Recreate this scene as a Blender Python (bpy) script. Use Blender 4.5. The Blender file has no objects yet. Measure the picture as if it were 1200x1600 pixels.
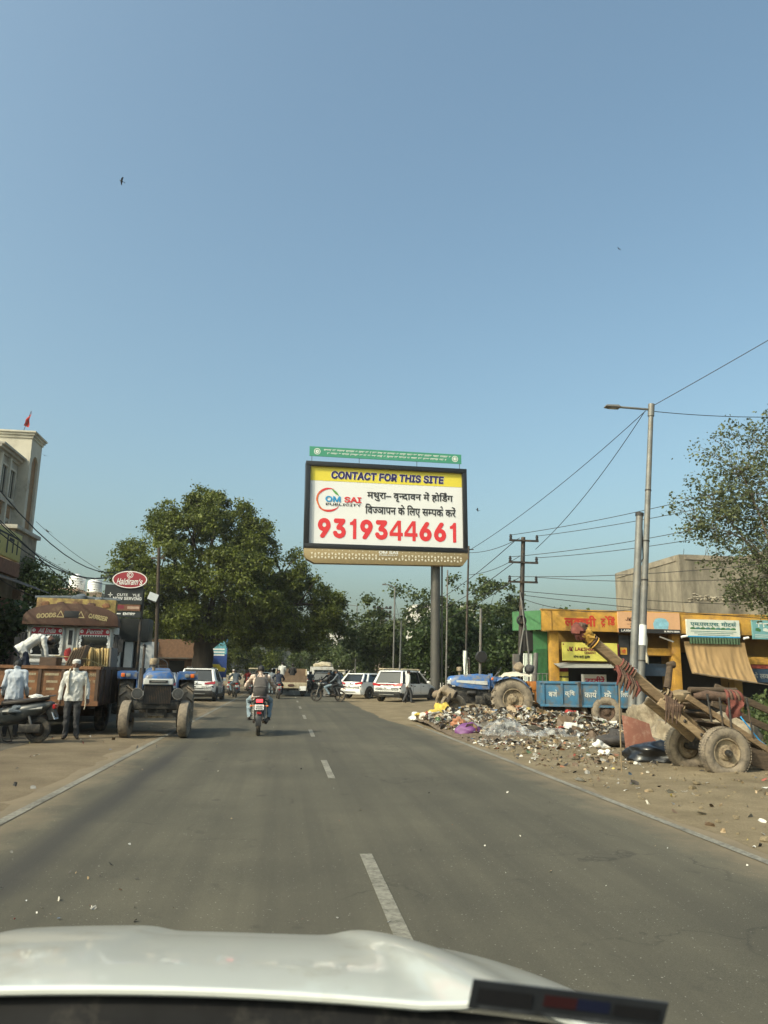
import bpy, bmesh, math, random, os
import numpy as np
from mathutils import Vector, Matrix, noise
S = bpy.context.scene
C = S.collection
random.seed(7); RN = np.random.RandomState(7)
PI = math.pi
R_ = math.radians
# ------------------------------------------------------------------ camera
CAM_H = 1.45
HAZE = 0.0004
cam = bpy.data.cameras.new('camera'); camo = bpy.data.objects.new('camera', cam); C.objects.link(camo)
cam.sensor_fit = 'VERTICAL'; cam.sensor_height = 36.0; cam.lens = 36.0 * 1202 / 1600
cam.clip_start = 0.05; cam.clip_end = 4000
fw = Vector((0.11900113, 0.97101936, 0.20726825)); rt = Vector((0.99198276, -0.12521464, 0.01707341)); up = Vector((-0.04253163, -0.20357478, 0.97813515))
camo.matrix_world = Matrix(((rt.x, up.x, -fw.x, 0), (rt.y, up.y, -fw.y, 0), (rt.z, up.z, -fw.z, CAM_H), (0, 0, 0, 1)))
cam.dof.use_dof = True; cam.dof.focus_distance = 19.0; cam.dof.aperture_fstop = 6.5
S.camera = camo
# ------------------------------------------------------------------ sky, sun, exposure
SUN_EL = R_(41); SUN_AZ = math.atan2(-0.83, -0.56)       # direction towards the sun, from +Y clockwise
sd = Vector((math.sin(SUN_AZ) * math.cos(SUN_EL), math.cos(SUN_AZ) * math.cos(SUN_EL), math.sin(SUN_EL)))
W = bpy.data.worlds.new('World'); S.world = W; W.use_nodes = True
wn = W.node_tree.nodes; wl = W.node_tree.links
sky = wn.new('ShaderNodeTexSky'); sky.sky_type = 'NISHITA'; sky.sun_disc = False
sky.sun_elevation = SUN_EL; sky.sun_rotation = SUN_AZ; sky.air_density = 1.2; sky.dust_density = 7.0; sky.ozone_density = 2.0; sky.altitude = 170
tint = wn.new('ShaderNodeMixRGB'); tint.blend_type = 'MULTIPLY'; tint.inputs[0].default_value = 1; tint.inputs[2].default_value = (1.01, 1.13, 1.0, 1)   # dusty haze tone over the whole sky
wl.new(sky.outputs[0], tint.inputs[1]); wl.new(tint.outputs[0], wn['Background'].inputs[0]); wn['Background'].inputs[1].default_value = 0.15
sun = bpy.data.lights.new('sun', 'SUN'); sun.energy = 2.45; sun.angle = R_(0.6); sun.color = (1.0, 0.90, 0.70)
suno = bpy.data.objects.new('sun', sun); C.objects.link(suno); suno.rotation_euler = (-sd).to_track_quat('-Z', 'Y').to_euler()
S.view_settings.view_transform = 'Standard'; S.view_settings.look = 'None'; S.view_settings.exposure = 0.5; S.view_settings.gamma = 1
S.view_settings.use_curve_mapping = False
S.render.engine = 'CYCLES'; S.cycles.use_denoising = True; S.cycles.max_bounces = 6; S.cycles.diffuse_bounces = 3; S.cycles.glossy_bounces = 3
S.cycles.transmission_bounces = 4; S.cycles.transparent_max_bounces = 6; S.cycles.caustics_reflective = False; S.cycles.caustics_refractive = False
S.render.film_transparent = False

# ------------------------------------------------------------------ materials
MATS = {}
def mat(name, col, rough=0.7, metal=0.0, var=0.18, scale=6.0, bump=0.0, bscale=60.0, dirt=None, coat=0.0, emit=None, trans=0.0, stretch=None, spec=0.5):
    """procedural material: noise-varied base colour, optional dirt patches (colour, amount, scale) and fine bump"""
    if name in MATS: return MATS[name]
    m = bpy.data.materials.new(name); m.use_nodes = True; MATS[name] = m
    nt = m.node_tree; N = nt.nodes; L = nt.links; P = N['Principled BSDF']
    P.inputs['Roughness'].default_value = rough; P.inputs['Metallic'].default_value = metal
    P.inputs['Specular IOR Level'].default_value = spec
    if coat: P.inputs['Coat Weight'].default_value = coat; P.inputs['Coat Roughness'].default_value = 0.06
    if trans: P.inputs['Transmission Weight'].default_value = trans
    tc = N.new('ShaderNodeTexCoord'); src = tc.outputs['Object']
    if stretch:
        mp = N.new('ShaderNodeMapping'); mp.inputs['Scale'].default_value = stretch; L.new(src, mp.inputs[0]); src = mp.outputs[0]
    no = N.new('ShaderNodeTexNoise'); no.inputs['Scale'].default_value = scale; no.inputs['Detail'].default_value = 6; no.inputs['Roughness'].default_value = 0.62
    L.new(src, no.inputs['Vector'])
    rp = N.new('ShaderNodeValToRGB'); L.new(no.outputs['Fac'], rp.inputs[0])
    c = Vector(col[:3]); a = c * (1 - var * 1.3); b = c * (1 + var)
    rp.color_ramp.elements[0].position = 0.3; rp.color_ramp.elements[1].position = 0.72
    rp.color_ramp.elements[0].color = (*a, 1); rp.color_ramp.elements[1].color = (*[min(x, .95) for x in b], 1)
    out = rp.outputs[0]
    if dirt:
        dc, amt, ds = dirt
        n2 = N.new('ShaderNodeTexNoise'); n2.inputs['Scale'].default_value = ds; n2.inputs['Detail'].default_value = 8; n2.inputs['Roughness'].default_value = 0.7
        L.new(src, n2.inputs['Vector'])
        r2 = N.new('ShaderNodeValToRGB'); L.new(n2.outputs['Fac'], r2.inputs[0])
        r2.color_ramp.elements[0].position = max(0.0, 0.62 - amt * .3); r2.color_ramp.elements[1].position = min(1, 0.78 - amt * .2)
        mx = N.new('ShaderNodeMixRGB'); L.new(r2.outputs[0], mx.inputs[0]); L.new(out, mx.inputs[1]); mx.inputs[2].default_value = (*dc, 1)
        out = mx.outputs[0]
    L.new(out, P.inputs['Base Color'])
    if emit: P.inputs['Emission Color'].default_value = (*emit[0], 1); P.inputs['Emission Strength'].default_value = emit[1]
    if bump:
        n3 = N.new('ShaderNodeTexNoise'); n3.inputs['Scale'].default_value = bscale; n3.inputs['Detail'].default_value = 5; L.new(src, n3.inputs['Vector'])
        bp = N.new('ShaderNodeBump'); bp.inputs['Strength'].default_value = bump; bp.inputs['Distance'].default_value = 0.02
        L.new(n3.outputs['Fac'], bp.inputs['Height']); L.new(bp.outputs[0], P.inputs['Normal'])
    return m
def leafmat(name, c1, c2, tl=0.35):
    m = bpy.data.materials.new(name); m.use_nodes = True; nt = m.node_tree; N = nt.nodes; L = nt.links; P = N['Principled BSDF']
    P.inputs['Roughness'].default_value = 0.5; P.inputs['Specular IOR Level'].default_value = 0.3
    ge = N.new('ShaderNodeNewGeometry'); tc = N.new('ShaderNodeTexCoord'); no = N.new('ShaderNodeTexNoise'); no.inputs['Scale'].default_value = 0.9
    L.new(tc.outputs['Object'], no.inputs['Vector'])
    ad = N.new('ShaderNodeMath'); ad.operation = 'MULTIPLY_ADD'; ad.inputs[1].default_value = 0.55; L.new(ge.outputs['Random Per Island'], ad.inputs[0])
    mu = N.new('ShaderNodeMath'); mu.operation = 'MULTIPLY_ADD'; mu.inputs[1].default_value = 1.3; mu.inputs[2].default_value = -0.4; L.new(no.outputs['Fac'], mu.inputs[0]); L.new(mu.outputs[0], ad.inputs[2])
    rp = N.new('ShaderNodeValToRGB'); rp.color_ramp.elements[0].color = (*c1, 1); rp.color_ramp.elements[1].color = (*c2, 1); L.new(ad.outputs[0], rp.inputs[0])
    L.new(rp.outputs[0], P.inputs['Base Color'])
    tr = N.new('ShaderNodeBsdfTranslucent'); L.new(rp.outputs[0], tr.inputs[0])
    ms = N.new('ShaderNodeMixShader'); ms.inputs[0].default_value = tl; L.new(P.outputs[0], ms.inputs[1]); L.new(tr.outputs[0], ms.inputs[2])
    L.new(ms.outputs[0], N['Material Output'].inputs[0]); MATS[name] = m
    return m
DUST = (0.30, 0.25, 0.18)
mat('black_rubber', (0.030, 0.028, 0.026), 0.85, var=.2, dirt=((0.16, 0.13, 0.095), .55, 5), bump=.2)
mat('dusty_rubber', (0.12, 0.10, 0.08), 0.92, var=.25, dirt=((0.25, 0.205, 0.15), .9, 6), bump=.35, bscale=30)
mat('black_plastic', (0.022, 0.022, 0.023), 0.45, var=.2, dirt=((0.10, 0.09, 0.07), .2, 4))
mat('black_paint', (0.018, 0.018, 0.02), 0.3, var=.15, coat=.5, dirt=((0.10, 0.09, 0.07), .15, 3))
mat('dark_iron', (0.045, 0.042, 0.04), 0.6, metal=.4, var=.3, dirt=((0.12, 0.08, 0.05), .5, 5), bump=.2)
mat('chrome', (0.6, 0.6, 0.6), 0.22, metal=1, var=.05)
mat('galvanised', (0.19, 0.19, 0.182), 0.55, metal=.35, var=.22, dirt=((0.20, 0.17, 0.13), .35, 2), scale=3)
mat('grey_iron', (0.17, 0.165, 0.155), 0.6, metal=.3, var=.25, dirt=((0.15, 0.10, 0.07), .4, 3))
mat('rim_dust', (0.30, 0.24, 0.16), 0.85, var=.25, dirt=((0.11, 0.075, 0.045), .6, 9), bump=.3)
mat('white_paint', (0.80, 0.80, 0.78), 0.22, var=.025, coat=1.0, scale=2, dirt=((0.55, 0.50, 0.42), .10, 2.5))
mat('hood_paint', (0.60, 0.61, 0.57), 0.3, var=.03, coat=.8, scale=3, dirt=((0.48, 0.46, 0.39), .3, 9), stretch=(1, .5, 1))
mat('silver_paint', (0.42, 0.43, 0.44), 0.3, metal=.4, var=.04, coat=.8)
mat('blue_paint', (0.028, 0.115, 0.33), 0.5, var=.22, coat=.12, dirt=((0.17, 0.155, 0.13), .6, 5))
mat('glass_dark', (0.012, 0.014, 0.015), 0.06, var=.1, spec=.8)
mat('red_lamp', (0.35, 0.012, 0.015), 0.2, var=.1, coat=.6)
mat('amber_lamp', (0.75, 0.16, 0.02), 0.25, var=.1, coat=.6)
mat('clear_lamp', (0.24, 0.24, 0.23), 0.12, var=.1, coat=.8)
mat('plate_white', (0.75, 0.75, 0.72), 0.5, var=.05)
mat('ink_black', (0.02, 0.02, 0.022), 0.7, var=.05)
mat('skin', (0.13, 0.068, 0.042), 0.55, var=.12, scale=12)
mat('hair_black', (0.010, 0.009, 0.009), 0.55, var=.3, bump=.5, bscale=120)
mat('hair_white', (0.55, 0.53, 0.50), 0.8, var=.2, bump=.4, bscale=90)
mat('shirt_white', (0.55, 0.55, 0.52), 0.85, var=.10, scale=5, bump=.6, bscale=9)
mat('shirt_blue_white', (0.47, 0.51, 0.56), 0.85, var=.10, scale=5, bump=.6, bscale=9)
mat('shirt_cream', (0.52, 0.47, 0.37), 0.85, var=.10, scale=5, bump=.6, bscale=9)
mat('cloth_navy', (0.016, 0.022, 0.042), 0.9, var=.25, bump=.5, bscale=10)
mat('cloth_black', (0.018, 0.018, 0.02), 0.9, var=.25, bump=.5, bscale=10)
mat('cloth_grey', (0.055, 0.055, 0.058), 0.9, var=.25, bump=.5, bscale=10)
mat('cloth_slate', (0.10, 0.12, 0.14), 0.9, var=.2, bump=.5, bscale=10)
mat('denim', (0.20, 0.26, 0.30), 0.9, var=.2, bump=.5, bscale=10)
mat('cloth_brown', (0.24, 0.19, 0.135), 0.95, var=.2, bump=.6, bscale=8)
mat('cloth_red', (0.30, 0.03, 0.03), 0.9, var=.2, bump=.5, bscale=10)
mat('leather', (0.03, 0.022, 0.017), 0.6, var=.2)

# ------------------------------------------------------------------ mesh builder
class MB:
    def __init__(s): s.v = []; s.f = []; s.m = []; s.k = 0
    def add(s, vs, fs):
        o = len(s.v); s.v += [tuple(p) for p in vs]
        for f in fs: s.f.append([i + o for i in f]); s.m.append(s.k)
        return s
    def mi(s, k): s.k = k; return s
    def box(s, c, d, rot=None):
        x, y, z = [q / 2 for q in d]; c = Vector(c)
        vs = [Vector((i * x, j * y, k * z)) for k in (-1, 1) for j in (-1, 1) for i in (-1, 1)]
        if rot is not None:
            M = rot if isinstance(rot, Matrix) else (Matrix.Rotation(rot[2], 3, 'Z') @ Matrix.Rotation(rot[1], 3, 'Y') @ Matrix.Rotation(rot[0], 3, 'X'))
            vs = [M @ p for p in vs]
        return s.add([p + c for p in vs], [(0, 2, 3, 1), (4, 5, 7, 6), (0, 1, 5, 4), (2, 6, 7, 3), (0, 4, 6, 2), (1, 3, 7, 5)])
    def bb(s, x0, x1, y0, y1, z0, z1): return s.box(((x0 + x1) / 2, (y0 + y1) / 2, (z0 + z1) / 2), (x1 - x0, y1 - y0, z1 - z0))
    def tube(s, pts, r, n=8, caps=True, flat=None):
        pts = [Vector(p) for p in pts]; k = len(pts); rr = r if isinstance(r, (list, tuple)) else [r] * k
        vs = []; fs = []; prev = None
        for i, p in enumerate(pts):
            t = (pts[min(i + 1, k - 1)] - pts[max(i - 1, 0)])
            if t.length < 1e-9: t = Vector((0, 0, 1))
            t.normalize()
            a = prev if prev is not None else (Vector((0, 0, 1)) if abs(t.z) < .9 else Vector((1, 0, 0)))
            a = (a - t * a.dot(t)); a.normalize(); b = t.cross(a); prev = a
            for j in range(n):
                an = 2 * PI * (j + .5) / n; vs.append(p + (a * math.cos(an) * (flat or 1) + b * math.sin(an)) * rr[i])
        for i in range(k - 1):
            for j in range(n):
                q = (j + 1) % n; fs.append((i * n + j, i * n + q, (i + 1) * n + q, (i + 1) * n + j))
        if caps: fs.append(tuple(range(n - 1, -1, -1))); fs.append(tuple((k - 1) * n + j for j in range(n)))
        return s.add(vs, fs)
    def cyl(s, p0, p1, r0, r1=None, n=12): return s.tube([p0, p1], [r0, r0 if r1 is None else r1], n)
    def lathe(s, prof, c=(0, 0, 0), axis='Z', n=24, closed=False):
        c = Vector(c); vs = []; fs = []; k = len(prof)
        ax = axis if not isinstance(axis, str) else {'X': Vector((1, 0, 0)), 'Y': Vector((0, 1, 0)), 'Z': Vector((0, 0, 1))}[axis]
        ax = Vector(ax).normalized(); a = (Vector((0, 0, 1)) if abs(ax.z) < .9 else Vector((1, 0, 0))); a = (a - ax * a.dot(ax)).normalized(); b = ax.cross(a)
        for (r, h) in prof:
            for j in range(n):
                an = 2 * PI * j / n; vs.append(c + ax * h + (a * math.cos(an) + b * math.sin(an)) * r)
        for i in range(k if closed else k - 1):
            for j in range(n):
                q = (j + 1) % n; i2 = (i + 1) % k; fs.append((i * n + j, i * n + q, i2 * n + q, i2 * n + j))
        return s.add(vs, fs)
    def prism(s, poly, a, b, plane='yz'):
        """polygon in a plane, extruded from a to b along the third axis"""
        mk = {'yz': lambda u, v, w: (w, u, v), 'xz': lambda u, v, w: (u, w, v), 'xy': lambda u, v, w: (u, v, w)}[plane]
        n = len(poly); vs = [mk(u, v, a) for u, v in poly] + [mk(u, v, b) for u, v in poly]
        fs = [tuple(range(n)), tuple(range(2 * n - 1, n - 1, -1))] + [(i, i + n, (i + 1) % n + n, (i + 1) % n) for i in range(n)]
        return s.add(vs, fs)
    def loft(s, rings, caps=True, closed=True):
        n = len(rings[0]); vs = [p for r in rings for p in r]; fs = []
        for i in range(len(rings) - 1):
            for j in range(n if closed else n - 1):
                q = (j + 1) % n; fs.append((i * n + j, i * n + q, (i + 1) * n + q, (i + 1) * n + j))
        if caps: fs.append(tuple(range(n - 1, -1, -1))); fs.append(tuple((len(rings) - 1) * n + j for j in range(n)))
        return s.add(vs, fs)
    def grid(s, fn, nu, nv):
        vs = [fn(i / nu, j / nv) for i in range(nu + 1) for j in range(nv + 1)]
        return s.add(vs, [(i * (nv + 1) + j, (i + 1) * (nv + 1) + j, (i + 1) * (nv + 1) + j + 1, i * (nv + 1) + j + 1) for i in range(nu) for j in range(nv)])
    def ell(s, c, r, n=12, k=8, rot=None, jit=0, seed=0):
        c = Vector(c); vs = []; fs = []
        rr = r if isinstance(r, (tuple, list, Vector)) else (r, r, r)
        for i in range(k + 1):
            th = PI * i / k
            for j in range(n):
                ph = 2 * PI * j / n; d = Vector((math.sin(th) * math.cos(ph), math.sin(th) * math.sin(ph), math.cos(th)))
                q = 1.0
                if jit: q = 1 + jit * noise.noise(d * 1.7 + Vector((seed * 3.1, seed * 1.7, 0))) + jit * .5 * noise.noise(d * 4.1 + Vector((seed, 0, seed)))
                p = Vector((d.x * rr[0] * q, d.y * rr[1] * q, d.z * rr[2] * q))
                if rot is not None: p = rot @ p
                vs.append(c + p)
        for i in range(k):
            for j in range(n):
                q = (j + 1) % n; fs.append((i * n + j, (i + 1) * n + j, (i + 1) * n + q, i * n + q))
        return s.add(vs, fs)
    def mesh(s, name, mats, smooth=40, bevel=0, weld=False):
        me = bpy.data.meshes.new(name); me.from_pydata(s.v, [], s.f)
        for m in (mats if isinstance(mats, (list, tuple)) else [mats]): me.materials.append(MATS[m] if isinstance(m, str) else m)
        if any(s.m): me.polygons.foreach_set('material_index', s.m)
        bm = bmesh.new(); bm.from_mesh(me)
        if weld: bmesh.ops.remove_doubles(bm, verts=bm.verts, dist=1e-5)
        bmesh.ops.recalc_face_normals(bm, faces=bm.faces)
        if bevel:
            es = [e for e in bm.edges if len(e.link_faces) == 2 and e.calc_face_angle(0) > R_(35)]
            bmesh.ops.bevel(bm, geom=es, offset=bevel, segments=2, profile=.6, affect='EDGES', clamp_overlap=True)
        bm.to_mesh(me); bm.free()
        if smooth: me.shade_smooth(); me.set_sharp_from_angle(angle=R_(smooth))
        return me
    def build(s, name, mats, parent=None, smooth=40, bevel=0, weld=False):
        return link(name, s.mesh(name, mats, smooth, bevel, weld), parent)
def link(name, me, parent=None):
    o = bpy.data.objects.new(name, me); C.objects.link(o)
    if parent is not None: o.parent = parent
    return o
def tag(o, label=None, cat=None, group=None, kind=None):
    if label: o['label'] = label
    if cat: o['category'] = cat
    if group: o['group'] = group
    if kind: o['kind'] = kind
    return o
def thing(name, label, cat, loc=(0, 0, 0), rotz=0, group=None, kind=None):
    o = bpy.data.objects.new(name, None); C.objects.link(o); o.empty_display_size = .2
    o.location = loc; o.rotation_euler = (0, 0, rotz)
    return tag(o, label, cat, group, kind)
def kids(o): return [c for c in bpy.data.objects if c.parent == o]
def dup(root, loc, rotz, label=None, group=None, swap=None, scale=None):
    swap = swap or {}
    def cp(o, par):
        c = o.copy(); C.objects.link(c); c.parent = par
        if o.data and swap and any(m and m.name in swap for m in o.data.materials):
            c.data = o.data.copy()
            for i, m in enumerate(c.data.materials):
                if m and m.name in swap: c.data.materials[i] = MATS[swap[m.name]]
        for k in kids(o): cp(k, c)
        return c
    r = cp(root, None); r.location = loc; r.rotation_euler = (0, 0, rotz)
    if scale: r.scale = (scale,) * 3
    if label: r['label'] = label
    if group: r['group'] = group
    return r
def struct(o, **k): return tag(o, kind='structure', **k)

# ------------------------------------------------------------------ lettering
FONT = None
try: FONT = bpy.data.fonts.load(os.path.join(bpy.utils.resource_path('LOCAL'), 'datafiles', 'fonts', 'Inter.woff2'))
except Exception: FONT = None
_tc = {}
def glyphs(s, bold=0.0, shear=0.0, inter=True):
    k = (s, bold, shear, inter)
    if k in _tc: return _tc[k]
    cu = bpy.data.curves.new('t', 'FONT'); cu.body = s; cu.size = 1; cu.offset = bold; cu.shear = shear; cu.resolution_u = 3
    if inter and FONT: cu.font = FONT
    ob = bpy.data.objects.new('t', cu); me = ob.to_mesh()
    vs = [(v.co.x, v.co.y) for v in me.vertices]; fs = [list(p.vertices) for p in me.polygons]
    ob.to_mesh_clear(); bpy.data.objects.remove(ob); bpy.data.curves.remove(cu)
    _tc[k] = (vs, fs); return vs, fs
def crop(vs, fs, xmax):
    bm = bmesh.new(); bv = [bm.verts.new((x, y, 0)) for x, y in vs]
    for f in fs:
        try: bm.faces.new([bv[i] for i in f])
        except ValueError: pass
    bmesh.ops.bisect_plane(bm, geom=bm.verts[:] + bm.edges[:] + bm.faces[:], plane_co=(xmax, 0, 0), plane_no=(1, 0, 0), clear_outer=True)
    bm.verts.index_update(); out = ([(v.co.x, v.co.y) for v in bm.verts], [[v.index for v in f.verts] for f in bm.faces]); bm.free(); return out
def arc2(cx, cy, r, a0, a1, w, n=10):
    vs = []; fs = []
    for i in range(n + 1):
        a = R_(a0 + (a1 - a0) * i / n); vs += [(cx + (r - w / 2) * math.cos(a), cy + (r - w / 2) * math.sin(a)), (cx + (r + w / 2) * math.cos(a), cy + (r + w / 2) * math.sin(a))]
    for i in range(n): fs.append([2 * i, 2 * i + 1, 2 * i + 3, 2 * i + 2])
    return vs, fs
def deva(s, bold=0.02):
    """Devanagari laid out by hand: '|' separates clusters, '~' half form, '^' reph above, '_' ra stroke below (ि is typed before its consonant)"""
    V = []; F = []; x = 0.0
    def put(vs, fs, dx):
        o = len(V); V.extend((a + dx, b) for a, b in vs); F.extend([i + o for i in f] for f in fs)
    for t in s.split('|'):
        op = ''
        while t and t[0] in '~^_': op += t[0]; t = t[1:]
        if not t.strip(): x += .30; continue
        vs, fs = glyphs(t, 0, 0, False)
        if '~' in op:
            x0 = min(a for a, b in vs); x1 = max(a for a, b in vs); vs, fs = crop(vs, fs, x1 - .30 * (x1 - x0))
        x0 = min(a for a, b in vs); x1 = max(a for a, b in vs)
        put(vs, fs, x - x0)
        if '^' in op: put(*arc2(x + (x1 - x0) * .74, .80, .10, -60, 150, .055), 0)
        if '_' in op:
            cx = x + (x1 - x0) * .45; w = .05
            put([(cx, -.02), (cx + w, -.02), (cx - .13 + w, -.20), (cx - .13, -.20)], [[0, 1, 2, 3]], 0); put([(cx, -.02), (cx + w, -.02), (cx + .15 + w, -.20), (cx + .15, -.20)], [[0, 1, 2, 3]], 0)
        x += x1 - x0 - .015
    return V, F
def lettering(parent, s, c, right, upv, w, h, m='ink_black', bold=0.0, shear=0.0, dv=False, depth=.004, name='lettering', keep=False):
    """flat printed text fitted into a w x h box centred at c, spanned by right and up"""
    vs, fs = deva(s) if dv else glyphs(s, 0, shear)
    if not vs: return None
    xs = [p[0] for p in vs]; ys = [p[1] for p in vs]
    cx = (min(xs) + max(xs)) / 2; cy = (min(ys) + max(ys)) / 2; sx = w / max(1e-6, max(xs) - min(xs)); sy = h / max(1e-6, max(ys) - min(ys))
    if keep: sx = sy = min(sx, sy)
    c = Vector(c); right = Vector(right).normalized(); upv = Vector(upv).normalized(); nn = right.cross(upv)
    b = MB(); st_ = .0004 if w < 2 else .001
    sx *= 1 - 2 * bold * sx / w; sy *= 1 - 2 * bold * sy / h
    offs = [(0, 0)] + ([(bold * math.cos(PI / 4 * i), bold * math.sin(PI / 4 * i)) for i in range(8)] if bold else [])   # heavier weight: shifted copies laid over each other
    for i, (ox, oy) in enumerate(offs): b.add([c + nn * (depth + st_ * i) + right * ((x - cx + ox) * sx) + upv * ((y - cy + oy) * sy) for x, y in vs], fs)
    return b.build(name, m, parent, smooth=0)
def flat(parent, pts2, c, right, upv, m, depth=.003, name='print', fs=None):
    c = Vector(c); right = Vector(right).normalized(); upv = Vector(upv).normalized(); nn = right.cross(upv)
    b = MB(); b.add([c + nn * depth + right * x + upv * y for x, y in pts2], fs or [list(range(len(pts2)))])
    return b.build(name, m, parent, smooth=0)
def rect(parent, c, right, upv, w, h, m, depth=.003, name='print'):
    return flat(parent, [(-w / 2, -h / 2), (w / 2, -h / 2), (w / 2, h / 2), (-w / 2, h / 2)], c, right, upv, m, depth, name)
X3 = Vector((1, 0, 0)); Z3 = Vector((0, 0, 1)); Y3 = Vector((0, 1, 0))

# ------------------------------------------------------------------ people: overlapping tapered limbs fused into one surface
STAND = dict(pelvis=(0, 0, .92), chest=(0, .01, 1.27), neck=(0, .0, 1.44), head=(0, .025, 1.57),
    shL=(-.170, 0, 1.375), shR=(.170, 0, 1.375), elL=(-.225, -.03, 1.10), elR=(.225, -.03, 1.10), wrL=(-.235, .05, .85), wrR=(.235, .05, .85),
    hipL=(-.09, 0, .90), hipR=(.09, 0, .90), knL=(-.10, .02, .50), knR=(.10, .02, .50), anL=(-.10, -.03, .09), anR=(.10, -.03, .09), toL=(-.12, .15, .035), toR=(.12, .15, .035))
def person(name, label, loc, rotz, J, shirt='shirt_white', pants='cloth_grey', hair='hair_black', shoe='leather', sleeves=True, vox=.014, group=None, scale=1.0, bulk=1.0, untucked=True, barefoot=False, shawl=None, hairstyle='short'):
    J = {k: Vector(v) for k, v in {**STAND, **J}.items()}
    P = []
    def cap(a, b, r0, r1, t): P.append((Vector(a), Vector(b), r0, r1, t))
    b = MB()
    lat = (J['shR'] - J['shL']).normalized()
    def ring(c, d, hw, hd, n=14):
        d = d.normalized(); l = (lat - d * lat.dot(d)).normalized(); q = d.cross(l)
        return [c + l * hw * math.cos(2 * PI * i / n) + q * hd * math.sin(2 * PI * i / n) for i in range(n)]
    pv, ch, nk = J['pelvis'], J['chest'], J['neck']; d1 = ch - pv; d2 = nk - ch
    mid = (pv + ch) / 2
    k = bulk
    b.loft(([ring(pv - d1.normalized() * .125, d1, .166 * k, .116 * k), ring(pv - d1.normalized() * .07, d1, .170 * k, .124 * k)] if untucked else [ring(pv - d1.normalized() * .10, d1, .11 * k, .085 * k), ring(pv - d1.normalized() * .05, d1, .160 * k, .115 * k)]) + [ ring(pv + d1 * .08, d1, .168 * k, .122 * k), ring(mid, d1, .155 * k, .115 * k), ring(ch, d1 + d2, .178 * k, .125 * k), ring(ch + d2 * .45, d2, .175, .105), ring(ch + d2 * .75, d2, .125, .08), ring(nk, d2, .06, .055)])
    cap(pv - d1.normalized() * (.115 if untucked else .06), ch + d2 * .6, .23 if untucked else .16, .16, 'shirt')
    for s_ in 'LR':
        h, kn, an, to = J['hip' + s_], J['kn' + s_], J['an' + s_], J['to' + s_]
        cap(h, kn, .092 * k, .066, 'pants'); cap(kn, an, .064, .052, 'pants'); cap(an + Vector((0, -.02, -.035)), to, .042, .034, 'shoe')
        sh, el, wr = J['sh' + s_], J['el' + s_], J['wr' + s_]
        cap(sh, el, .062, .052, 'shirt'); cap(el, wr, .050 if sleeves else .042, .038 if sleeves else .028, 'shirt' if sleeves else 'skin')
        cap(nk - d2.normalized() * .05, sh, .056, .064, 'shirt')
        hd = (wr - el).normalized(); side = hd.cross(Vector((0, 1, 0))); side = side.normalized() if side.length > .1 else lat
        across = hd.cross(side).normalized()
        kn2 = wr + hd * .085; cap(wr, kn2, .030, .036, 'skin')
        for i, ln in enumerate((.062, .075, .07, .055)):
            o = across * (-.030 + .020 * i); m1 = kn2 + o + hd * ln * .5; cap(kn2 + o * .9, m1, .0105, .0095, 'skin'); cap(m1, m1 + hd * ln * .42 + side * .02, .0095, .008, 'skin')
        cap(wr + hd * .03 - across * .025, wr + hd * .085 - across * .055 + side * .01, .012, .010, 'skin')
    cap(nk - d2.normalized() * .02, J['head'] - Vector((0, 0, .03)), .055, .055, 'skin')
    for (p0, p1, r0, r1, t) in P:
        if t == 'shirt' and r0 >= .16: continue
        dd = (p1 - p0); L_ = dd.length; dn = dd.normalized()
        prof = [(r0 * math.sin(a), -r0 * math.cos(a)) for a in (0.05, .5, 1.0, PI / 2)] + [(r1 * math.sin(a), L_ - r1 * math.cos(a)) for a in (PI / 2, 2.1, 2.6, 3.09)]
        bb = MB(); bb.lathe(prof, p0, dn, n=10); n0 = 10; kk = len(prof)
        bb.f.append(list(range(n0 - 1, -1, -1))); bb.m.append(0); bb.f.append([(kk - 1) * n0 + j for j in range(n0)]); bb.m.append(0)
        b.add(bb.v, bb.f)
    hc = J['head']; hdir = (hc - nk).normalized(); fwd = (lat.cross(Vector((0, 0, 1)))) * -1
    fwd = Vector((0, 0, 1)).cross(lat); fwd = (fwd - hdir * fwd.dot(hdir)).normalized()
    HM = Matrix((lat, fwd, hdir)).transposed()
    b.ell(hc, (.076, .094, .112), 16, 10, HM); b.ell(hc + HM @ Vector((0, .035, -.06)), (.055, .06, .055), 12, 8, HM)
    b.ell(hc + HM @ Vector((0, .098, -.015)), (.013, .018, .026), 8, 6, HM)
    for q in (-1, 1): b.ell(hc + HM @ Vector((q * .078, -.005, -.01)), (.012, .022, .034), 8, 6, HM)
    P.append((hc, hc + hdir * .01, .1, .1, 'skin'))
    me = b.mesh('tmp', 'skin', smooth=0); ob = bpy.data.objects.new('tmp', me); C.objects.link(ob)
    md = ob.modifiers.new('r', 'REMESH'); md.mode = 'VOXEL'; md.voxel_size = vox
    sm = ob.modifiers.new('s', 'SMOOTH'); sm.factor = .5; sm.iterations = 3
    dg = bpy.context.evaluated_depsgraph_get(); nm = bpy.data.meshes.new_from_object(ob.evaluated_get(dg)); bpy.data.objects.remove(ob); bpy.data.meshes.remove(me)
    nm.materials.clear()
    order = ['skin', 'shirt', 'pants', 'shoe']; mm = dict(skin='skin', shirt=shirt, pants=pants, shoe='skin' if barefoot else shoe)
    for q in order: nm.materials.append(MATS[mm[q]])
    n = len(nm.polygons); cen = np.empty(n * 3); nm.polygons.foreach_get('center', cen); cen = cen.reshape(-1, 3)
    best = np.full(n, 1e9); idx = np.zeros(n, int)
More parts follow.
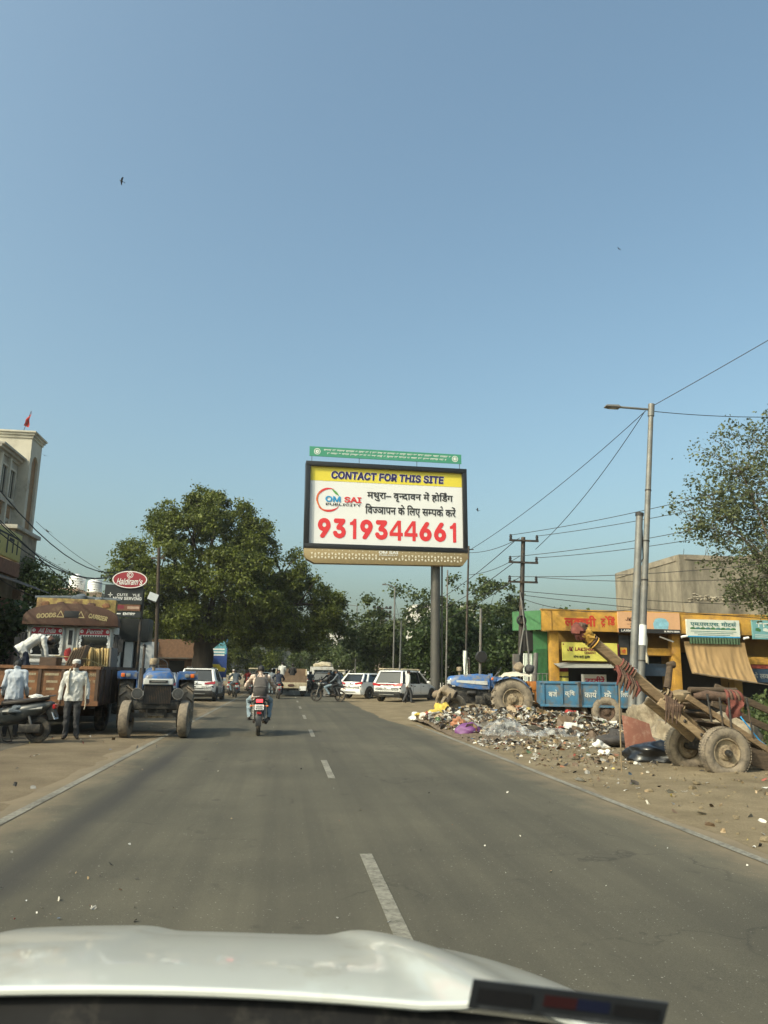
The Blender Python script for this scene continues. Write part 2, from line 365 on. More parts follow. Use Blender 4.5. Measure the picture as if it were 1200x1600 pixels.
    for (p0, p1, r0, r1, t) in P:
        a = np.array(p0); dv = np.array(p1 - p0); tt = np.clip(((cen - a) @ dv) / max(1e-9, dv @ dv), 0, 1)
        dist = np.linalg.norm(cen - a - tt[:, None] * dv, axis=1) / (r0 + (r1 - r0) * tt)
        if r0 >= .16 and t == 'shirt': dist[((cen - a) @ dv) < 0] = 1e8
        w = dist < best; best[w] = dist[w]; idx[w] = order.index(t)
    nm.polygons.foreach_set('material_index', idx.astype(np.int32)); nm.shade_smooth()
    if vox <= .014:      # creases in shirt and trousers
        cl = np.zeros(len(nm.vertices), bool)
        lv = np.empty(len(nm.loops), np.int32); nm.loops.foreach_get('vertex_index', lv); lt = np.empty(n, np.int32); nm.polygons.foreach_get('loop_total', lt)
        cl[lv[np.repeat((idx == 1) | (idx == 2), lt)]] = True
        nrm = [v.normal.copy() for v in nm.vertices]; new = np.empty(len(nm.vertices) * 3); nm.vertices.foreach_get('co', new); new = new.reshape(-1, 3)
        for i in np.nonzero(cl)[0]:
                q = Vector(new[i]); a = 1 - abs(noise.noise(Vector((q.x * 9, q.y * 9, q.z * 5 + len(label))))) * 2.2; c_ = noise.noise(Vector((q.x * 16 + q.z * 9, q.y * 16, q.z * 7 - q.x * 8)))
                new[i] = q + nrm[i] * (.015 * a + .010 * c_ - .006)
        nm.vertices.foreach_set('co', new.ravel()); nm.update()
    o = tag(link(name, nm), label, 'person', group); o.location = loc; o.rotation_euler = (0, 0, rotz); o.scale = (scale,) * 3
    hb = MB()
    if hairstyle == 'short':
        hb.ell(hc + HM @ Vector((0, -.014, .022)), (.084, .094, .104), 16, 10, HM, jit=.06, seed=len(label))
        hb.v = [tuple(p) for p in hb.v]
    elif hairstyle == 'cap':
        hb.lathe([(.001, .075), (.05, .07), (.082, .05), (.088, .0), (.085, -.02)], hc + HM @ Vector((0, -.008, .05)), hdir, 16)
    elif hairstyle == 'hood':
        hb.ell(hc + HM @ Vector((0, -.02, .01)), (.105, .115, .13), 16, 10, HM, jit=.1)
    hb.build('hair' if hairstyle == 'short' else 'head_cloth', hair, o)
    eb = MB()
    for q in (-1, 1): eb.ell(hc + HM @ Vector((q * .03, .087, .012)), (.013, .008, .008), 8, 6, HM)
    eb.build('eyes', 'hair_black', o)
    return o
# ================================================================== THE SETTING
def nodemat(name):
    m = bpy.data.materials.new(name); m.use_nodes = True; MATS[name] = m; return m, m.node_tree.nodes, m.node_tree.links, m.node_tree.nodes['Principled BSDF']
def nz(N, L, src, scale, detail=6, rough=.6, stretch=None):
    if stretch:
        mp = N.new('ShaderNodeMapping'); mp.inputs['Scale'].default_value = stretch; L.new(src, mp.inputs[0]); src = mp.outputs[0]
    n = N.new('ShaderNodeTexNoise'); n.inputs['Scale'].default_value = scale; n.inputs['Detail'].default_value = detail; n.inputs['Roughness'].default_value = rough; L.new(src, n.inputs['Vector']); return n.outputs['Fac']
def rmp(N, L, f, stops):
    r = N.new('ShaderNodeValToRGB'); L.new(f, r.inputs[0]); e = r.color_ramp.elements
    while len(e) < len(stops): e.new(.5)
    for q, (p, c) in zip(e, stops): q.position = p; q.color = (*c, 1) if len(c) == 3 else (c[0],) * 3 + (1,)
    return r.outputs[0]
def mixc(N, L, f, a, b, mode='MIX'):
    x = N.new('ShaderNodeMixRGB'); x.blend_type = mode
    for i, q in enumerate((f, a, b)):
        if hasattr(q, 'is_output'): L.new(q, x.inputs[i])
        else: x.inputs[i].default_value = q if i == 0 else (*q, 1)
    return x.outputs[0]
def math_(N, L, op, a, b=None, c=None):
    x = N.new('ShaderNodeMath'); x.operation = op
    for i, q in enumerate((a, b, c)):
        if q is None: continue
        if hasattr(q, 'is_output'): L.new(q, x.inputs[i])
        else: x.inputs[i].default_value = q
    return x.outputs[0]
def bumpn(N, L, P, f, st, dist=.01):
    b = N.new('ShaderNodeBump'); b.inputs['Strength'].default_value = st; b.inputs['Distance'].default_value = dist; L.new(f, b.inputs['Height']); L.new(b.outputs[0], P.inputs['Normal'])
# asphalt
m, N, L, P = nodemat('asphalt'); tc = N.new('ShaderNodeTexCoord'); o = tc.outputs['Object']; sx = N.new('ShaderNodeSeparateXYZ'); L.new(o, sx.inputs[0])
fine = nz(N, L, o, 140, 3, .7); big = nz(N, L, o, .35, 5, .6); trk = nz(N, L, o, 1.0, 4, .6, (2.4, .05, 1)); spk = nz(N, L, o, 60, 2, .5)
c = rmp(N, L, fine, [(.30, (.036, .034, .026)), (.70, (.100, .093, .070))])
c = mixc(N, L, rmp(N, L, big, [(.35, (0,)), (.65, (.7,))]), c, (.118, .107, .078))
c = mixc(N, L, rmp(N, L, trk, [(.40, (.55,)), (.60, (0,))]), c, (.055, .051, .040))
sp = rmp(N, L, spk, [(.715, (0,)), (.74, (.8,))]); c = mixc(N, L, sp, c, (.34, .32, .28))
vo = N.new('ShaderNodeTexVoronoi'); vo.feature = 'DISTANCE_TO_EDGE'; vo.inputs['Scale'].default_value = .55; wv = N.new('ShaderNodeVectorMath'); wv.operation = 'ADD'; nv = N.new('ShaderNodeTexNoise'); nv.inputs['Scale'].default_value = 2.2; nv.inputs['Detail'].default_value = 6; L.new(o, nv.inputs['Vector']); sc_ = N.new('ShaderNodeVectorMath'); sc_.operation = 'SCALE'; sc_.inputs['Scale'].default_value = .9; L.new(nv.outputs['Color'], sc_.inputs[0]); L.new(o, wv.inputs[0]); L.new(sc_.outputs[0], wv.inputs[1]); L.new(wv.outputs[0], vo.inputs['Vector'])
crk = math_(N, L, 'MULTIPLY', rmp(N, L, vo.outputs['Distance'], [(.003, (.55,)), (.012, (0,))]), rmp(N, L, nz(N, L, o, .5, 3), [(.5, (0,)), (.62, (1,))])); c = mixc(N, L, crk, c, (.028, .026, .022))
pat = rmp(N, L, nz(N, L, o, .22, 2, .4, (1, .35, 1)), [(.60, (0,)), (.615, (.35,))]); c = mixc(N, L, pat, c, (.060, .056, .047))
oil = math_(N, L, 'MULTIPLY', rmp(N, L, nz(N, L, o, 3.2, 3, .5), [(.66, (0,)), (.74, (.6,))]), .8); c = mixc(N, L, oil, c, (.040, .037, .031))
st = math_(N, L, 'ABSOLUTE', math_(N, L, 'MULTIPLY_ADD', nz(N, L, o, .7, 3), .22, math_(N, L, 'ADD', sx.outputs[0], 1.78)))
stf = rmp(N, L, st, [(.05, (.9,)), (.26, (0,))]); c = mixc(N, L, math_(N, L, 'MULTIPLY', stf, rmp(N, L, math_(N, L, 'DIVIDE', sx.outputs[1], 40), [(.06, (.8,)), (.34, (1,)), (.46, (0,))])), c, (.040, .038, .035))  # overhead shadow streak on the left lane, painted into the asphalt colour
ed = math_(N, L, 'ABSOLUTE', math_(N, L, 'SUBTRACT', sx.outputs[0], .65))
edn = math_(N, L, 'MULTIPLY_ADD', nz(N, L, o, 1.6, 6, .7), 1.1, ed)
c = mixc(N, L, rmp(N, L, math_(N, L, 'DIVIDE', edn, 6), [(.56, (0,)), (.68, (.8,))]), c, (.22, .172, .112))
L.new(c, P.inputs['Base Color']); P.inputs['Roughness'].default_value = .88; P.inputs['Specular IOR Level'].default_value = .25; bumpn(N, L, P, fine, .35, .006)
# painted line, worn
m, N, L, P = nodemat('road_paint'); tc = N.new('ShaderNodeTexCoord'); o = tc.outputs['Object']
w = nz(N, L, o, 22, 8, .75); w2 = nz(N, L, o, 1.4, 4, .6)
c = mixc(N, L, rmp(N, L, math_(N, L, 'MULTIPLY_ADD', w2, .5, w), [(.66, (0,)), (.90, (1,))]), (.22, .208, .17), (.085, .079, .061))
L.new(c, P.inputs['Base Color']); P.inputs['Roughness'].default_value = .8
# dirt
def dirtmat(name, c1, c2, c3):
    m, N, L, P = nodemat(name); tc = N.new('ShaderNodeTexCoord'); o = tc.outputs['Object']
    a = nz(N, L, o, 1.1, 8, .65); f = nz(N, L, o, 45, 4, .7); b = nz(N, L, o, 5, 6, .7)
    c = rmp(N, L, a, [(.3, c1), (.55, c2), (.78, c3)]); c = mixc(N, L, rmp(N, L, f, [(.35, (.45,)), (.6, (0,))]), c, tuple(x * .55 for x in c1)); c = mixc(N, L, rmp(N, L, b, [(.60, (0,)), (.75, (.5,))]), c, tuple(x * .5 for x in c1))
    L.new(c, P.inputs['Base Color']); P.inputs['Roughness'].default_value = .95; P.inputs['Specular IOR Level'].default_value = .15; bumpn(N, L, P, math_(N, L, 'ADD', f, b), .6, .03)
dirtmat('dirt', (.145, .115, .072), (.225, .18, .115), (.30, .245, .16))
dirtmat('sand', (.14, .110, .073), (.205, .163, .108), (.27, .215, .145))
dirtmat('old_pavement', (.085, .075, .06), (.135, .12, .095), (.21, .18, .135))

g = MB(); g.grid(lambda u, v: (-900 + 1800 * u, -60 + 1800 * v, -.02), 24, 24); struct(g.build('ground', 'dirt', smooth=0), label='bare earth ground stretching to the horizon')
def edge(y, s): return .16 * noise.noise(Vector((y * .35, s, 0))) + .08 * noise.noise(Vector((y * 1.3, s, 3)))
ys = [-6 + .5 * i for i in range(130)] + [60 + 5 * i for i in range(70)]
b = MB()
vs = []
for y in ys: vs += [(-3.05 + edge(y, 1), y, .006), (.7, y, .012), (4.40 + edge(y, 9), y, .006)]
b.add(vs, [(3 * i + j, 3 * i + j + 1, 3 * i + 4 + j, 3 * i + 3 + j) for i in range(len(ys) - 1) for j in (0, 1)])
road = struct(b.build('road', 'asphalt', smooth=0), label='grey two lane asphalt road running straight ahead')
def strip(name, x, w, y0, y1, label, z=.016):
    n = max(1, int((y1 - y0) / 3)); b = MB(); b.grid(lambda u, v: (x - w / 2 + w * v, y0 + (y1 - y0) * u, z), n, 1); o = b.build(name, 'road_paint', road, smooth=0); o['label'] = label; return o
strip('edge_line', -2.64, .11, -4, 200, 'worn white edge line on the left', .0135); strip('edge_line', 3.97, .10, -4, 24.2, 'worn white edge line on the right', .0135)
for i in range(16):
    y = 4.35 + 7.3 * i - (.3 if i else 0)
    strip('lane_dash', .72, .10, y - (1.0 if i == 0 else 0), y + 2.35, 'worn white centre dash', .017)
# shoulders: bumpy strips of earth lapping onto the asphalt
def shoulder(name, x0, x1, y0, y1, m, hf, nx, ny, label):
    b = MB(); b.grid(lambda u, v: ((x0(y0 + (y1 - y0) * v) + (x1 - x0(y0 + (y1 - y0) * v)) * u), y0 + (y1 - y0) * v, hf(u, x0(y0 + (y1 - y0) * v) + (x1 - x0(y0 + (y1 - y0) * v)) * u, y0 + (y1 - y0) * v)), nx, ny)
    return struct(b.build(name, m, smooth=60), label=label)
def hR(u, x, y):
    e = min(1, u * 9); n = noise.noise(Vector((x * .8, y * .8, 0))) * .05 + noise.noise(Vector((x * 2.6, y * 2.6, 5))) * .025 + noise.noise(Vector((x * 7, y * 7, 5))) * .008
    return .008 + e * (.045 + n) + min(.1, max(0, x - 5) * .012)
shoulder('dirt_shoulder', lambda y: 4.13 + edge(y, 9) * .5 + .12 * noise.noise(Vector((y * .9, 2, 2))) + .05 * noise.noise(Vector((y * 3.1, 2, 2))) - max(0, min(.75, (y - 19) * .12)), 22, 2, 70, 'dirt', hR, 90, 240, 'rubbish strewn earth shoulder on the right')
def hL(u, x, y): return .002 + min(1, (1 - u) * 3 * (1 + .9 * noise.noise(Vector((y * 2.2, 7, 7)))), u * 9 + .3) * (.02 + .02 * noise.noise(Vector((x * .9, y * .9, 1))) + .01 * noise.noise(Vector((x * 3, y * 3, 1))))
b = MB(); b.grid(lambda u, v: (-30 + u * (30 - 4.5), 0 + v * 80, .004 + .01 * noise.noise(Vector((u * 40, v * 80, 0)))), 30, 80); struct(b.build('roadside_pavement', 'old_pavement', smooth=60), label='dusty worn paving in front of the left shops')
shoulder('sand_verge', lambda y: -4.9 + .5 * noise.noise(Vector((y * .3, 4, 4))), -2.74, 1, 75, 'sand', hL, 18, 150, 'strip of wind blown sand along the left edge line')

# ------------------------------------------------------------------ the car the picture is taken from
mat('cowl_black', (.009, .009, .0095), .7, var=.3, scale=12, dirt=((.035, .032, .027), .3, 14), spec=.2)
ego = thing('white_car', 'white car bonnet and black scuttle at the bottom of the view', 'car', (-.368, 1.086, 0))
def hoodz(x, y):   # x from car centre, y forward from the rear edge of the bonnet
    t = y / .8; a = abs(x)
    z = 1.071 - .086 * t - .078 * t * t - 1.59 * max(0, t - .8) ** 2 - .104 * x * x - .448 * max(0, a - .695) ** 2
    for q in (x, -x):
        rx = .62 - .14 * t; z += .016 / (1 + math.exp(-(q - rx) * 70)) - .020 / (1 + math.exp(-(q - rx - .13) * 40))
        rx = .11 + .05 * t; z -= .010 / (1 + math.exp(-(q - rx) * 90)) * max(0, min(1, t * 2 - .3)) - .010 / (1 + math.exp(-(q - rx - .3) * 14)) * max(0, min(1, t * 2 - .3))
    return z
HX = 1.02
b = MB(); b.grid(lambda u, v: (-HX + 2 * HX * u, v * (.90 - .12 * abs((2 * u - 1) * HX / .8) ** 3), hoodz(-HX + 2 * HX * u, v * (.90 - .12 * abs((2 * u - 1) * HX / .8) ** 3))), 120, 60)
hood = b.build('bonnet', 'hood_paint', ego, smooth=75)
b = MB(); b.tube([(-HX + 2 * HX * i / 40, -.002, hoodz(-HX + 2 * HX * i / 40, 0) - .004) for i in range(41)], .006, 8); b.build('bonnet_lip', 'hood_paint', ego)
b = MB(); b.loft([[(-1 + 2 * i / 30, y, z - .104 * (-1 + 2 * i / 30) ** 2) for i in range(31)] for y, z in ((.012, 1.060), (-.012, 1.035), (-.06, 1.02), (-.13, 1.03), (-.20, 1.05), (-.26, 1.045))], caps=False, closed=False); b.build('scuttle_panel', 'cowl_black', ego, smooth=60)
for wx in (-.30, .45):
    b = MB(); b.lathe([(.001, .03), (.012, .028), (.018, .015), (.02, 0)], (wx, -.10, 1.025 - .104 * wx * wx), 'Z', 14); b.tube([(wx, -.10, 1.05 - .104 * wx * wx), (wx + .1, -.085, 1.05 - .1 * wx * wx), (wx + .5, -.09, 1.045 - .2 * abs(wx))], [.010, .008, .006], 8); b.build('wiper', 'black_plastic', ego)
for wx in (-.05, .12, -.42, .32): b = MB(); b.lathe([(.001, .012), (.012, .010), (.016, 0)], (wx, -.07, 1.024), 'Z', 10); b.build('clip', 'galvanised', ego)
b = MB(); b.loft([[(-1 + 2 * i / 20, y, z - .06 * (-1 + 2 * i / 20) ** 2) for i in range(21)] for y, z in ((-.27, 1.05), (-.5, 1.09), (-.8, 1.0))], caps=False, closed=False); b.build('dashboard', 'cowl_black', ego, smooth=60)
mat('sticker_base', (.028, .031, .037), .5, var=.2, scale=20); mat('sticker_dark', (.012, .012, .015), .6); mat('sticker_red', (.045, .012, .014), .5); mat('sticker_blue', (.012, .016, .045), .5); mat('sticker_pale', (.07, .075, .085), .5, var=.5, scale=60)
# pass sticker on the lower edge of the windscreen
o3 = Vector((.265 + .368, .74 - 1.086, 1.163)); r3 = Vector((1, -.06, -.115)).normalized(); u3 = Vector((.10, -.45, 1)); u3 = (u3 - r3 * u3.dot(r3)).normalized()
M3 = Matrix((r3, r3.cross(u3) * -1, u3)).transposed()
b = MB(); b.box(o3, (.178, .0015, .030), M3); st = b.build('windscreen_sticker', 'sticker_base', ego, smooth=0); st['label'] = 'blurred oblong pass sticker'
for (cx, w_, mm, cy, hh) in ((-.058, .05, 'sticker_dark', .0, .016), (-.008, .030, 'sticker_red', .003, .012), (.022, .03, 'sticker_blue', .003, .012), (.062, .042, 'sticker_dark', .002, .012), (.0, .16, 'sticker_pale', -.0115, .004)): rect(st, o3 + r3 * cx + u3 * cy, r3, u3, w_, hh, mm, .0014, 'print')

# ------------------------------------------------------------------ trees
leafmat('leaf_neem', (.013, .028, .006), (.175, .205, .036), .32); leafmat('leaf_far', (.026, .045, .015), (.130, .165, .055), .36); leafmat('leaf_grey', (.050, .065, .028), (.17, .195, .09), .36); leafmat('leaf_dark', (.018, .034, .012), (.085, .125, .036), .34)
mat('bark', (.055, .042, .032), .95, var=.35, scale=5, bump=.8, bscale=14, stretch=(1, 1, .25)); mat('bark_pale', (.16, .13, .10), .95, var=.3, scale=5, bump=.8, bscale=14, stretch=(1, 1, .25))
def leaves(cen, per, spread, size, seed, droop=.35, aspect=.42):
    r = np.random.RandomState(seed); cen = np.asarray(cen); n = len(cen) * per
    sub = np.repeat(cen, per, 0) + r.normal(0, 1, (n, 3)) * np.array([spread, spread, spread * .8]) * np.repeat(r.uniform(.5, 1.35, (len(cen), 1)), per, 0)
    d = r.normal(0, 1, (n, 3)); d[:, 2] = d[:, 2] * .6 - droop; d /= np.linalg.norm(d, axis=1)[:, None]
    q = r.normal(0, 1, (n, 3)); s = np.cross(d, q); s /= np.linalg.norm(s, axis=1)[:, None] + 1e-9; nn = np.cross(d, s)
    L_ = size * r.uniform(.6, 1.35, (n, 1)); w_ = L_ * aspect
    v = np.empty((n, 4, 3)); v[:, 0] = sub; v[:, 1] = sub + d * L_ * .45 + s * w_ + nn * w_ * .35; v[:, 2] = sub + d * L_; v[:, 3] = sub + d * L_ * .45 - s * w_ + nn * w_ * .35
    return v.reshape(-1, 3)
def quadmesh(name, v, m):
    n = len(v) // 4; me = bpy.data.meshes.new(name); me.vertices.add(4 * n); me.vertices.foreach_set('co', v.astype(np.float32).ravel()); me.loops.add(4 * n); me.loops.foreach_set('vertex_index', np.arange(4 * n, dtype=np.int32))
    me.polygons.add(n); me.polygons.foreach_set('loop_start', np.arange(0, 4 * n, 4, dtype=np.int32)); me.update(calc_edges=True); me.validate(); me.materials.append(MATS[m]); return me
def tree(name, label, loc, blobs, trunk_r, fork, n_clu, per, spread, size, lm, seed, bark='bark', group=None, shell=.45, gaps=.0, twigs=80, droop=.35, lean=(0, 0), tw=1.0, aspect=.42, lumps=0):
    r = np.random.RandomState(seed); t = thing(name, label, 'tree', loc, 0, group)
    vol = np.array([q[3] * q[4] * q[5] for q in blobs]); cnt = np.maximum(1, (n_clu * vol ** .67 / (vol ** .67).sum()).astype(int)); cen = []
    for q, c in zip(blobs, cnt):
        k = 0
        while k < c:
            d = r.normal(0, 1, 3); d /= np.linalg.norm(d); rad = shell + (1 - shell) * r.uniform() ** .6
            p = np.array(q[:3]) + d * rad * np.array(q[3:6])
            lump = noise.noise(Vector(p) * .9 + Vector((seed, 0, 0)))
            p = np.array(q[:3]) + (p - np.array(q[:3])) * (1 + .16 * lump)
            if r.uniform() < .10: p = np.array(q[:3]) + (p - np.array(q[:3])) * r.uniform(1.06, 1.22)
            k += 1
            if gaps and noise.noise(Vector(p) * .75 + Vector((0, seed, 3))) < gaps - .6: continue
            cen.append(p)
    if lumps:      # foliage gathered in rounded boughs, denser on their outer and upper sides
        cen = np.array(cen); hub = cen.mean(0); lc = cen[r.choice(len(cen), lumps, replace=False)]; lr = r.uniform(.55, 1.15, lumps); new = []
        while len(new) < len(cen):
            i = r.randint(lumps); d = r.normal(0, 1, 3); d /= np.linalg.norm(d); o_ = lc[i] - hub; o_ = o_ / (np.linalg.norm(o_) + 1e-6)
            if d @ (o_ * .6 + np.array([0, 0, .6])) < r.uniform(-.7, .5): continue
            new.append(lc[i] + d * lr[i] * np.array([1, 1, .75]) * r.uniform(.75, 1.05))
        cen = new
    cen = np.array(cen)
    link('crown', quadmesh('crown', leaves(cen, per, spread, size, seed + 1, droop, aspect), lm), t)
    b = MB(); F = Vector((lean[0], lean[1], fork)); rows = 9
    tp = [Vector((lean[0] * (i / rows) ** 1.5 + .05 * trunk_r * math.sin(i * 2.1), lean[1] * (i / rows) ** 1.5, fork * i / rows)) for i in range(rows + 1)]
    b.tube(tp, [trunk_r * (1.5 - .6 * min(1, i / 3)) * (1 - .18 * i / rows) for i in range(rows + 1)], 14)
    b.build('trunk', bark, t, smooth=60)
    b = MB(); ends = []
    def branch(p0, p1, r0, r1, sag=.12, n=6, k=6):
        p0 = Vector(p0); p1 = Vector(p1); ln = (p1 - p0).length; o = Vector(r.normal(0, 1, 3)) * ln * .07
        pts = []
        for i in range(n + 1):
            u = i / n; pts.append(p0.lerp(p1, u) + Vector((0, 0, 1)) * math.sin(PI * u) * ln * sag + o * math.sin(PI * u))
        b.tube(pts, [r0 + (r1 - r0) * i / n for i in range(n + 1)], k, caps=False); return pts
    limbs = []
    for q in blobs:
        tgt = Vector(q[:3]); limbs.append(branch(F - Vector((0, 0, trunk_r * .7)), tgt, trunk_r * .30, trunk_r * .06, .20, 8, 8))
    la = [(p, i / len(l)) for l in limbs for i, p in enumerate(l)]
    for i in r.choice(len(cen), min(twigs, len(cen)), replace=False):
        c = Vector(cen[i]); p, u = min(la, key=lambda a: (a[0] - c).length * (1.0 + .3 * r.uniform()))
        branch(p, c, max(.012, trunk_r * .12 * (1 - u * .6)) * tw, .006 * tw + trunk_r * .012, .06, 4, 4)
    b.build('branches', bark, t, smooth=60)
    return t
neem = tree('neem_tree', 'huge dense dark green tree overhanging the left lane', (-5.85, 57.2, 0),
     [(-.2, 0, 8.2, 3.6, 4.0, 3.2), (-2.5, -.6, 7.0, 2.3, 3.4, 2.1), (2.8, -.5, 6.5, 3.2, 3.6, 2.8), (5.4, .3, 4.9, 2.2, 2.8, 2.0), (.6, -1.8, 5.5, 3.6, 3.0, 2.2), (-1.3, -.5, 9.6, 1.8, 2.2, 1.6), (.5, 0, 10.4, 1.7, 1.9, 1.3), (-3.5, 0, 5.1, 1.5, 2.2, 1.5), (6.5, 1.0, 3.9, 1.4, 2.0, 1.2), (2.0, 0, 9.2, 1.5, 1.8, 1.2), (-3.9, -.4, 7.4, 1.0, 1.4, .9), (4.4, -.4, 7.0, 1.2, 1.5, 1.0), (7.3, 0, 5.3, .8, 1.0, .8), (-.3, 0, 11.3, .8, .9, .7), (-2.4, 0, 4.0, 1.9, 2.0, 1.0), (2.6, -.8, 3.9, 2.6, 2.2, 1.0), (0, -1.8, 4.3, 2.3, 1.8, 1.0), (5.0, 0, 3.6, 1.8, 1.8, .9)],
     .75, 2.9, 2750, 62, .18, .16, 'leaf_neem', 11, shell=.62, twigs=260, droop=.75, gaps=.2, aspect=.30, lumps=250)
neem.scale = (1.22, 1.22, 1.21)
far = [('leafy green tree behind the billboard post', (9.2, 62, 0), [(0, 0, 5.2, 3.8, 3.4, 3.2), (-2.4, 0, 4.0, 2.2, 2.4, 2.2), (2.4, 0, 5.3, 2.6, 2.6, 2.3), (.4, 0, 3, 3, 2.5, 1.6)], .30, 2.0, 'leaf_far'),
       ('tall tree right of the billboard post behind the tractor', (15.0, 58, 0), [(0, 0, 5.9, 3.4, 3.2, 3.1), (2.2, 0, 4.6, 2.4, 2.4, 2.1), (-2.2, 0, 4.2, 2.2, 2.2, 2.2), (0, -.5, 3, 2.8, 2.2, 1.5)], .3, 2.2, 'leaf_far'),
       ('bushy tree behind the dark lamp post', (11.6, 52, 0), [(0, 0, 3.6, 2.6, 2.4, 2.0), (1.6, 0, 2.6, 1.8, 1.8, 1.5), (-1.6, .4, 2.6, 1.7, 1.8, 1.5)], .22, 1.3, 'leaf_dark'),
       ('low spreading tree behind the electric pole', (16.3, 47, 0), [(0, 0, 3.9, 2.2, 2.2, 1.9), (-2.2, 0, 3.2, 1.9, 2.0, 1.6), (-.6, 0, 2.3, 2.4, 2, 1.2)], .22, 1.5, 'leaf_dark'),
       ('distant round tree left of the street lamp', (5.9, 92, 0), [(0, 0, 4.4, 3.6, 3, 3.0), (2.6, 0, 3.6, 2.6, 3, 2.4), (-2.6, 0, 3.0, 2.5, 3, 2.0)], .3, 1.8, 'leaf_far'),
       ('distant tree beyond the white hatchback', (10.5, 84, 0), [(0, 0, 4.2, 3.3, 3, 2.8), (-2.4, 0, 3.0, 2.6, 3, 1.9)], .3, 1.6, 'leaf_far'),
       ('distant tree closing the end of the road', (1.2, 128, 0), [(0, 0, 5.0, 4.4, 3, 3.2), (-4.0, 0, 4.2, 3.6, 3, 2.8), (3.8, 0, 3.8, 3.2, 3, 2.4)], .4, 2.0, 'leaf_far'),
       ('yellowish tree seen under the big crown', (-4.4, 94, 0), [(0, 0, 4.6, 3.0, 3, 2.6), (2.6, 0, 4.0, 2.4, 2.6, 2.2), (-2.8, 0, 4.0, 2.6, 2.6, 2.3), (0, 0, 2.6, 3.4, 2.4, 1.2)], .3, 1.6, 'leaf_neem'),
       ('shadowy tree behind the parked left car', (-13.5, 82, 0), [(0, 0, 4.2, 3.4, 3, 2.8), (3.0, 0, 3.6, 2.4, 2.6, 2.2)], .3, 1.6, 'leaf_dark')]
for i, (lb, lo, bl, tr_, fk, lm) in enumerate(far):
    tree('roadside_tree', lb, lo, bl, tr_, fk, 680, 26, .22, .23, lm, 40 + i, group='trees lining the far road', twigs=50, gaps=.15, shell=.35, lumps=75)
tree('thin_tree', 'sparse pale leaved tree with bare twigs at the right edge', (16.7, 23.5, 0), [(-1.65, 0, 8.3, 1.9, 1.6, 1.9), (-2.45, 0.2, 7.0, 1.7, 1.6, 1.3), (-0.34999999999999987, 0, 9.2, 1.7, 1.6, 1.5), (-1.3499999999999999, -0.2, 5.3, 2.0, 1.5, 1.2), (-0.5499999999999999, 0.3, 6.6, 2.1, 1.8, 1.8), (-3.15, 0, 6.4, 0.9, 0.9, 0.6), (-0.6499999999999999, 0, 4.3, 1.5, 1.3, 0.9), (-1.7, 0, 4.3, 1.0, 0.9, 0.6), (-0.6, 0, 3.7, 1.0, 1, 0.5)], .2, 3.0, 900, 17, .17, .105, 'leaf_grey', 77, bark='bark_pale', twigs=520, gaps=.22, shell=.1, droop=.2, tw=.55, aspect=.36)
tree('small_tree', 'small light green tree behind the goods truck cab', (-9.4, 31.5, 0), [(-.3, 0, 4.5, 1.3, 1.2, .7), (1.3, 0, 3.8, .9, .9, .4), (-1.2, 0, 5.2, 1.0, 1, .7)], .09, 2.8, 340, 30, .2, .11, 'leaf_far', 91, twigs=90, shell=.2)
def bush(name, label, loc, blobs, n, per, spread, size, lm, seed, cat='bush', group=None):
    r = np.random.RandomState(seed); cen = []; t = thing(name, label, cat, loc, 0, group)
    for _ in range(n):
        q = blobs[r.randint(len(blobs))]; d = r.normal(0, 1, 3); d /= np.linalg.norm(d); cen.append(np.array(q[:3]) + d * r.uniform(.3, 1) * np.array(q[3:6]))
    link('foliage', quadmesh('foliage', leaves(cen, per, spread, size, seed), lm), t)
    b = MB()
    for c in cen[::6]: b.tube([(c[0] * .2, c[1] * .2, 0), (c[0] * .7, c[1] * .7, c[2] * .6), tuple(c)], [.015, .01, .004], 4, caps=False)
    b.build('stems', 'bark', t)
bush('creeper', 'dark creeper hanging by the shop left of the goods truck', (-8.6, 25.5, 0), [(0, 0, 3.0, .7, .8, .6), (-.2, 0, 2.4, .5, .6, .7)], 90, 18, .16, .15, 'leaf_dark', 5)
for i, (lb, lo, sc) in enumerate([('scrubby roadside bush behind the wooden cart', (10.9, 15.9, .05), 1.35), ('low weeds with litter right of the cart wheels', (10.2, 14.6, .05), .7), ('leafy weed clump under the canvas curtain', (12.8, 19.5, .05), 1.1)]):
    bush('roadside_bush', lb, lo, [(0, 0, .5 * sc, .8 * sc, .7 * sc, .45 * sc), (.9 * sc, .2, .4 * sc, .7 * sc, .6 * sc, .35 * sc), (-.7 * sc, 0, .3 * sc, .5 * sc, .5 * sc, .3 * sc)], 150, 18, .10, .085, 'leaf_far', 60 + i, group='weeds by the cart')

# ------------------------------------------------------------------ left: beige building with arched tower
mat('cream_plaster', (.52, .485, .40), .85, var=.10, scale=1.2, dirt=((.30, .26, .20), .35, .8)); mat('wing_plaster', (.40, .375, .32), .85, var=.12, scale=1.2, dirt=((.22, .19, .15), .35, .8)); mat('brown_cladding', (.27, .16, .08), .8, var=.15, scale=2, dirt=((.15, .10, .06), .3, 1.5))
mat('window_dark', (.03, .034, .036), .15, var=.2); mat('flag_red', (.35, .035, .03), .9, var=.2)
t = thing('arcaded_building', 'beige three storey building with an arched corner tower', 'building', (-13.45, 40, 0))
b = MB(); b.bb(-3.4, -.18, .1, 1.75, 0, 13.1); b.bb(-.18, 0, .1, .45, 0, 13.1); b.bb(-.18, 0, 1.42, 1.75, 0, 13.1)
na = 12; arch = [(.45, 13.1)] + [(.935 - .485 * math.cos(PI * i / na), 11.7 + .62 * math.sin(PI * i / na)) for i in range(na + 1)] + [(1.42, 13.1)]
b.prism(arch, -.18, -.002, 'yz'); b.build('tower', 'cream_plaster', t, smooth=30)
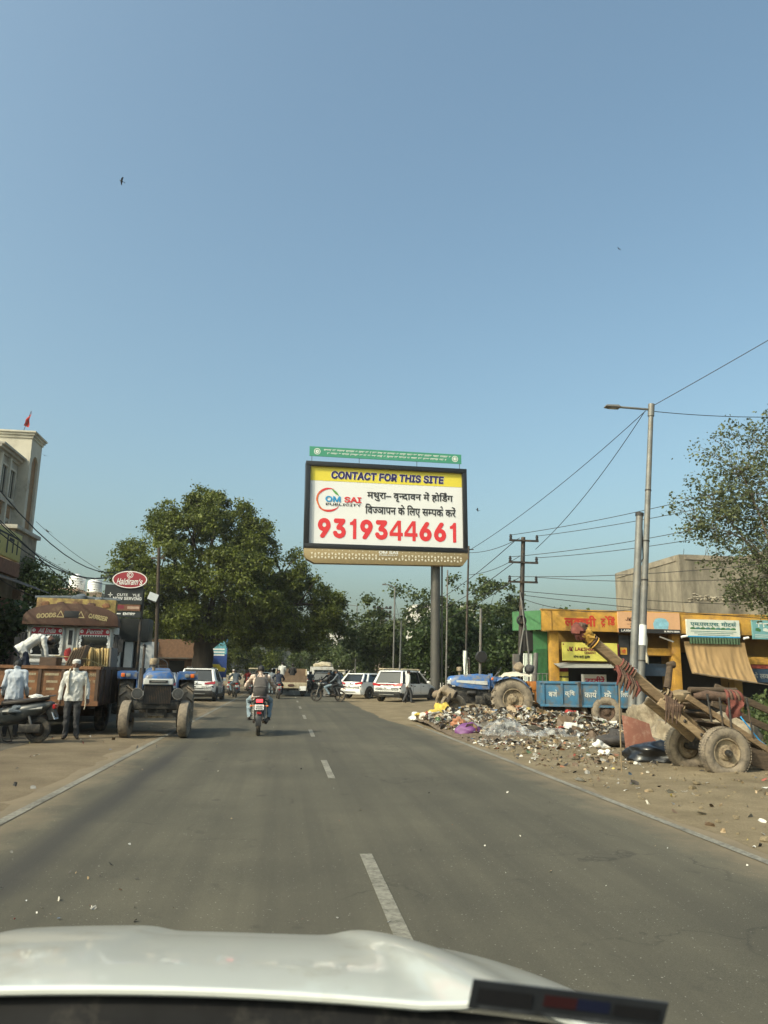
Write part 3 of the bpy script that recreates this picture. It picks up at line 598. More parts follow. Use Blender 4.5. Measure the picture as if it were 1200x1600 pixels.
b = MB(); b.bb(-.15, -.12, .45, 1.42, 0, 12.4); b.build('niche_cladding', 'brown_cladding', t, smooth=0)
b = MB()
for z, o_, h in ((13.1, .06, .14), (13.24, .13, .12), (13.36, .20, .10)): b.bb(-3.6, o_, .1 - o_, 1.75 + o_, z, z + h)
b.build('cornice', 'cream_plaster', t, bevel=.02)
b = MB(); b.bb(-9, -.55, -2.8, .098, 0, 11.6); b.build('wing', 'wing_plaster', t, smooth=0)
b = MB()
for z, o_, h in ((11.6, .10, .14), (11.74, .25, .14), (11.88, .38, .12)): b.bb(-9.2, -.55 + o_, -3.0, .096, z, z + h)
b.bb(-.55, -.41, -2.8, .09, 9.35, 9.6); b.build('wing_cornice', 'wing_plaster', t, bevel=.02)
b = MB(); b.bb(-8.5, -1.5, -2.6, .09, 12.0, 12.6); b.build('parapet', 'wing_plaster', t)
for i in range(2):
    y = -.75 - 1.15 * i
    b = MB(); b.bb(-.55, -.37, y - .57 - .08, y - .57 + .08, 0, 11.6); b.build('pilaster', 'cream_plaster', t, bevel=.01)
    w = MB(); w.bb(-.55, -.51, y - .32, y + .32, 9.75, 11.1); wo = w.build('window', 'window_dark', t, smooth=0)
    w = MB(); w.bb(-.55, -.43, y - .38, y - .32, 9.68, 11.18); w.bb(-.55, -.43, y + .32, y + .38, 9.68, 11.18); w.bb(-.55, -.42, y - .40, y + .40, 11.1, 11.2); w.bb(-.55, -.40, y - .42, y + .42, 9.6, 9.68); w.bb(-.52, -.48, y - .02, y + .02, 9.75, 11.1); w.build('frame', 'cream_plaster', wo, smooth=0)
    ap = [(y - .28, 6.6), (y + .28, 6.6)] + [(y + .28 * math.cos(PI * k / 10), 8.3 + .28 * math.sin(PI * k / 10)) for k in range(11)]
    w = MB(); w.prism(ap, -.55, -.505, 'yz'); wo = w.build('arched_window', 'window_dark', t, smooth=0)
    w = MB(); w.tube([(-.49, y + .31, 6.6), (-.49, y + .31, 8.3)] + [(-.49, y + .31 * math.cos(PI * k / 10), 8.3 + .31 * math.sin(PI * k / 10)) for k in range(11)] + [(-.49, y - .31, 6.6)], .05, 6); w.bb(-.52, -.48, y - .02, y + .02, 6.6, 8.6); w.build('frame', 'cream_plaster', wo)
    w = MB(); w.bb(-.55, -.52, y - .4, y + .4, 8.75, 9.3); w.build('brown_panel', 'brown_cladding', t, smooth=0)
t = tag(thing('flag', '', 'flag', (-13.85, 39.9, 13.46)), 'small red flag drooping on top of the beige tower', 'flag')
b = MB(); b.cyl((0, 0, 0), (.25, 0, 1.05), .015, n=6); b.build('flag_staff', 'dark_iron', t)
b = MB(); b.grid(lambda u, v: (.25 - .04 * u - .30 * u * (1 - v * .9) + .02 + .03 * math.sin(u * 9), .04 * math.sin(u * 7 + v * 3), 1.02 - .75 * u * (1 - .1 * v) - .20 * v * u), 10, 6); b.build('flag_cloth', 'flag_red', t)
# ------------------------------------------------------------------ left: low shop row
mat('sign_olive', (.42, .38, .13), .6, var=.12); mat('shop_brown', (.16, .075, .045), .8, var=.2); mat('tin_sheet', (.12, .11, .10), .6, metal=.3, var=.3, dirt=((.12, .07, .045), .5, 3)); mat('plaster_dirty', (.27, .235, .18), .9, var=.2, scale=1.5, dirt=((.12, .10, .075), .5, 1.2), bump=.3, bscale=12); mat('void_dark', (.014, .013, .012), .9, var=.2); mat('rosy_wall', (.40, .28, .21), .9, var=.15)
t = thing('low_shop_row', 'shaded row of low shops with olive sign at the far left', 'building', (-9.7, 10, 0))
b = MB(); b.bb(-5, 0, -6, 12, 0, 4.3); b.bb(-5, 0, 12.002, 19, 0, 4.9); b.build('wall', 'plaster_dirty', t, smooth=0)
b = MB(); b.bb(.002, .16, 13.2, 18.6, 5.15, 6.1); s1 = b.build('sign_board', 'sign_olive', t, bevel=.02)
for y_, w_, h_, z_ in ((16.0, 4.6, .07, 5.92), (14.5, .5, .08, 5.5), (16.4, .1, .5, 5.65), (14.2, .12, .6, 5.6), (14.9, .9, .10, 5.75), (15.0, .12, .45, 5.5), (15.9, .16, .34, 5.85), (16.2, .7, .09, 5.55), (17.2, .14, .62, 5.6), (17.6, .5, .1, 5.8), (17.75, .12, .4, 5.55), (18.2, .12, .5, 5.6)): rect(s1, (.162, y_, z_), (0, 1, 0), Z3, w_, h_, 'ink_black', .003, 'worn_letter')
b = MB(); b.bb(.002, .12, 13, 18.8, 4.62, 5.1); b.build('fascia', 'shop_brown', t)
b = MB()
for i in range(40): b.bb(.01, 1.25, 11.9 + i * .18, 12.04 + i * .18, 0, .012)
b.v = [(x, y, z + 4.55 - .38 * x + (.02 if int((y - 11.9) / .18) % 2 else 0)) for x, y, z in b.v]; b.build('tin_awning', 'tin_sheet', t, smooth=0)
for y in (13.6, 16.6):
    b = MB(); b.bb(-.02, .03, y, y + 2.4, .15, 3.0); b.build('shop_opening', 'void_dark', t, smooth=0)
for y in (13.2, 16.2, 18.85):
    b = MB(); b.bb(.0, .3, y - .15, y + .15, 0, 4.2); b.build('pillar', 'rosy_wall', t, bevel=.01)
b = MB(); b.bb(.0, .15, 13, 19, 3.2, 3.8); b.build('lintel', 'shop_brown', t)
t = thing('grey_annexe', 'narrow grey block with flat slab roof beside the olive sign', 'building', (-10.3, 31.2, 0))
b = MB(); b.bb(-2.5, 0, -1.2, 1.4, 0, 6.6); b.build('wall', 'plaster_dirty', t, smooth=0); b = MB(); b.bb(-2.8, .12, -1.35, 1.5, 6.6, 6.75); b.build('roof_slab', 'wing_plaster', t, bevel=.01)
b = MB(); b.bb(.0, .03, -.9, -.45, 4.6, 6.2); b.build('poster_strip', 'rosy_wall', t, smooth=0)
# water tank house
mat('tank_white', (.75, .76, .76), .5, var=.06); mat('house_brown', (.21, .165, .125), .9, var=.15, scale=1); mat('house_cream', (.52, .43, .30), .9, var=.1, scale=1)
t = thing('far_house', 'far brown and cream house with flat roof above the truck', 'house', (-16.6, 61, 0))
b = MB(); b.bb(-1.6, .65, 0, 5, 0, 7.3); b.bb(.652, 2.4, .3, 5, 0, 7.25); b.mi(0); b.build('wall', 'house_cream', t, smooth=0)
b = MB(); b.bb(.65, 2.42, .25, .32, 0, 7.28); b.build('side_wall', 'house_brown', t, smooth=0)
b = MB(); b.bb(-1.7, .75, -.1, 5, 7.3, 7.5); b.build('roof_edge', 'rosy_wall', t)
for dx, rr, lb in ((.25, .62, 'larger domed white water tank on the far brown house roof'), (1.6, .55, 'smaller ribbed white water tank on the far brown house roof')):
    w = MB(); w.lathe([(.001, 1.25), (rr * .3, 1.24), (rr * .35, 1.12), (rr * .8, 1.05), (rr, .9)] + [q for k in range(5) for q in ((rr, .85 - k * .17), (rr * .95, .78 - k * .17))] + [(rr, 0), (.001, 0)], (0, 0, 0), 'Z', 20)
    tk = w.build('water_tank', 'tank_white', smooth=30); tag(tk, lb, 'water tank', 'roof water tanks'); tk.location = (-16.6 + dx, 62.3, 7.5 if dx < .6 else 7.25)
# brick house and hoarding under the tree
mat('brick_orange', (.20, .115, .07), .9, var=.25, scale=5, dirt=((.16, .10, .07), .4, 3), bump=.3); mat('hoarding_blue', (.03, .07, .26), .5); mat('hoarding_teal', (.12, .35, .42), .5, var=.3, scale=2); mat('hoarding_yellow', (.62, .50, .05), .5)
t = thing('brick_house', 'low orange brick house in the shade behind the big tree', 'house', (-9.6, 65, 0))
b = MB(); b.bb(-4.5, 2.2, 0, 5, 0, 4.0); b.build('wall', 'brick_orange', t, smooth=0)
for x in (-3.9, -1.9, .3):
    b = MB(); b.bb(x, x + 1.2, -.03, .02, 0, 2.3); b.build('door', 'void_dark', t, smooth=0)
b = MB(); b.bb(-4.7, 2.4, -.9, 0, 2.45, 2.55); b.build('canopy', 'tin_sheet', t)
t = thing('hoarding', 'blue poster hoarding with a yellow car under the tree', 'hoarding', (-6.1, 70, 0))
b = MB(); b.bb(-1.2, .85, 0, .12, .9, 4.0); b.build('panel', 'hoarding_blue', t, smooth=0)
rect(t, (-.15, 0, 3.3), X3, Z3, 1.9, 1.25, 'hoarding_teal')
for k in range(3): rect(t, (-.1, 0, 3.05 - .22 * k), X3, Z3, 1.5, .11, 'plate_white', .006)
flat(t, [(-.75, 0), (.75, 0), (.8, .25), (.5, .32), (.3, .55), (-.3, .55), (-.55, .32), (-.8, .25)], (.0, 0, 1.35), X3, Z3, 'hoarding_yellow', .006)
for x in (-.9, .6): b = MB(); b.cyl((x, .06, 0), (x, .06, .9), .05); b.build('leg', 'dark_iron', t)
t.scale = (1.17, 1.17, 1.12)
# ================================================================== BILLBOARD
mat('bb_white', (.74, .74, .73), .45, var=.02, scale=1); mat('bb_black', (.012, .012, .013), .35, var=.1); mat('bb_yellow', (.72, .60, .055), .5, var=.04); mat('bb_red', (.66, .035, .04), .5, var=.04); mat('bb_navy', (.022, .012, .10), .5); mat('bb_blue', (.03, .30, .60), .5); mat('bb_orange', (.70, .16, .03), .5); mat('bb_green', (.05, .27, .17), .6, var=.06); mat('bb_leaf', (.10, .33, .07), .5); mat('gold_metal', (.36, .27, .14), .45, metal=.3, var=.08); mat('post_grey', (.09, .086, .078), .5, metal=.3, var=.15, scale=2, dirt=((.10, .08, .06), .3, 2)); mat('lattice_light', (.70, .64, .50), .6, var=.05)
bbd = thing('billboard', 'large lit phone number billboard on a single grey post', 'billboard', (8.62, 44.35, 0), R_(3.5))
tl = R_(.8)
bx_ = Vector((math.cos(tl), 0, math.sin(tl))); bz_ = Vector((-math.sin(tl), 0, math.cos(tl)))
BO = Vector((-3.08, -.45, 11.08)); BW, BH = 9.68, 5.12       # centre of the front face, outer size
RB = Matrix((bx_, Y3, bz_)).transposed()
def bp(u, v, d=0): return BO + bx_ * u + bz_ * v + Y3 * d
b = MB(); b.lathe([(.28, 0), (.28, 10.2)], (0, .25, 0), 'Z', 24); b.lathe([(.42, 0), (.42, .05), (.30, .3), (.28, .5)], (0, .25, 0), 'Z', 24); b.build('post', 'post_grey', bbd)
b = MB(); b.cyl((.42, .35, 0), (.42, .35, 8.2), .05); b.build('cable_pipe', 'post_grey', bbd)
b = MB(); fr = .27
b.box(bp(0, BH / 2 - fr / 2, .3), (BW, .72, fr), RB); b.box(bp(0, -BH / 2 + fr / 2, .3), (BW, .72, fr), RB); b.box(bp(-BW / 2 + fr / 2, 0, .3), (fr, .72, BH - 2 * fr - .002), RB); b.box(bp(BW / 2 - fr / 2, 0, .3), (fr, .72, BH - 2 * fr - .002), RB)
b.build('frame', 'bb_black', bbd, bevel=.02)
b = MB(); b.box(bp(0, 0, .38), (BW - .1, .45, BH - .1), RB); b.build('box', 'bb_black', bbd)
FW, FH = BW - 2 * fr, BH - 2 * fr; FD = .12
b = MB(); b.grid(lambda u, v: bp((u - .5) * FW, (v - .5) * FH, FD + .0012 * noise.noise(Vector((u * 9, v * 5, 0))) * (1 + 2 * max(0, u - .8) * max(0, .35 - v) * 20)), 60, 30); face = b.build('poster', 'bb_white', bbd, smooth=60)
def fp(u, v): return bp((u - .5) * FW, (.5 - v) * FH, FD - .005)
rect(face, fp(.5, .093), bx_, bz_, FW - .03, FH * .186, 'bb_yellow', .004, 'yellow_band')
lettering(face, 'CONTACT FOR THIS SITE', fp(.506, .103), bx_, bz_, FW * .75, FH * .115, 'bb_white', .065, .1, depth=.008)
lettering(face, 'CONTACT FOR THIS SITE', fp(.506, .103), bx_, bz_, FW * .745, FH * .108, 'bb_navy', .042, .1, depth=.014)
lettering(face, 'मथुरा– वृ|~न|दावन में हो|^िडं|ग', fp(.652, .345), bx_, bz_, FW * .57, FH * .155, 'ink_black', .022, dv=True, depth=.008)
lettering(face, 'िव|~ज|ञापन के िलए स|~म|प|^क| |करें', fp(.655, .535), bx_, bz_, FW * .60, FH * .165, 'ink_black', .022, dv=True, depth=.008)
x_ = .050
for ch_ in '9319344661':      # the phone number, digit by digit
    cw_ = .070 if ch_ == '1' else .090; cc_ = fp(x_ + cw_ / 2, .795); hh_ = FH * .26; ww_ = FW * (cw_ - .003)
    if ch_ == '4': flat(face, [(ww_ * q[0], hh_ * q[1]) for q in ((.12, -.5), (.36, -.5), (.36, -.28), (.5, -.28), (.5, -.10), (.36, -.10), (.36, .5), (.10, .5), (-.5, -.10), (-.5, -.28), (.12, -.28), (.12, -.10), (-.26, -.10), (.12, .27))], cc_, bx_, bz_, 'bb_red', .008, 'lettering', [[0, 1, 2, 10], [9, 10, 11, 12], [9, 12, 8], [8, 12, 13, 7], [10, 2, 5, 11], [2, 3, 4, 5], [11, 5, 6, 7, 13]])
    elif ch_ == '1': flat(face, [(ww_ * q[0], hh_ * q[1]) for q in ((.0, -.5), (.32, -.5), (.32, .5), (.08, .5), (-.02, .40), (-.16, .34), (-.30, .32), (-.30, .19), (.0, .19))], cc_, bx_, bz_, 'bb_red', .008, 'lettering', [[0, 1, 2, 8], [8, 2, 3, 4, 5, 6, 7]])
    else: lettering(face, ch_, cc_, bx_, bz_, ww_, hh_, 'bb_red', .042, depth=.008)
    x_ += cw_ + .0065
def ring2(cx, cy, r, a0, a1, w0, w1, n=28):
    vs = []; fs = []
    for i in range(n + 1):
        a = R_(a0 + (a1 - a0) * i / n); w = w0 + (w1 - w0) * math.sin(PI * i / n); vs += [(cx + (r - w) * math.cos(a), cy + (r - w) * math.sin(a)), (cx + r * math.cos(a), cy + r * math.sin(a))]
    return vs, [[2 * i, 2 * i + 1, 2 * i + 3, 2 * i + 2] for i in range(n)]
LC = fp(.118, .43); LR = FH * .155
for a0, a1, m_, dr in ((60, 190, 'bb_red', 1), (120, 265, 'bb_orange', .97), (215, 330, 'bb_red', 1.02), (20, 75, 'bb_leaf', .95)):
    v2, f2 = ring2(0, 0, LR * dr, a0, a1, .01, .13 if m_ != 'bb_orange' else .09); flat(face, v2, LC, bx_, bz_, m_, .008 + (.004 if m_ == 'bb_orange' else 0), 'logo_ring', f2)
lettering(face, 'OM', fp(.148, .420), bx_, bz_, FW * .098, FH * .078, 'bb_blue', .03, depth=.016); lettering(face, 'SAI', fp(.275, .420), bx_, bz_, FW * .112, FH * .078, 'bb_red', .03, depth=.016)
lettering(face, 'PUBLICITY', fp(.215, .487), bx_, bz_, FW * .225, FH * .032, 'ink_black', .012, depth=.016)
# gold lattice skirt
b = MB(); zz = -BH / 2; hw = BW / 2
poly = [(-hw + .02, zz - .005), (hw - .02, zz - .005), (hw - .02, zz - .35), (hw - .35, zz - .78), (-hw + .6, zz - .86), (-hw + .15, zz - .62), (-hw + .02, zz - .35)]
b.prism(poly, -.02, .55, 'xz'); b.v = [tuple(bp(x, z, y)) for x, y, z in b.v]; sk = b.build('lattice_skirt', 'gold_metal', bbd, bevel=.015)
b = MB(); n = 46
for i in range(n):
    x = -hw + .45 + (BW - .9) * i / (n - 1)
    for r_ in range(2):
        z0 = zz - .30 - .20 * r_; s_ = .085
        if 19 < i < 27 and r_ == 0: continue
        q = [(x - s_ * .8, z0 - s_), (x + s_ * .8, z0 - s_), (x, z0 + s_ * .7)] if (i + r_) % 2 else [(x - s_ * .8, z0 + s_ * .7), (x, z0 - s_), (x + s_ * .8, z0 + s_ * .7)]
        b.add([bp(a, c_, -.026) for a, c_ in q], [(0, 1, 2)])
    if i % 2: x_ = x; b.add([bp(a, c_, -.026) for a, c_ in ((x_ - .03, zz - .12), (x_ + .03, zz - .12), (x_, zz - .06))], [(0, 1, 2)])
b.build('lattice_openings', 'lattice_light', sk, smooth=0)
lettering(sk, 'OM SAI', bp(.05, zz - .13, -.02), bx_, bz_, 1.15, .17, 'plate_white', .025, depth=.008); lettering(sk, 'PUBLICITY', bp(.05, zz - .29, -.02), bx_, bz_, 1.1, .07, 'plate_white', .03, depth=.008)
# green notice strip on four stays
b = MB(); gz = BH / 2 + .62; b.box(bp(-.05, gz, .1), (9.2, .06, .58), RB); gs = b.build('notice_strip', 'bb_green', bbd)
for u in (-4.5, -1.7, 1.8, 4.45):
    b = MB(); b.cyl(bp(u, BH / 2 - .02, .15), bp(u, gz + .25, .15), .018, n=6); b.build('stay', 'bb_black', bbd)
for k, w_ in enumerate((7.6, 7.2)):
    b = MB(); rr = random.Random(k); x = -w_ / 2      # lines of print too small to read
    while x < w_ / 2:
        l = rr.uniform(.08, .5)
        b.add([bp(x + a * l, gz + .10 - .20 * k + c_, .062) for a, c_ in ((0, .035), (1, .035), (1, .058), (0, .058))], [(0, 1, 2, 3)])
        for q in range(int(l / .07)):
            xx = x + q * .07; hh = rr.uniform(.03, .09); b.add([bp(xx + a, gz + .10 - .20 * k + .035 - hh * c_, .062) for a, c_ in ((0, 0), (.028, 0), (.028, 1), (0, 1))], [(0, 1, 2, 3)])
        x += l + .07
    b.build('small_print', 'plate_white', gs, smooth=0)
for u in (-4.2, 4.15):
    v2, f2 = ring2(0, 0, .19, 0, 360, .04, .04); flat(gs, v2, bp(u, gz, .066), bx_, bz_, 'plate_white', .002, 'seal', f2); v2, f2 = ring2(0, 0, .10, 0, 360, .04, .09); flat(gs, v2, bp(u, gz, .066), bx_, bz_, 'plate_white', .002, 'seal', f2)

# ================================================================== RIGHT: SHOP ROW (facade along y = 30)
mat('shop_yellow', (.50, .275, .045), .8, var=.18, scale=2.5, dirt=((.27, .15, .05), .5, 2.0)); mat('shop_ochre', (.25, .15, .035), .85, var=.2, scale=2); mat('shop_green', (.05, .17, .065), .7, var=.15, dirt=((.06, .12, .05), .3, 2)); mat('sign_red', (.50, .045, .02), .6, var=.1); mat('peach', (.62, .36, .20), .6, var=.04); mat('brown_ink', (.10, .035, .02), .6); mat('sign_pale', (.62, .66, .60), .6, var=.06, dirt=((.55, .55, .40), .2, 3)); mat('sign_teal', (.16, .36, .38), .6, var=.15, scale=3); mat('teal_ink', (.06, .20, .20), .6); mat('canvas', (.33, .215, .10), .95, var=.14, scale=2.5, bump=.5, bscale=10, stretch=(1, 1, .3)); mat('valance', (.055, .10, .055), .9, var=.2); mat('jk_yellow', (.62, .56, .11), .6, var=.08, dirt=((.45, .40, .14), .3, 3)); mat('maroon', (.20, .02, .035), .6); mat('navy_sign', (.025, .05, .09), .5); mat('brick_red', (.28, .05, .03), .7); mat('sky_shirt', (.25, .50, .62), .6); mat('print_red', (.55, .02, .08), .6); mat('grey_sheet', (.28, .28, .26), .6, var=.12); mat('stack_goods', (.13, .10, .075), .9, var=.4, scale=6)
sr = thing('shop_row', 'yellow fronted row of small shops with painted signs', 'building', (10.1, 30, 0))
def sx_(px): return (px - 845) * .0275
def sz_(py): return 4.11 - (py - 953) * .0253
b = MB(); b.bb(.8, 16, 1.3, 2.4, 0, 3.9); b.build('back_wall', 'shop_ochre', sr, smooth=0)
b = MB(); b.bb(.6, 16.2, .16, 2.6, 3.9, 4.02); b.build('roof_slab', 'plaster_dirty', sr)
b = MB(); b.bb(0, 16, .0, .14, 3.31, 4.12); fa = b.build('fascia', 'shop_yellow', sr, bevel=.01)
b = MB(); b.prism([(-.86, 1.0), (-.02, 0), (-.02, .14), (-.86, 1.14)], 3.33, 4.10, 'xy'); gf = b.build('green_fascia', 'shop_green', sr)
lettering(gf, 'स', (-.6, .69, 3.75), (.64, -.77, 0), Z3, .25, .3, 'plate_white', .02, dv=True)
b = MB(); b.bb(0, 16, -.02, .16, 4.12, 4.17); b.build('fascia_cap', 'shop_yellow', sr)
lettering(fa, 'ल|~क|~ष|मी', (1.62, 0, 3.72), X3, Z3, 1.35, .46, 'sign_red', .04, dv=True, depth=.006); lettering(fa, '_ट|े|िडं', (2.78, 0, 3.72), X3, Z3, .62, .46, 'sign_red', .04, dv=True, depth=.006)
b = MB(); b.bb(.42, .43, -.02, 0, 3.31, 4.12); b.build('seam', 'shop_ochre', sr)
b = MB(); b.bb(3.18, 5.82, -.08, 0, 3.30, 4.13); pb = b.build('sign_board', 'peach', sr); pb['label'] = 'peach advert board'
rect(pb, (4.5, -.08, 3.235 + .14), X3, Z3, 2.64, .17, 'ink_black', .004); lettering(pb, 'LAXMI TRA', (3.72, -.08, 3.375), X3, Z3, .85, .09, 'plate_white', .02, depth=.01); lettering(pb, 'M. 98376 08055', (5.45, -.08, 3.375), X3, Z3, .65, .07, 'plate_white', .04, depth=.01)
lettering(pb, 'JKSuper', (3.92, -.08, 3.82), X3, Z3, .85, .17, 'brown_ink', .02, depth=.006); lettering(pb, '— CEMENT —', (3.92, -.08, 3.64), X3, Z3, .75, .07, 'brown_ink', .03, depth=.006); lettering(pb, 'BUILD SAFE', (3.95, -.08, 3.54), X3, Z3, .55, .05, 'brown_ink', .03, depth=.006)
flat(pb, [(-.30, 0), (.30, 0), (.34, .25), (.22, .40), (.08, .44), (-.08, .44), (-.24, .40), (-.34, .2)], (5.0, -.08, 3.47), X3, Z3, 'sky_shirt', .006, 'printed_shirt')
b = MB(); b.bb(6.1, 8.4, -.10, 0, 3.18, 3.90); ms = b.build('sign_board', 'sign_pale', sr); ms['label'] = 'pale motor shop sign'
lettering(ms, 'एम|.|एल|.|एस|.| |मोट|^स', (7.25, -.10, 3.72), X3, Z3, 2.0, .24, 'teal_ink', .02, dv=True, depth=.006)
rr = random.Random(3)
for k in range(9): flat(ms, [(-.10, 0), (.1, 0), (.12, .05), (.04, .09), (-.05, .08), (-.12, .04)], (6.35 + .22 * k, -.10, 3.50), X3, Z3, 'teal_ink' if k % 2 else 'shop_green', .006, 'printed_part')
for k in range(3): rect(ms, (7.25, -.10, 3.42 - .07 * k), X3, Z3, 2.0 - .3 * k, .022, 'teal_ink', .006)
rect(ms, (7.25, -.10, 3.205), X3, Z3, 2.28, .05, 'bb_blue', .006)
b = MB(); b.grid(lambda u, v: (6.15 + 2.2 * u, -.13 + .03 * math.sin(u * 110), 3.16 - .22 * v - .03 * abs(math.sin(u * 55)) * v), 110, 3); b.build('valance', 'valance', sr, smooth=60)
b = MB(); b.bb(8.98, 11.6, -.10, 0, 3.16, 3.94); ts = b.build('sign_board', 'sign_teal', sr); ts['label'] = 'teal painted shop sign'
rect(ts, (9.9, -.10, 3.80), X3, Z3, 1.5, .05, 'sign_pale', .006)
for k in range(7): rect(ts, (9.25 + .22 * k, -.10, 3.72), X3, Z3, .05, .14, 'sign_pale', .006)
for k in range(5): flat(ts, [(-.12, 0), (.1, -.04), (.14, .05), (.02, .12), (-.1, .1)], (9.2 + .34 * k, -.10, 3.50), X3, Z3, 'sign_pale' if k % 2 else 'shop_green', .006, 'printed_part')
for k in range(2): rect(ts, (9.8, -.10, 3.33 - .08 * k), X3, Z3, 1.5, .025, 'sign_pale', .006)
# pillars and beams
for x0, x1, m_ in ((.42, .78, 'shop_yellow'), (3.75, 4.35, 'void_dark'), (5.62, 5.95, 'shop_yellow'), (8.2, 8.55, 'shop_ochre'), (11.8, 12.2, 'shop_yellow')):
    b = MB(); b.bb(x0, x1, .25, .65, 0, 3.3 if m_ != 'void_dark' else 3.2); b.build('pillar', m_, sr, bevel=.015)
for q_ in ((.782, 3.74, .45, .7, 2.6, 2.85), (4.36, 5.6, .40, .7, 2.42, 2.72), (8.56, 11.79, .40, .7, 2.15, 2.45)): b = MB(); b.bb(*q_); b.build('beam', 'shop_yellow', sr, bevel=.01)
b = MB(); b.bb(8.56, 11.79, .44, .7, 1.98, 2.14); b.build('red_strip', 'brick_red', sr)
b = MB(); b.bb(8.62, 11.75, .46, .56, 1.42, 1.97); ns = b.build('sign_board', 'navy_sign', sr); ns['label'] = 'dark navy painted board'; lettering(ns, 'जे के ल|~क|~ष|मी सी|मेंट', (9.9, .46, 1.70), X3, Z3, 2.1, .26, 'grey_sheet', .015, dv=True)
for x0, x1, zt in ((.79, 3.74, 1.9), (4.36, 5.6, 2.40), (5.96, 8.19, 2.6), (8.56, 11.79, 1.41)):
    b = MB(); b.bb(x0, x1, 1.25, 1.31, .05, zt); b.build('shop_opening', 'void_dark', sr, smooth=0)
# green side shop with shutter and white corrugated sheet
b = MB(); b.bb(-.2, .40, .5, .75, 0, 3.3); b.build('green_door', 'shop_green', sr)
for k in range(10):
    b = MB(); b.bb(-.12 + .05 * k, -.10 + .05 * k, .47, .5, .1, 2.6); b.build('door_slat', 'shop_green', sr)
b = MB(); b.bb(-.55, -.2, .5, .85, 2.5, 3.3); b.build('transom', 'void_dark', sr)
b = MB(); b.grid(lambda u, v: (-.62 + .42 * u, .6 + .02 * math.sin(u * 40), .1 + 2.3 * v), 40, 1); b.build('corrugated_sheet', 'sign_pale', sr, smooth=60)
# yellow cement board, red poster, number board
b = MB(); b.bb(.85, 3.15, .05, .10, 2.14, 2.86); jk = b.build('sign_board', 'jk_yellow', sr); jk['label'] = 'bright yellow cement sign'
lettering(jk, 'JK', (1.18, .05, 2.60), X3, Z3, .26, .18, 'maroon', .03, .2, depth=.006); lettering(jk, 'LAKSHMI', (1.80, .05, 2.60), X3, Z3, .86, .145, 'maroon', .03, .1, depth=.006); lettering(jk, 'CEMENT', (2.0, .05, 2.46), X3, Z3, .48, .09, 'maroon', .02, depth=.006); lettering(jk, 'सोच करो बु|लंद', (1.65, .05, 2.29), X3, Z3, .70, .14, 'ink_black', .03, dv=True, depth=.006)
rect(jk, (.90, .05, 2.78), X3, Z3, .05, .05, 'maroon', .006)
b = MB(); b.bb(2.75, 3.28, .18, .22, 2.30, 2.82); rp_ = b.build('poster', 'maroon', sr); flat(rp_, [(-.12, -.2), (.12, -.2), (.1, .05), (0, .15), (-.1, .05)], (2.98, .18, 2.58), X3, Z3, 'jk_yellow', .005, 'printed_figure')
b = MB(); b.bb(3.34, 3.62, .18, .22, 2.42, 2.70); nb = b.build('number_board', 'shop_yellow', sr); lettering(nb, 'सी', (3.48, .18, 2.56), X3, Z3, .16, .18, 'sign_red', .03, dv=True)
b = MB(); b.loft([[(.55, -.45, 1.86), (3.35, -.45, 1.90), (3.35, .40, 2.10), (.55, .40, 2.06)], [(.55, -.45, 1.84), (3.35, -.45, 1.88), (3.35, .40, 2.08), (.55, .40, 2.04)]]); b.build('sheet_awning', 'grey_sheet', sr)
b = MB(); b.bb(.80, 1.18, .35, .4, 1.3, 1.85); yp = b.build('poster', 'jk_yellow', sr); rect(yp, (.99, .35, 1.78), X3, Z3, .38, .16, 'maroon', .005); rect(yp, (.99, .35, 1.5), X3, Z3, .38, .05, 'ink_black', .005)
b = MB(); b.bb(1.95, 3.0, .9, .95, 1.1, 1.62); br = b.build('banner', 'plate_white', sr); lettering(br, 'त|~स|वी|रें', (2.5, .9, 1.38), X3, Z3, .85, .34, 'print_red', .03, dv=True, depth=.006)
b = MB(); b.bb(4.4, 5.55, .72, .80, 1.6, 2.1); b.build('shop_board', 'navy_sign', sr)
b = MB(); b.bb(3.3, 3.72, .2, .26, .9, 3.2); b.build('black_banner', 'ink_black', sr)
# tan canvas curtain leaning out on a pole
b = MB(); cx0, cx1 = sx_(1062), sx_(1158)
b.grid(lambda u, v: (cx0 + (cx1 - cx0) * u + .10 * v * (u - .3), -.05 - .55 * v ** 1.6 + .05 * noise.noise(Vector((u * 14, v * 1.5, 0))) * min(1, v * 3) + .018 * math.sin(u * 60 + 3 * noise.noise(Vector((u * 4, v * 2, 1)))) * v, 3.0 - (1.28 + .36 * u) * v), 120, 20); b.build('canvas_curtain', 'canvas', sr, smooth=80)
b = MB(); b.cyl((cx0 - .1, -.83, 1.74), (cx1 + .75, -.85, 1.28), .022, n=8); b.build('curtain_pole', 'bark_pale', sr)
for x in (5.85, 8.55):
    b = MB(); b.cyl((x, -.1, 3.2), (x, -.25, 3.2), .025); b.cyl((x - .1, -.25, 3.16), (x + .1, -.28, 3.2), .05); b.build('camera', 'plate_white', sr)
for x in (3.9, 5.1):
    b = MB(); b.box((x, -.3, 3.05), (.05, .65, .05), (R_(20), 0, R_(30))); b.build('bracket', 'galvanised', sr)
mat('sacks', (.35, .31, .25), .95, var=.3, scale=5); 
for i, (x, w_, h_) in enumerate(((1.3, .8, 1.1), (2.2, .9, 1.3), (3.0, .7, .95))):
    b = MB()
    for k in range(5): b.ell((x, 1.0, .12 + .22 * k), (w_ / 2, .3, .15), 12, 8, jit=.15, seed=i * 7 + k)
    b.build('goods_stack', 'stack_goods', sr)
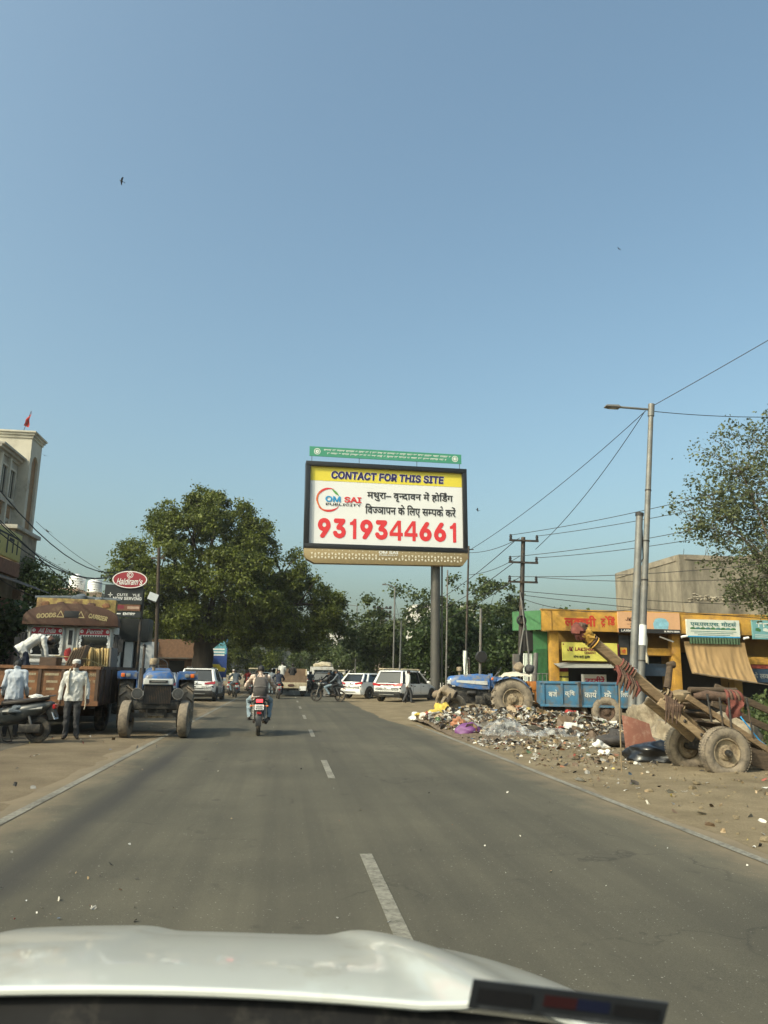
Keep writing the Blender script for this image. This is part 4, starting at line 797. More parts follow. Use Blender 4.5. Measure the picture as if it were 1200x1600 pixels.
# concrete building behind
mat('concrete_raw', (.275, .24, .18), .95, var=.25, scale=1.2, dirt=((.105, .092, .07), .75, .9), bump=.3, bscale=8, stretch=(1, 1, .35)); mat('white_wash', (.62, .60, .54), .85, var=.1, scale=1)
cb = thing('concrete_building', 'unfinished bare concrete building behind the yellow shops', 'building', (19.6, 36.5, 0))
b = MB(); b.bb(0, 5.2, 0, 7.8, 0, 7.7); b.build('block', 'concrete_raw', cb, smooth=0); b = MB(); b.bb(5.21, 13, .5, 7.8, 0, 8.2); b.build('side_block', 'concrete_raw', cb, smooth=0)
b = MB(); b.bb(2.6, 5.6, -2.2, -.01, 0, 5.25); b.bb(.1, 2.59, -1.4, -.01, 0, 5.2); b.build('terrace', 'concrete_raw', cb, smooth=0)
b = MB(); b.bb(5.25, 7.6, .42, .49, 5.3, 7.6); b.build('white_panel', 'white_wash', cb, smooth=0); b = MB(); b.bb(6.7, 7.15, .38, .41, 5.9, 7.0); w = b.build('window', 'window_dark', cb, smooth=0)
for k in range(5):
    b = MB(); b.cyl((6.72 + .1 * k, .36, 5.9), (6.72 + .1 * k, .36, 7.0), .012, n=6); b.build('bar', 'white_wash', w)
b = MB(); b.bb(6.62, 7.23, .33, .41, 7.0, 7.08); b.bb(6.62, 7.23, .33, .41, 5.82, 5.9); b.build('frame', 'white_wash', w)
b = MB(); b.bb(0.3, 5.0, -.04, -.001, 7.45, 7.7); b.build('parapet_band', 'plaster_dirty', cb)
b = MB(); b.bb(-.04, -.001, .3, 7.5, 7.40, 7.7); b.build('parapet_band', 'plaster_dirty', cb)
b = MB(); b.cyl((7.9, .35, 0), (7.9, .35, 8.2), .09); b.build('pipe', 'white_wash', cb)
b = MB(); b.bb(5.2, 5.9, .3, .49, 5.3, 8.2); b.build('pillar', 'white_wash', cb)
b = MB(); rr = random.Random(5)
for k in range(70): b.ell((.15 + rr.uniform(0, 2.3), -1.3 + rr.uniform(0, 1.0), 5.25 + rr.uniform(0, .45) * (1 - abs(k % 7 - 3) / 6)), (.11, .09, .07), 6, 4, jit=.3, seed=k)
b.build('rubble_heap', 'concrete_raw', cb)['kind'] = 'stuff'
b = MB(); b.bb(-.25, .0, 3.5, 3.8, 6.55, 6.7); b.build('spout', 'concrete_raw', cb)
for x in (.4, 1.6, 4.2):
    b = MB(); b.cyl((x, .3, 7.7), (x + .05, .3, 8.05), .012, n=5); b.build('reinforcing_bar', 'dark_iron', cb)
# far pale buildings among the trees
t = thing('far_white_house', 'far white house half hidden by trees left of the billboard post', 'house', (7.2, 104, 0)); b = MB(); b.bb(-3, 3, 0, 5, 0, 7.2); b.build('wall', 'white_wash', t, smooth=0); b = MB(); b.bb(-3.2, 3.2, -.2, 5, 7.2, 7.5); b.build('roof_edge', 'rosy_wall', t)
for k in range(3):
    b = MB(); b.bb(-2.2 + 1.8 * k, -1.3 + 1.8 * k, -.05, .02, 4.6, 6.0); b.build('window', 'window_dark', t, smooth=0)
t = thing('far_pale_house', 'far pale house behind the tree right of the billboard post', 'house', (15.2, 74, 0)); b = MB(); b.bb(-3, 3, 0, 5, 0, 8.2); b.build('wall', 'white_wash', t, smooth=0)
for k in range(3):
    b = MB(); b.bb(-2.4 + 1.9 * k, -1.4 + 1.9 * k, -.05, .02, 5.4, 6.8); b.build('window', 'window_dark', t, smooth=0)

# ================================================================== LEFT SIGNS
mat('hald_red', (.27, .012, .025), .4, var=.08, coat=.4); mat('sign_black', (.018, .022, .024), .45, var=.2); mat('gate_white', (.48, .50, .50), .7, var=.06)
t = thing('restaurant_sign', 'black board under a red oval sign with white script', 'sign', (-6.15, 31, 0))
for x in (-.5, .5): b = MB(); b.cyl((x, .15, 0), (x, .15, 4.6), .06); b.build('post', 'dark_iron', t)
n = 40; b = MB(); b.prism([(.66 * math.cos(2 * PI * i / n), 4.92 + .34 * math.sin(2 * PI * i / n)) for i in range(n)], -.10, .10, 'xz'); ov = b.build('oval_sign', 'hald_red', t, smooth=30)
v2, f2 = [], []
for i in range(n + 1):
    a = 2 * PI * i / n; v2 += [(.62 * math.cos(a), .305 * math.sin(a)), (.655 * math.cos(a), .335 * math.sin(a))]
for i in range(n): f2.append([2 * i, 2 * i + 1, 2 * i + 3, 2 * i + 2])
flat(ov, v2, (0, -.10, 4.92), X3, Z3, 'plate_white', .004, 'rim_line', f2)
lettering(ov, "Haldiram's", (0, -.10, 4.84), X3, Z3, .98, .25, 'plate_white', .012, .35, depth=.006)
v2, f2 = ring2(0, 0, .12, 0, 360, .02, .02); flat(ov, v2, (0, -.10, 5.10), X3, Z3, 'plate_white', .005, 'emblem', f2); v2, f2 = ring2(0, 0, .07, 0, 360, .015, .03); flat(ov, v2, (0, -.10, 5.10), X3, Z3, 'plate_white', .005, 'emblem', f2)
b = MB(); b.bb(-.92, .52, 0, .08, 3.98, 4.72); sb = b.build('menu_board', 'sign_black', t)
lettering(sb, 'CUTE    YLE', (-.02, 0, 4.33), X3, Z3, .86, .10, 'plate_white', .012, depth=.006); lettering(sb, 'NOW SERVING', (-.05, 0, 4.19), X3, Z3, 1.08, .12, 'plate_white', .018, depth=.006)
for a in (0, 90): flat(sb, [(-.11, 0), (0, -.03), (.11, 0), (0, .03)] if a == 0 else [(0, -.11), (.03, 0), (0, .11), (-.03, 0)], (-.70, 0, 4.32), X3, Z3, 'plate_white', .006, 'star')
b = MB(); b.bb(-.95, .46, .0, .1, 3.72, 3.96); pbn = b.build('picture_band', 'shop_brown', t); rect(pbn, (-.3, 0, 3.86), X3, Z3, .3, .14, 'maroon', .004); rect(pbn, (.2, 0, 3.84), X3, Z3, .45, .1, 'rosy_wall', .004)
b = MB(); b.bb(-.9, .5, .02, .1, 3.46, 3.70); eb = b.build('entry_board', 'sign_black', t); lettering(eb, 'ENTRY', (.06, .02, 3.60), X3, Z3, .46, .10, 'plate_white', .035, depth=.006); rect(eb, (-.38, .02, 3.60), X3, Z3, .25, .045, 'plate_white', .006)
t = thing('restaurant_gate', 'black canopy over white gate pillars beneath the oval sign', 'gate', (-6.1, 32.2, 0))
b = MB(); b.bb(-1.0, .6, 0, 1.0, 2.6, 3.5); b.build('canopy', 'sign_black', t, bevel=.02)
for x0, x1 in ((-.75, -.45), (-.30, .02), (.22, .95)):
    b = MB(); b.bb(x0, x1, .1, .5, 0, 2.595); b.build('pillar', 'gate_white', t, bevel=.01)
b = MB(); b.bb(-.45, -.3, .3, .4, 0, 2.59); b.bb(.02, .22, .3, .4, 0, 2.59); b.build('gate_leaf', 'ink_black', t)

# ================================================================== POLES AND LAMPS
def pole(name, label, base, top, r0, r1, m='galvanised', cat='pole', group=None, extra=None):
    t = thing(name, label, cat, base, 0, group); d = Vector(top) - Vector(base)
    b = MB(); b.tube([d * (i / 6) for i in range(7)], [r0 + (r1 - r0) * i / 6 for i in range(7)], 12); b.build('shaft', m, t)
    return t, d
t, d = pole('street_lamp', 'tall grey street lamp with a long arm over the rubbish', (10.2, 21.9, 0), (11.15, 21.9, 9.95), .115, .075, cat='street lamp')
b = MB(); b.tube([d * .985, d * .985 + Vector((-1.05, .0, .02))], .035, 8); b.lathe([(.10, -.02), (.10, .38)], d * .965, d, 12); b.build('arm', 'galvanised', t)
b = MB(); b.loft([[(-.16, -.1, 0), (.16, -.1, 0), (.16, .1, 0), (-.16, .1, 0)], [(-.3, -.12, .03), (.18, -.12, .03), (.18, .12, .03), (-.3, .12, .03)], [(-.28, -.1, .08), (.12, -.09, .10), (.12, .09, .10), (-.28, .1, .08)]]); b.v = [tuple(Vector(p) + d * .985 + Vector((-1.22, 0, -.03))) for p in b.v]; hd = b.build('lamp_head', 'grey_iron', t)
b = MB(); b.box(d * .985 + Vector((-1.28, 0, -.035)), (.22, .16, .012)); b.build('lens', 'clear_lamp', hd)
for f in (.2, .44, .56, .72): b = MB(); b.lathe([(.125 - .04 * f, -.02), (.125 - .04 * f, .02)], d * f, d, 12); b.build('band', 'dark_iron', t)
b = MB(); b.lathe([(.112, 2.45), (.109, 3.05)], (0, 0, 0), d, 14); b.build('notice', 'plate_white', t)
t, d = pole('steel_pole', 'shorter grey steel pole in front of the street lamp', (9.5, 20.9, 0), (10.08, 20.9, 6.15), .12, .10)
b = MB(); b.lathe([(.12, -.03), (.12, .06), (.03, .09)], d, d, 12); b.build('cap', 'dark_iron', t); b = MB(); b.lathe([(.120, 1.30), (.118, 1.75)], (0, 0, 0), d, 14); b.build('notice', 'plate_white', t)
b = MB(); b.tube([d * .93 + Vector((.1, 0, 0)), d * .8 + Vector((.3, .3, 0)), d * .74 + Vector((.22, .4, .1)), d * .68 + Vector((.34, .5, 0)), d * .6 + Vector((.3, .6, 0))], .018, 6); b.build('loose_cable', 'ink_black', t)
t, d = pole('timber_pole', 'rough timber pole hung with cable junk behind the steel poles', (10.75, 22.8, 0), (10.85, 22.8, 4.05), .09, .07, 'bark_pale')
for k, (z, w_) in enumerate(((3.2, .16), (2.0, .22), (1.3, .3))):
    b = MB(); b.ell((.0, -.05, z), (w_ * .6, w_ * .5, w_), 10, 7, jit=.4, seed=k); b.build('cable_bundle', 'ink_black' if k == 0 else 'cloth_brown', t)
b = MB(); b.grid(lambda u, v: (.10 + .14 * u + .02 * math.sin(v * 9), -.1 + .02 * math.sin(u * 8), 2.9 - .9 * v - .1 * u), 5, 10); b.build('torn_sheet', 'shirt_cream', t)
t, d = pole('electric_pole', 'dark iron electric pole with three crossarms beside the green shop', (8.62, 28.4, 0), (8.92, 28.4, 6.75), .11, .08, 'dark_iron', 'electric pole')
for z, w_ in ((6.6, 1.15), (5.75, 1.15), (5.0, 1.15)):
    cx = d.x * z / 6.75; b = MB(); b.box((cx, -.1, z), (w_, .08, .07)); ca = b.build('crossarm', 'dark_iron', t)
    for q in (-.52, .52): b = MB(); b.lathe([(.02, 0), (.06, .03), (.04, .07), (.065, .10), (.04, .15), (.06, .17), (.02, .21)], (cx + q, -.1, z + .03), 'Z', 10); b.build('insulator', 'ink_black', ca)
b = MB(); b.lathe([(.16, -.04), (.20, 0), (.16, .04), (.12, 0)], (.12, -.14, 3.55), 'Y', 16); b.build('cable_coil', 'ink_black', t)
b = MB(); b.tube([(.1, -.12, 4.6), (.22, -.16, 3.4), (.05, -.15, 2.5), (-.1, -.1, 1.2)], .03, 6); b.tube([(.15, -.12, 4.3), (.30, -.1, 3.2), (.42, 0, 2.3), (.36, 0, 0)], .035, 6); b.build('conduit', 'grey_iron', t)
b = MB(); b.bb(-.22, -.02, -.2, .0, 0, 2.3); b.build('cable_box', 'grey_iron', t)
t, d = pole('iron_post', 'thick dark post leaning beside the electric pole', (9.05, 28.2, 0), (9.25, 28.2, 2.35), .10, .09, 'grey_iron')
t, d = pole('lamp_post', 'thin dark post with a cloth banner right of the billboard post', (7.75, 33.5, 0), (7.98, 33.5, 7.2), .055, .04, 'dark_iron')
b = MB(); b.grid(lambda u, v: (-.13 + .2 * u * (1 - .3 * v) + .06 * v + .05, -.06 + .03 * math.sin(u * 7 + v * 4), 2.55 - 1.3 * v), 6, 12); fl = b.build('banner_cloth', 'sign_pale', t)
b = MB(); b.box((.2, 0, 7.05), (.5, .04, .04)); b.build('cross_piece', 'dark_iron', t)
t, d = pole('round_sign_post', 'grey post carrying a dark round box right of the billboard', (8.95, 35.6, 0), (9.05, 35.6, 4.6), .07, .06, 'grey_iron')
b = MB(); b.lathe([(.001, -.12), (.24, -.12), (.27, -.08), (.27, .1), (.22, .14), (.001, .14)], (.07, -.1, 2.35), 'Y', 20); b.build('round_box', 'black_plastic', t)
pole('thin_post', 'thin pale post just right of the billboard post', (8.75, 42.3, 0), (8.85, 42.3, 7.3), .05, .04, 'grey_iron')
pole('thin_post', 'short pale post left of the billboard post by the white car', (6.85, 47.0, 0), (6.95, 47, 4.7), .06, .05, 'galvanised')
def slamp(label, base, h, arm, r=.08):
    t, d = pole('street_lamp', label, base, (base[0] + .05, base[1], h), r, r * .7, cat='street lamp', group='street lamps down the road')
    b = MB(); b.tube([d, d + Vector((arm * .8, 0, .18)), d + Vector((arm, 0, .20))], r * .45, 6); b.build('arm', 'galvanised', t)
    b = MB(); b.box(d + Vector((arm * 1.12, 0, .2)), (abs(arm) * .35, .18, .09)); b.build('lamp_head', 'grey_iron', t)
slamp('pale street lamp standing just beyond the white estate car', (8.0, 58, 0), 8.0, -.75); slamp('second street lamp of the line beyond the billboard', (7.3, 82, 0), 8.6, -2.2); slamp('far street lamp nearest the end of the road', (7.2, 112, 0), 8.6, -2.2)
t, d = pole('insulator_pole', 'far electric pole crowded with rows of insulators', (9.05, 76, 0), (9.3, 76, 8.0), .14, .12, 'bark_pale', 'electric pole'); t['group'] = 'far electric poles'
for k in range(5):
    for q in (-1, 1): b = MB(); b.box((.25 + q * .45, -.1, 7.9 - .42 * k), (.8, .08, .08)); ca = b.build('crossarm', 'dark_iron', t); b = MB(); b.ell((.25 + q * .8, -.1, 8.0 - .42 * k), .16, 8, 6); b.ell((.25 + q * .42, -.1, 8.0 - .42 * k), .14, 8, 6); b.build('insulator', 'ink_black', ca)
b = MB(); b.cyl((.55, 0, 0), (.4, 0, 7.6), .11); b.cyl((-.5, 0, 0), (.1, 0, 5.5), .08); b.build('strut', 'bark_pale', t)
t, d = pole('insulator_pole', 'far dark electric pole with two crossed brackets', (7.6, 98, 0), (7.7, 98, 8.4), .13, .1, 'dark_iron', 'electric pole'); t['group'] = 'far electric poles'
b = MB(); b.box((0, -.1, 7.0), (1.9, .1, .1), (0, .35, 0)); b.box((0, -.1, 6.0), (1.9, .1, .1), (0, -.35, 0)); b.build('crossarm', 'dark_iron', t)
# pole with flood lamp left, before the tree
t, d = pole('flood_lamp_pole', 'rusty pole with a white flood lamp in front of the big tree', (-4.62, 29.5, 0), (-4.9, 29.5, 6.0), .075, .06, 'bark', 'pole')
b = MB(); b.box((-.35, -.12, 4.12), (.34, .10, .30), (R_(-20), R_(18), R_(10))); b.build('flood_lamp', 'gate_white', t); b = MB(); b.box((-.28, 0, 5.6), (.55, .05, .05)); b.tube([(-.28, 0, 5.5), (-.05, 0, 5.75)], .02, 6); b.build('bracket', 'dark_iron', t)

# ================================================================== OVERHEAD WIRES
def wire(p0, p1, sag, r=.012, label='thin black overhead wire', group='overhead wires on the right', name='overhead_wire', m='ink_black'):
    p0 = Vector(p0); p1 = Vector(p1); b = MB(); b.tube([p0.lerp(p1, i / 16) - Vector((0, 0, sag * 4 * (i / 16) * (1 - i / 16))) for i in range(17)], r, 5); return tag(b.build(name, m), label, 'wire', group)
L1 = 'thin black wire strung from the electric pole past the street lamp'
for z0, q, z1, sg, wh in ((6.80, -.52, 8.3, .25, 'left end of the top'), (6.80, .52, 8.1, .25, 'right end of the top'), (5.95, -.52, 7.2, .3, 'left end of the middle'), (5.95, .52, 7.0, .3, 'right end of the middle'), (5.2, -.52, 5.3, .25, 'left end of the lowest'), (5.2, .52, 4.9, .3, 'right end of the lowest')): L1 = 'thin wire running right from the %s crossarm' % wh; wire((8.62 + .044 * z0 + q, 28.3, z0), (17.5 + q, 20.5, z1), sg, label=L1)
L2 = 'thin wire slanting down from the street lamp head towards the billboard'
wire((10.95, 21.9, 9.75), (8.0, 33.4, 7.0), .25, label=L2); wire((10.9, 21.9, 9.7), (9.4, 28.4, 6.3), .3, label='steeper thin wire from the street lamp down to the electric pole')
wire((11.15, 21.9, 9.9), (20, 14, 15.0), .1, label='thin wire rising from the street lamp top to the upper right'); wire((11.15, 21.9, 9.75), (17.5, 22.5, 10.2), .12, label='thin level wire from the street lamp into the sparse tree')
L3 = 'thin wire sagging across the face of the yellow shop fascia'
wire((8.85, 28.3, 4.65), (20, 27, 4.3), .12, label='thin wire sagging just above the yellow shop fascia'); wire((8.85, 28.3, 4.5), (20, 27.5, 3.75), .1, label=L3); wire((8.85, 28.3, 4.35), (10.8, 22.8, 3.6), .25, label='thin wire from the electric pole to the timber pole')
L4 = 'thin wire between the billboard post and the electric pole'
for z0, z1, wh in ((6.9, 6.7, 'uppermost'), (5.9, 6.0, 'middle'), (4.9, 5.2, 'lowest')): wire((8.0, 33.5, z0), (8.75, 28.3, z1), .15, label=wh + ' short wire between the thin dark post and the electric pole')
for z0, z1, wh in ((7.6, 6.6, 'highest'), (7.2, 5.8, 'second'), (6.6, 5.1, 'lowest')): wire((9.3, 76, z0), (8.6, 28.5, z1), 1.2, .016, label=wh + ' long wire running back along the right side trees')
G5 = 'overhead wires on the left'
L5 = 'black cable sweeping down past the beige tower to the big tree'
wire((-8.0, 14.5, 8.1), (-8.9, 45.5, 7.3), 2.0, .020, 'highest ' + L5, G5); wire((-8.6, 18.0, 6.9), (-9.0, 45.5, 7.4), 1.9, .020, 'middle ' + L5, G5); wire((-8.6, 18.0, 6.3), (-9.0, 45.6, 7.2), 1.55, .020, 'lowest ' + L5, G5)
wire((-9.2, 20, 6.9), (-5.4, 26, 2.8), .15, .014, 'straight thin wire slanting steeply down behind the truck', G5)
L6 = 'faint looped wire below the black cables on the left'
wire((-9.9, 31, 5.6), (-5, 33, 5.0), .35, .010, 'lowest ' + L6, G5); wire((-10.5, 33, 6.2), (-5.5, 36, 5.2), .6, .010, 'middle ' + L6, G5); wire((-11.5, 36, 8.0), (-6, 38, 5.0), .5, .010, 'highest ' + L6, G5)
wire((-8.6, 20, 4.9), (-8.8, 30, 4.0), .4, .02, 'thick dark cable drooping over the shop awning at far left', G5)
# birds
def bird(label, loc, s, rz, tilt):
    b = MB(); b.tube([(0, -.16, 0), (0, -.08, .0), (0, .02, .005), (0, .11, .01), (0, .16, .012)], [.008, .032, .045, .028, .008], 8)
    for q in (-1, 1): b.loft([[(0, .06, .02), (0, -.05, .02)], [(q * .16, .08, .07), (q * .16, -.05, .06)], [(q * .36, -.02, .04), (q * .36, -.07, .035)]], caps=False, closed=False)
    b.add([(0, -.14, 0), (-.05, -.26, 0), (.05, -.26, 0)], [(0, 1, 2)])
    o = tag(b.build('bird', 'ink_black', smooth=60), label, 'bird', 'birds in flight'); o.location = loc; o.rotation_euler = (tilt, .3, rz); o.scale = (s,) * 3
def ray(px, py, dist): 
    q = fw * 1202 + rt * (px - 600) + up * (800 - py); return Vector((0, 0, CAM_H)) + q.normalized() * dist
for lb, px, py, dist, s_, rz in (('small dark bird high in the sky at upper left', 190, 283, 26, .42, 1.9), ('tiny bird high above the street lamp', 967, 389, 60, .55, .5), ('small bird gliding just right of the billboard', 746, 797, 40, .55, 1.3), ('dark bird flying under the cables by the beige tower', 74, 830, 30, .65, 1.0), ('bird skimming the edge of the beige tower top', 70, 712, 36, .45, .3)): bird(lb, ray(px, py, dist), s_, rz, .3)
# ================================================================== VEHICLE PARTS
def wheel(par, c, R, w, rr, tyre='black_rubber', rim='rim_dust', side=1, lugs=0, spokes=0, name='wheel', n=32):
    """tyre with its rim as sub-part; axle along X, side = +1 when the outer face looks to +X"""
    b = MB(); h = w / 2; c = Vector(c)
    b.lathe([(rr, -h * .7), (rr + (R - rr) * .25, -h * .96), (rr + (R - rr) * .6, -h), (R * .965, -h * .8), (R, -h * .45), (R, h * .45), (R * .965, h * .8), (rr + (R - rr) * .6, h), (rr + (R - rr) * .25, h * .96), (rr, h * .7), (rr * .96, 0)], c, 'X', n, closed=True)
    if lugs > 0:
        for i in range(lugs):
            for s in (-1, 1):
                a = 2 * PI * (i + (.5 if s > 0 else 0)) / lugs; rad = Vector((0, math.sin(a), math.cos(a))); tg = Vector((0, math.cos(a), -math.sin(a)))
                M = Matrix((Vector((1, 0, 0)), tg, rad)).transposed() @ Matrix.Rotation(s * R_(38), 3, 'Z'); b.box(c + rad * (R + .012) + Vector((s * h * .42, 0, 0)), (h * 1.15, R * .055, .075), M)
    elif lugs < 0:
        for i in range(-lugs):
            a = 2 * PI * i / -lugs; rad = Vector((0, math.sin(a), math.cos(a))); tg = Vector((0, math.cos(a), -math.sin(a))); M = Matrix((Vector((1, 0, 0)), tg, rad)).transposed()
            for q in (-.66, 0, .66): b.box(c + rad * (R + .001) + Vector((q * h, 0, 0)), (h * .5, R * .07, .005), M)
    t = b.build(name, tyre, par, smooth=35)
    b = MB(); s = side
    if spokes == 0:
        b.lathe([(rr, -h * .6), (rr * .98, h * .66 * s), (rr * .90, h * .70 * s), (rr * .84, h * .30 * s), (rr * .55, h * .10 * s), (rr * .45, h * .35 * s), (rr * .30, h * .42 * s), (rr * .28, h * .75 * s), (rr * .16, h * .80 * s), (.001, h * .80 * s)], c, 'X', 24)
        for k in range(6): a = 2 * PI * k / 6; b.cyl(c + Vector((h * .3 * s, rr * .38 * math.cos(a), rr * .38 * math.sin(a))), c + Vector((h * .5 * s, rr * .38 * math.cos(a), rr * .38 * math.sin(a))), rr * .045, n=6)
    else:
        b.lathe([(rr, -h * .6), (rr, h * .6), (rr * .93, h * .5), (rr * .93, -h * .5)], c, 'X', 28, closed=True); b.lathe([(rr * .16, -h * .8), (rr * .16, h * .8), (.001, h * .8)], c, 'X', 12)
        for k in range(spokes):
            a = 2 * PI * k / spokes; d = Vector((0, math.cos(a), math.sin(a))); b.tube([c + d * rr * .12, c + d * rr * .95], rr * (.035 if spokes > 7 else .10), 5, caps=False)
    b.build('rim', rim, t, smooth=35); return t
mat('bike_red', (.22, .012, .015), .35, coat=.5)
def car(name, label, cat, loc, rz, L_=4.3, W_=1.78, H_=1.65, paint='white_paint', tail=.52, nose=1.15, belt=1.0, group=None, cladding=True, estate=True, rails=True):
    """forward +Y, origin on the ground under the middle"""
    t = thing(name, label, cat, loc, rz, group); y0, y1 = -L_ / 2, L_ / 2; hw = W_ / 2; zs = .22
    def ring(y, w, zb, zt, cr=.0): return [(-w * .80, y, zb), (-w * .97, y, zb + .10), (-w, y, zb + .30), (-w * .995, y, zt - .20), (-w * .955, y, zt - .03), (-w * .80, y, zt + cr), (0, y, zt + cr + .015), (w * .80, y, zt + cr), (w * .955, y, zt - .03), (w * .995, y, zt - .20), (w, y, zb + .30), (w * .97, y, zb + .10), (w * .80, y, zb)]
    b = MB(); hz = belt - .08
    b.loft([ring(y0, hw * .80, .46, .80), ring(y0 + .05, hw * .93, .36, .98 if estate else .92), ring(y0 + .22, hw * .985, .27, belt), ring(y0 + .9, hw, zs, belt), ring(0, hw, zs, belt - .01), ring(y1 - nose - .1, hw, zs, belt - .02), ring(y1 - nose + .25, hw * .995, zs, hz + .04), ring(y1 - .35, hw * .95, .25, hz - .10), ring(y1 - .08, hw * .86, .34, hz - .22), ring(y1, hw * .72, .42, hz - .32)])
    b.build('body', paint, t, smooth=50)
    # greenhouse
    g0 = y0 + .10; g1 = y1 - nose + .15; r0 = y0 + (.42 if estate else .85) * (tail / .52); r1 = y1 - nose - .72; gt = H_ - .05
    def gr(z, ya, yb, w): return [(-w, ya, z), (-w * .99, (ya + yb) / 2, z), (-w * .93, yb, z), (w * .93, yb, z), (w * .99, (ya + yb) / 2, z), (w, ya, z)]
    ga, gb = gr(belt - .05, g0, g1, hw * .93), gr(gt, r0, r1, hw * .74)
    for q, nm_ in enumerate(('side_window', 'side_window', 'windscreen', 'side_window', 'side_window', 'rear_window')): b = MB(); e_ = (q + 1) % 6; b.add([ga[q], ga[e_], gb[e_], gb[q]], [(0, 1, 2, 3)]); b.build(nm_, 'glass_dark', t, smooth=0)
    b = MB(); b.loft([[(-hw * .74, r0 - .07, gt - .01), (-hw * .77, 0, gt - .02), (-hw * .70, r1 + .08, gt - .03), (hw * .70, r1 + .08, gt - .03), (hw * .77, 0, gt - .02), (hw * .74, r0 - .07, gt - .01)], [(-hw * .70, r0 - .05, gt + .03), (-hw * .72, 0, gt + .045), (-hw * .66, r1 + .03, gt + .02), (hw * .66, r1 + .03, gt + .02), (hw * .72, 0, gt + .045), (hw * .70, r0 - .05, gt + .03)], [(-hw * .45, r0 + .12, gt + .055), (-hw * .45, 0, gt + .075), (-hw * .45, r1 - .15, gt + .05), (hw * .45, r1 - .15, gt + .05), (hw * .45, 0, gt + .075), (hw * .45, r0 + .12, gt + .055)]]); b.build('roof', paint, t, smooth=50)
    for s in (-1, 1):
        b = MB(); b.tube([(s * hw * .935, g0 + .02, belt - .03), (s * hw * .75, r0 + .02, gt)], [.075, .055], 6); b.build('rear_pillar', paint, t); b = MB(); b.tube([(s * hw * .89, g1 - .01, belt - .04), (s * hw * .70, r1 + .02, gt)], [.05, .04], 6); b.build('windscreen_pillar', paint, t)
        if estate: b = MB(); b.tube([(s * hw * .94, g0 + .50, belt - .03), (s * hw * .755, r0 + .45, gt)], [.09, .06], 6); b.build('side_pillar', paint, t)
        b = MB(); b.tube([(s * hw * .945, .0, belt - .03), (s * hw * .765, -.05, gt)], .035, 6); b.build('door_pillar', 'black_plastic', t)
        b = MB(); b.box((s * (hw + .09), g1 - .42, belt + .06), (.16, .08, .13)); b.build('mirror', paint, t, bevel=.02)
        for dy in (.55, -.45): b = MB(); b.box((s * (hw + .006), dy - .25, belt - .16), (.02, .18, .03)); b.build('door_handle', 'chrome', t)
        b = MB()
        for dy in (1.0, .02, -.85): b.box((s * (hw + .001), dy, (belt + zs) / 2 + .1), (.006, .012, belt - zs - .22))
        b.build('door_gap', 'ink_black', t, smooth=0)
        if rails: b = MB(); b.tube([(s * hw * .68, r0 + .15, gt + .05), (s * hw * .70, r0 + .3, gt + .10), (s * hw * .70, r1 - .3, gt + .10), (s * hw * .66, r1 - .15, gt + .04)], .018, 6); b.build('roof_rail', 'galvanised', t)
        if cladding: b = MB(); b.bb(s * hw - .03, s * hw + .018, -1.3, 1.1, zs - .01, zs + .16); b.build('sill', 'black_plastic', t)
        for wy in (y0 + .80, y1 - .82):
            b = MB(); na = 14; rO, rI = .42, .36
            v = []; f = []
            for i in range(na + 1):
                a = PI * i / na - .0
                for xx in (s * (hw - .10), s * (hw + (.018 if cladding else .006))): v += [(xx, wy + rO * math.cos(a), .34 + rO * math.sin(a)), (xx, wy + rI * math.cos(a), .34 + rI * math.sin(a))]
            for i in range(na): o_ = 4 * i; f += [(o_ + 2, o_ + 3, o_ + 7, o_ + 6), (o_, o_ + 2, o_ + 6, o_ + 4), (o_ + 1, o_ + 5, o_ + 7, o_ + 3)]
            b.add(v, f); b.build('wheel_arch', 'black_plastic', t)
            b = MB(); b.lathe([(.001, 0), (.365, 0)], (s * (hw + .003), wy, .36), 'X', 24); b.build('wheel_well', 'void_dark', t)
            wheel(t, (s * (hw - .08), wy, .34), .34, .22, .225, 'black_rubber', 'silver_paint', s, spokes=5)
        # rear lamps
        b = MB(); b.loft([[(s * hw * .50, y0 + .015, .86), (s * hw * .97, y0 + .16, .90), (s * hw * .96, y0 + .18, 1.0), (s * hw * .50, y0 + .045, .93)], [(s * hw * .45, y0 - .045, .84), (s * hw * 1.012, y0 + .04, .87), (s * hw * 1.0, y0 + .06, 1.0), (s * hw * .45, y0 - .02, .93)]]); b.build('tail_lamp', 'red_lamp', t)
        b = MB(); b.box((s * hw * .66, y1 - .10, hz - .24), (.34, .10, .12), (0, 0, -s * .35)); b.build('headlamp', 'clear_lamp', t)
        b = MB(); b.box((s * hw * .78, y0 + .02, .52), (.16, .03, .05)); b.build('reflector', 'red_lamp', t)
    b = MB(); b.loft([[(-hw * .90, y0 + .04, .27), (hw * .90, y0 + .04, .27), (hw * .95, y0 + .35, .25), (-hw * .95, y0 + .35, .25)], [(-hw * .92, y0 - .03, .42), (hw * .92, y0 - .03, .42), (hw * .99, y0 + .3, .42), (-hw * .99, y0 + .3, .42)], [(-hw * .84, y0 - .0, .56), (hw * .84, y0 - .0, .56), (hw * .97, y0 + .3, .56), (-hw * .97, y0 + .3, .56)]]); b.build('rear_bumper', 'black_plastic' if cladding else paint, t, smooth=50)
    b = MB(); b.box((0, y0 - .01, .40), (W_ * .5, .05, .05)); b.build('skid_plate', 'galvanised', t)
    b = MB(); b.box((0, y0 - .005, .73), (.52, .02, .12)); pl = b.build('number_plate', 'plate_white', t)
    lettering(pl, 'UP85', (-.1, y0 - .016, .73), X3, Z3, .18, .07, 'ink_black', .03)
    b = MB(); b.box((0, y0 + .0, .845), (.5, .03, .025)); b.ell((0, y0 - .0, .92), (.05, .02, .05), 10, 6); b.build('badge', 'chrome', t)
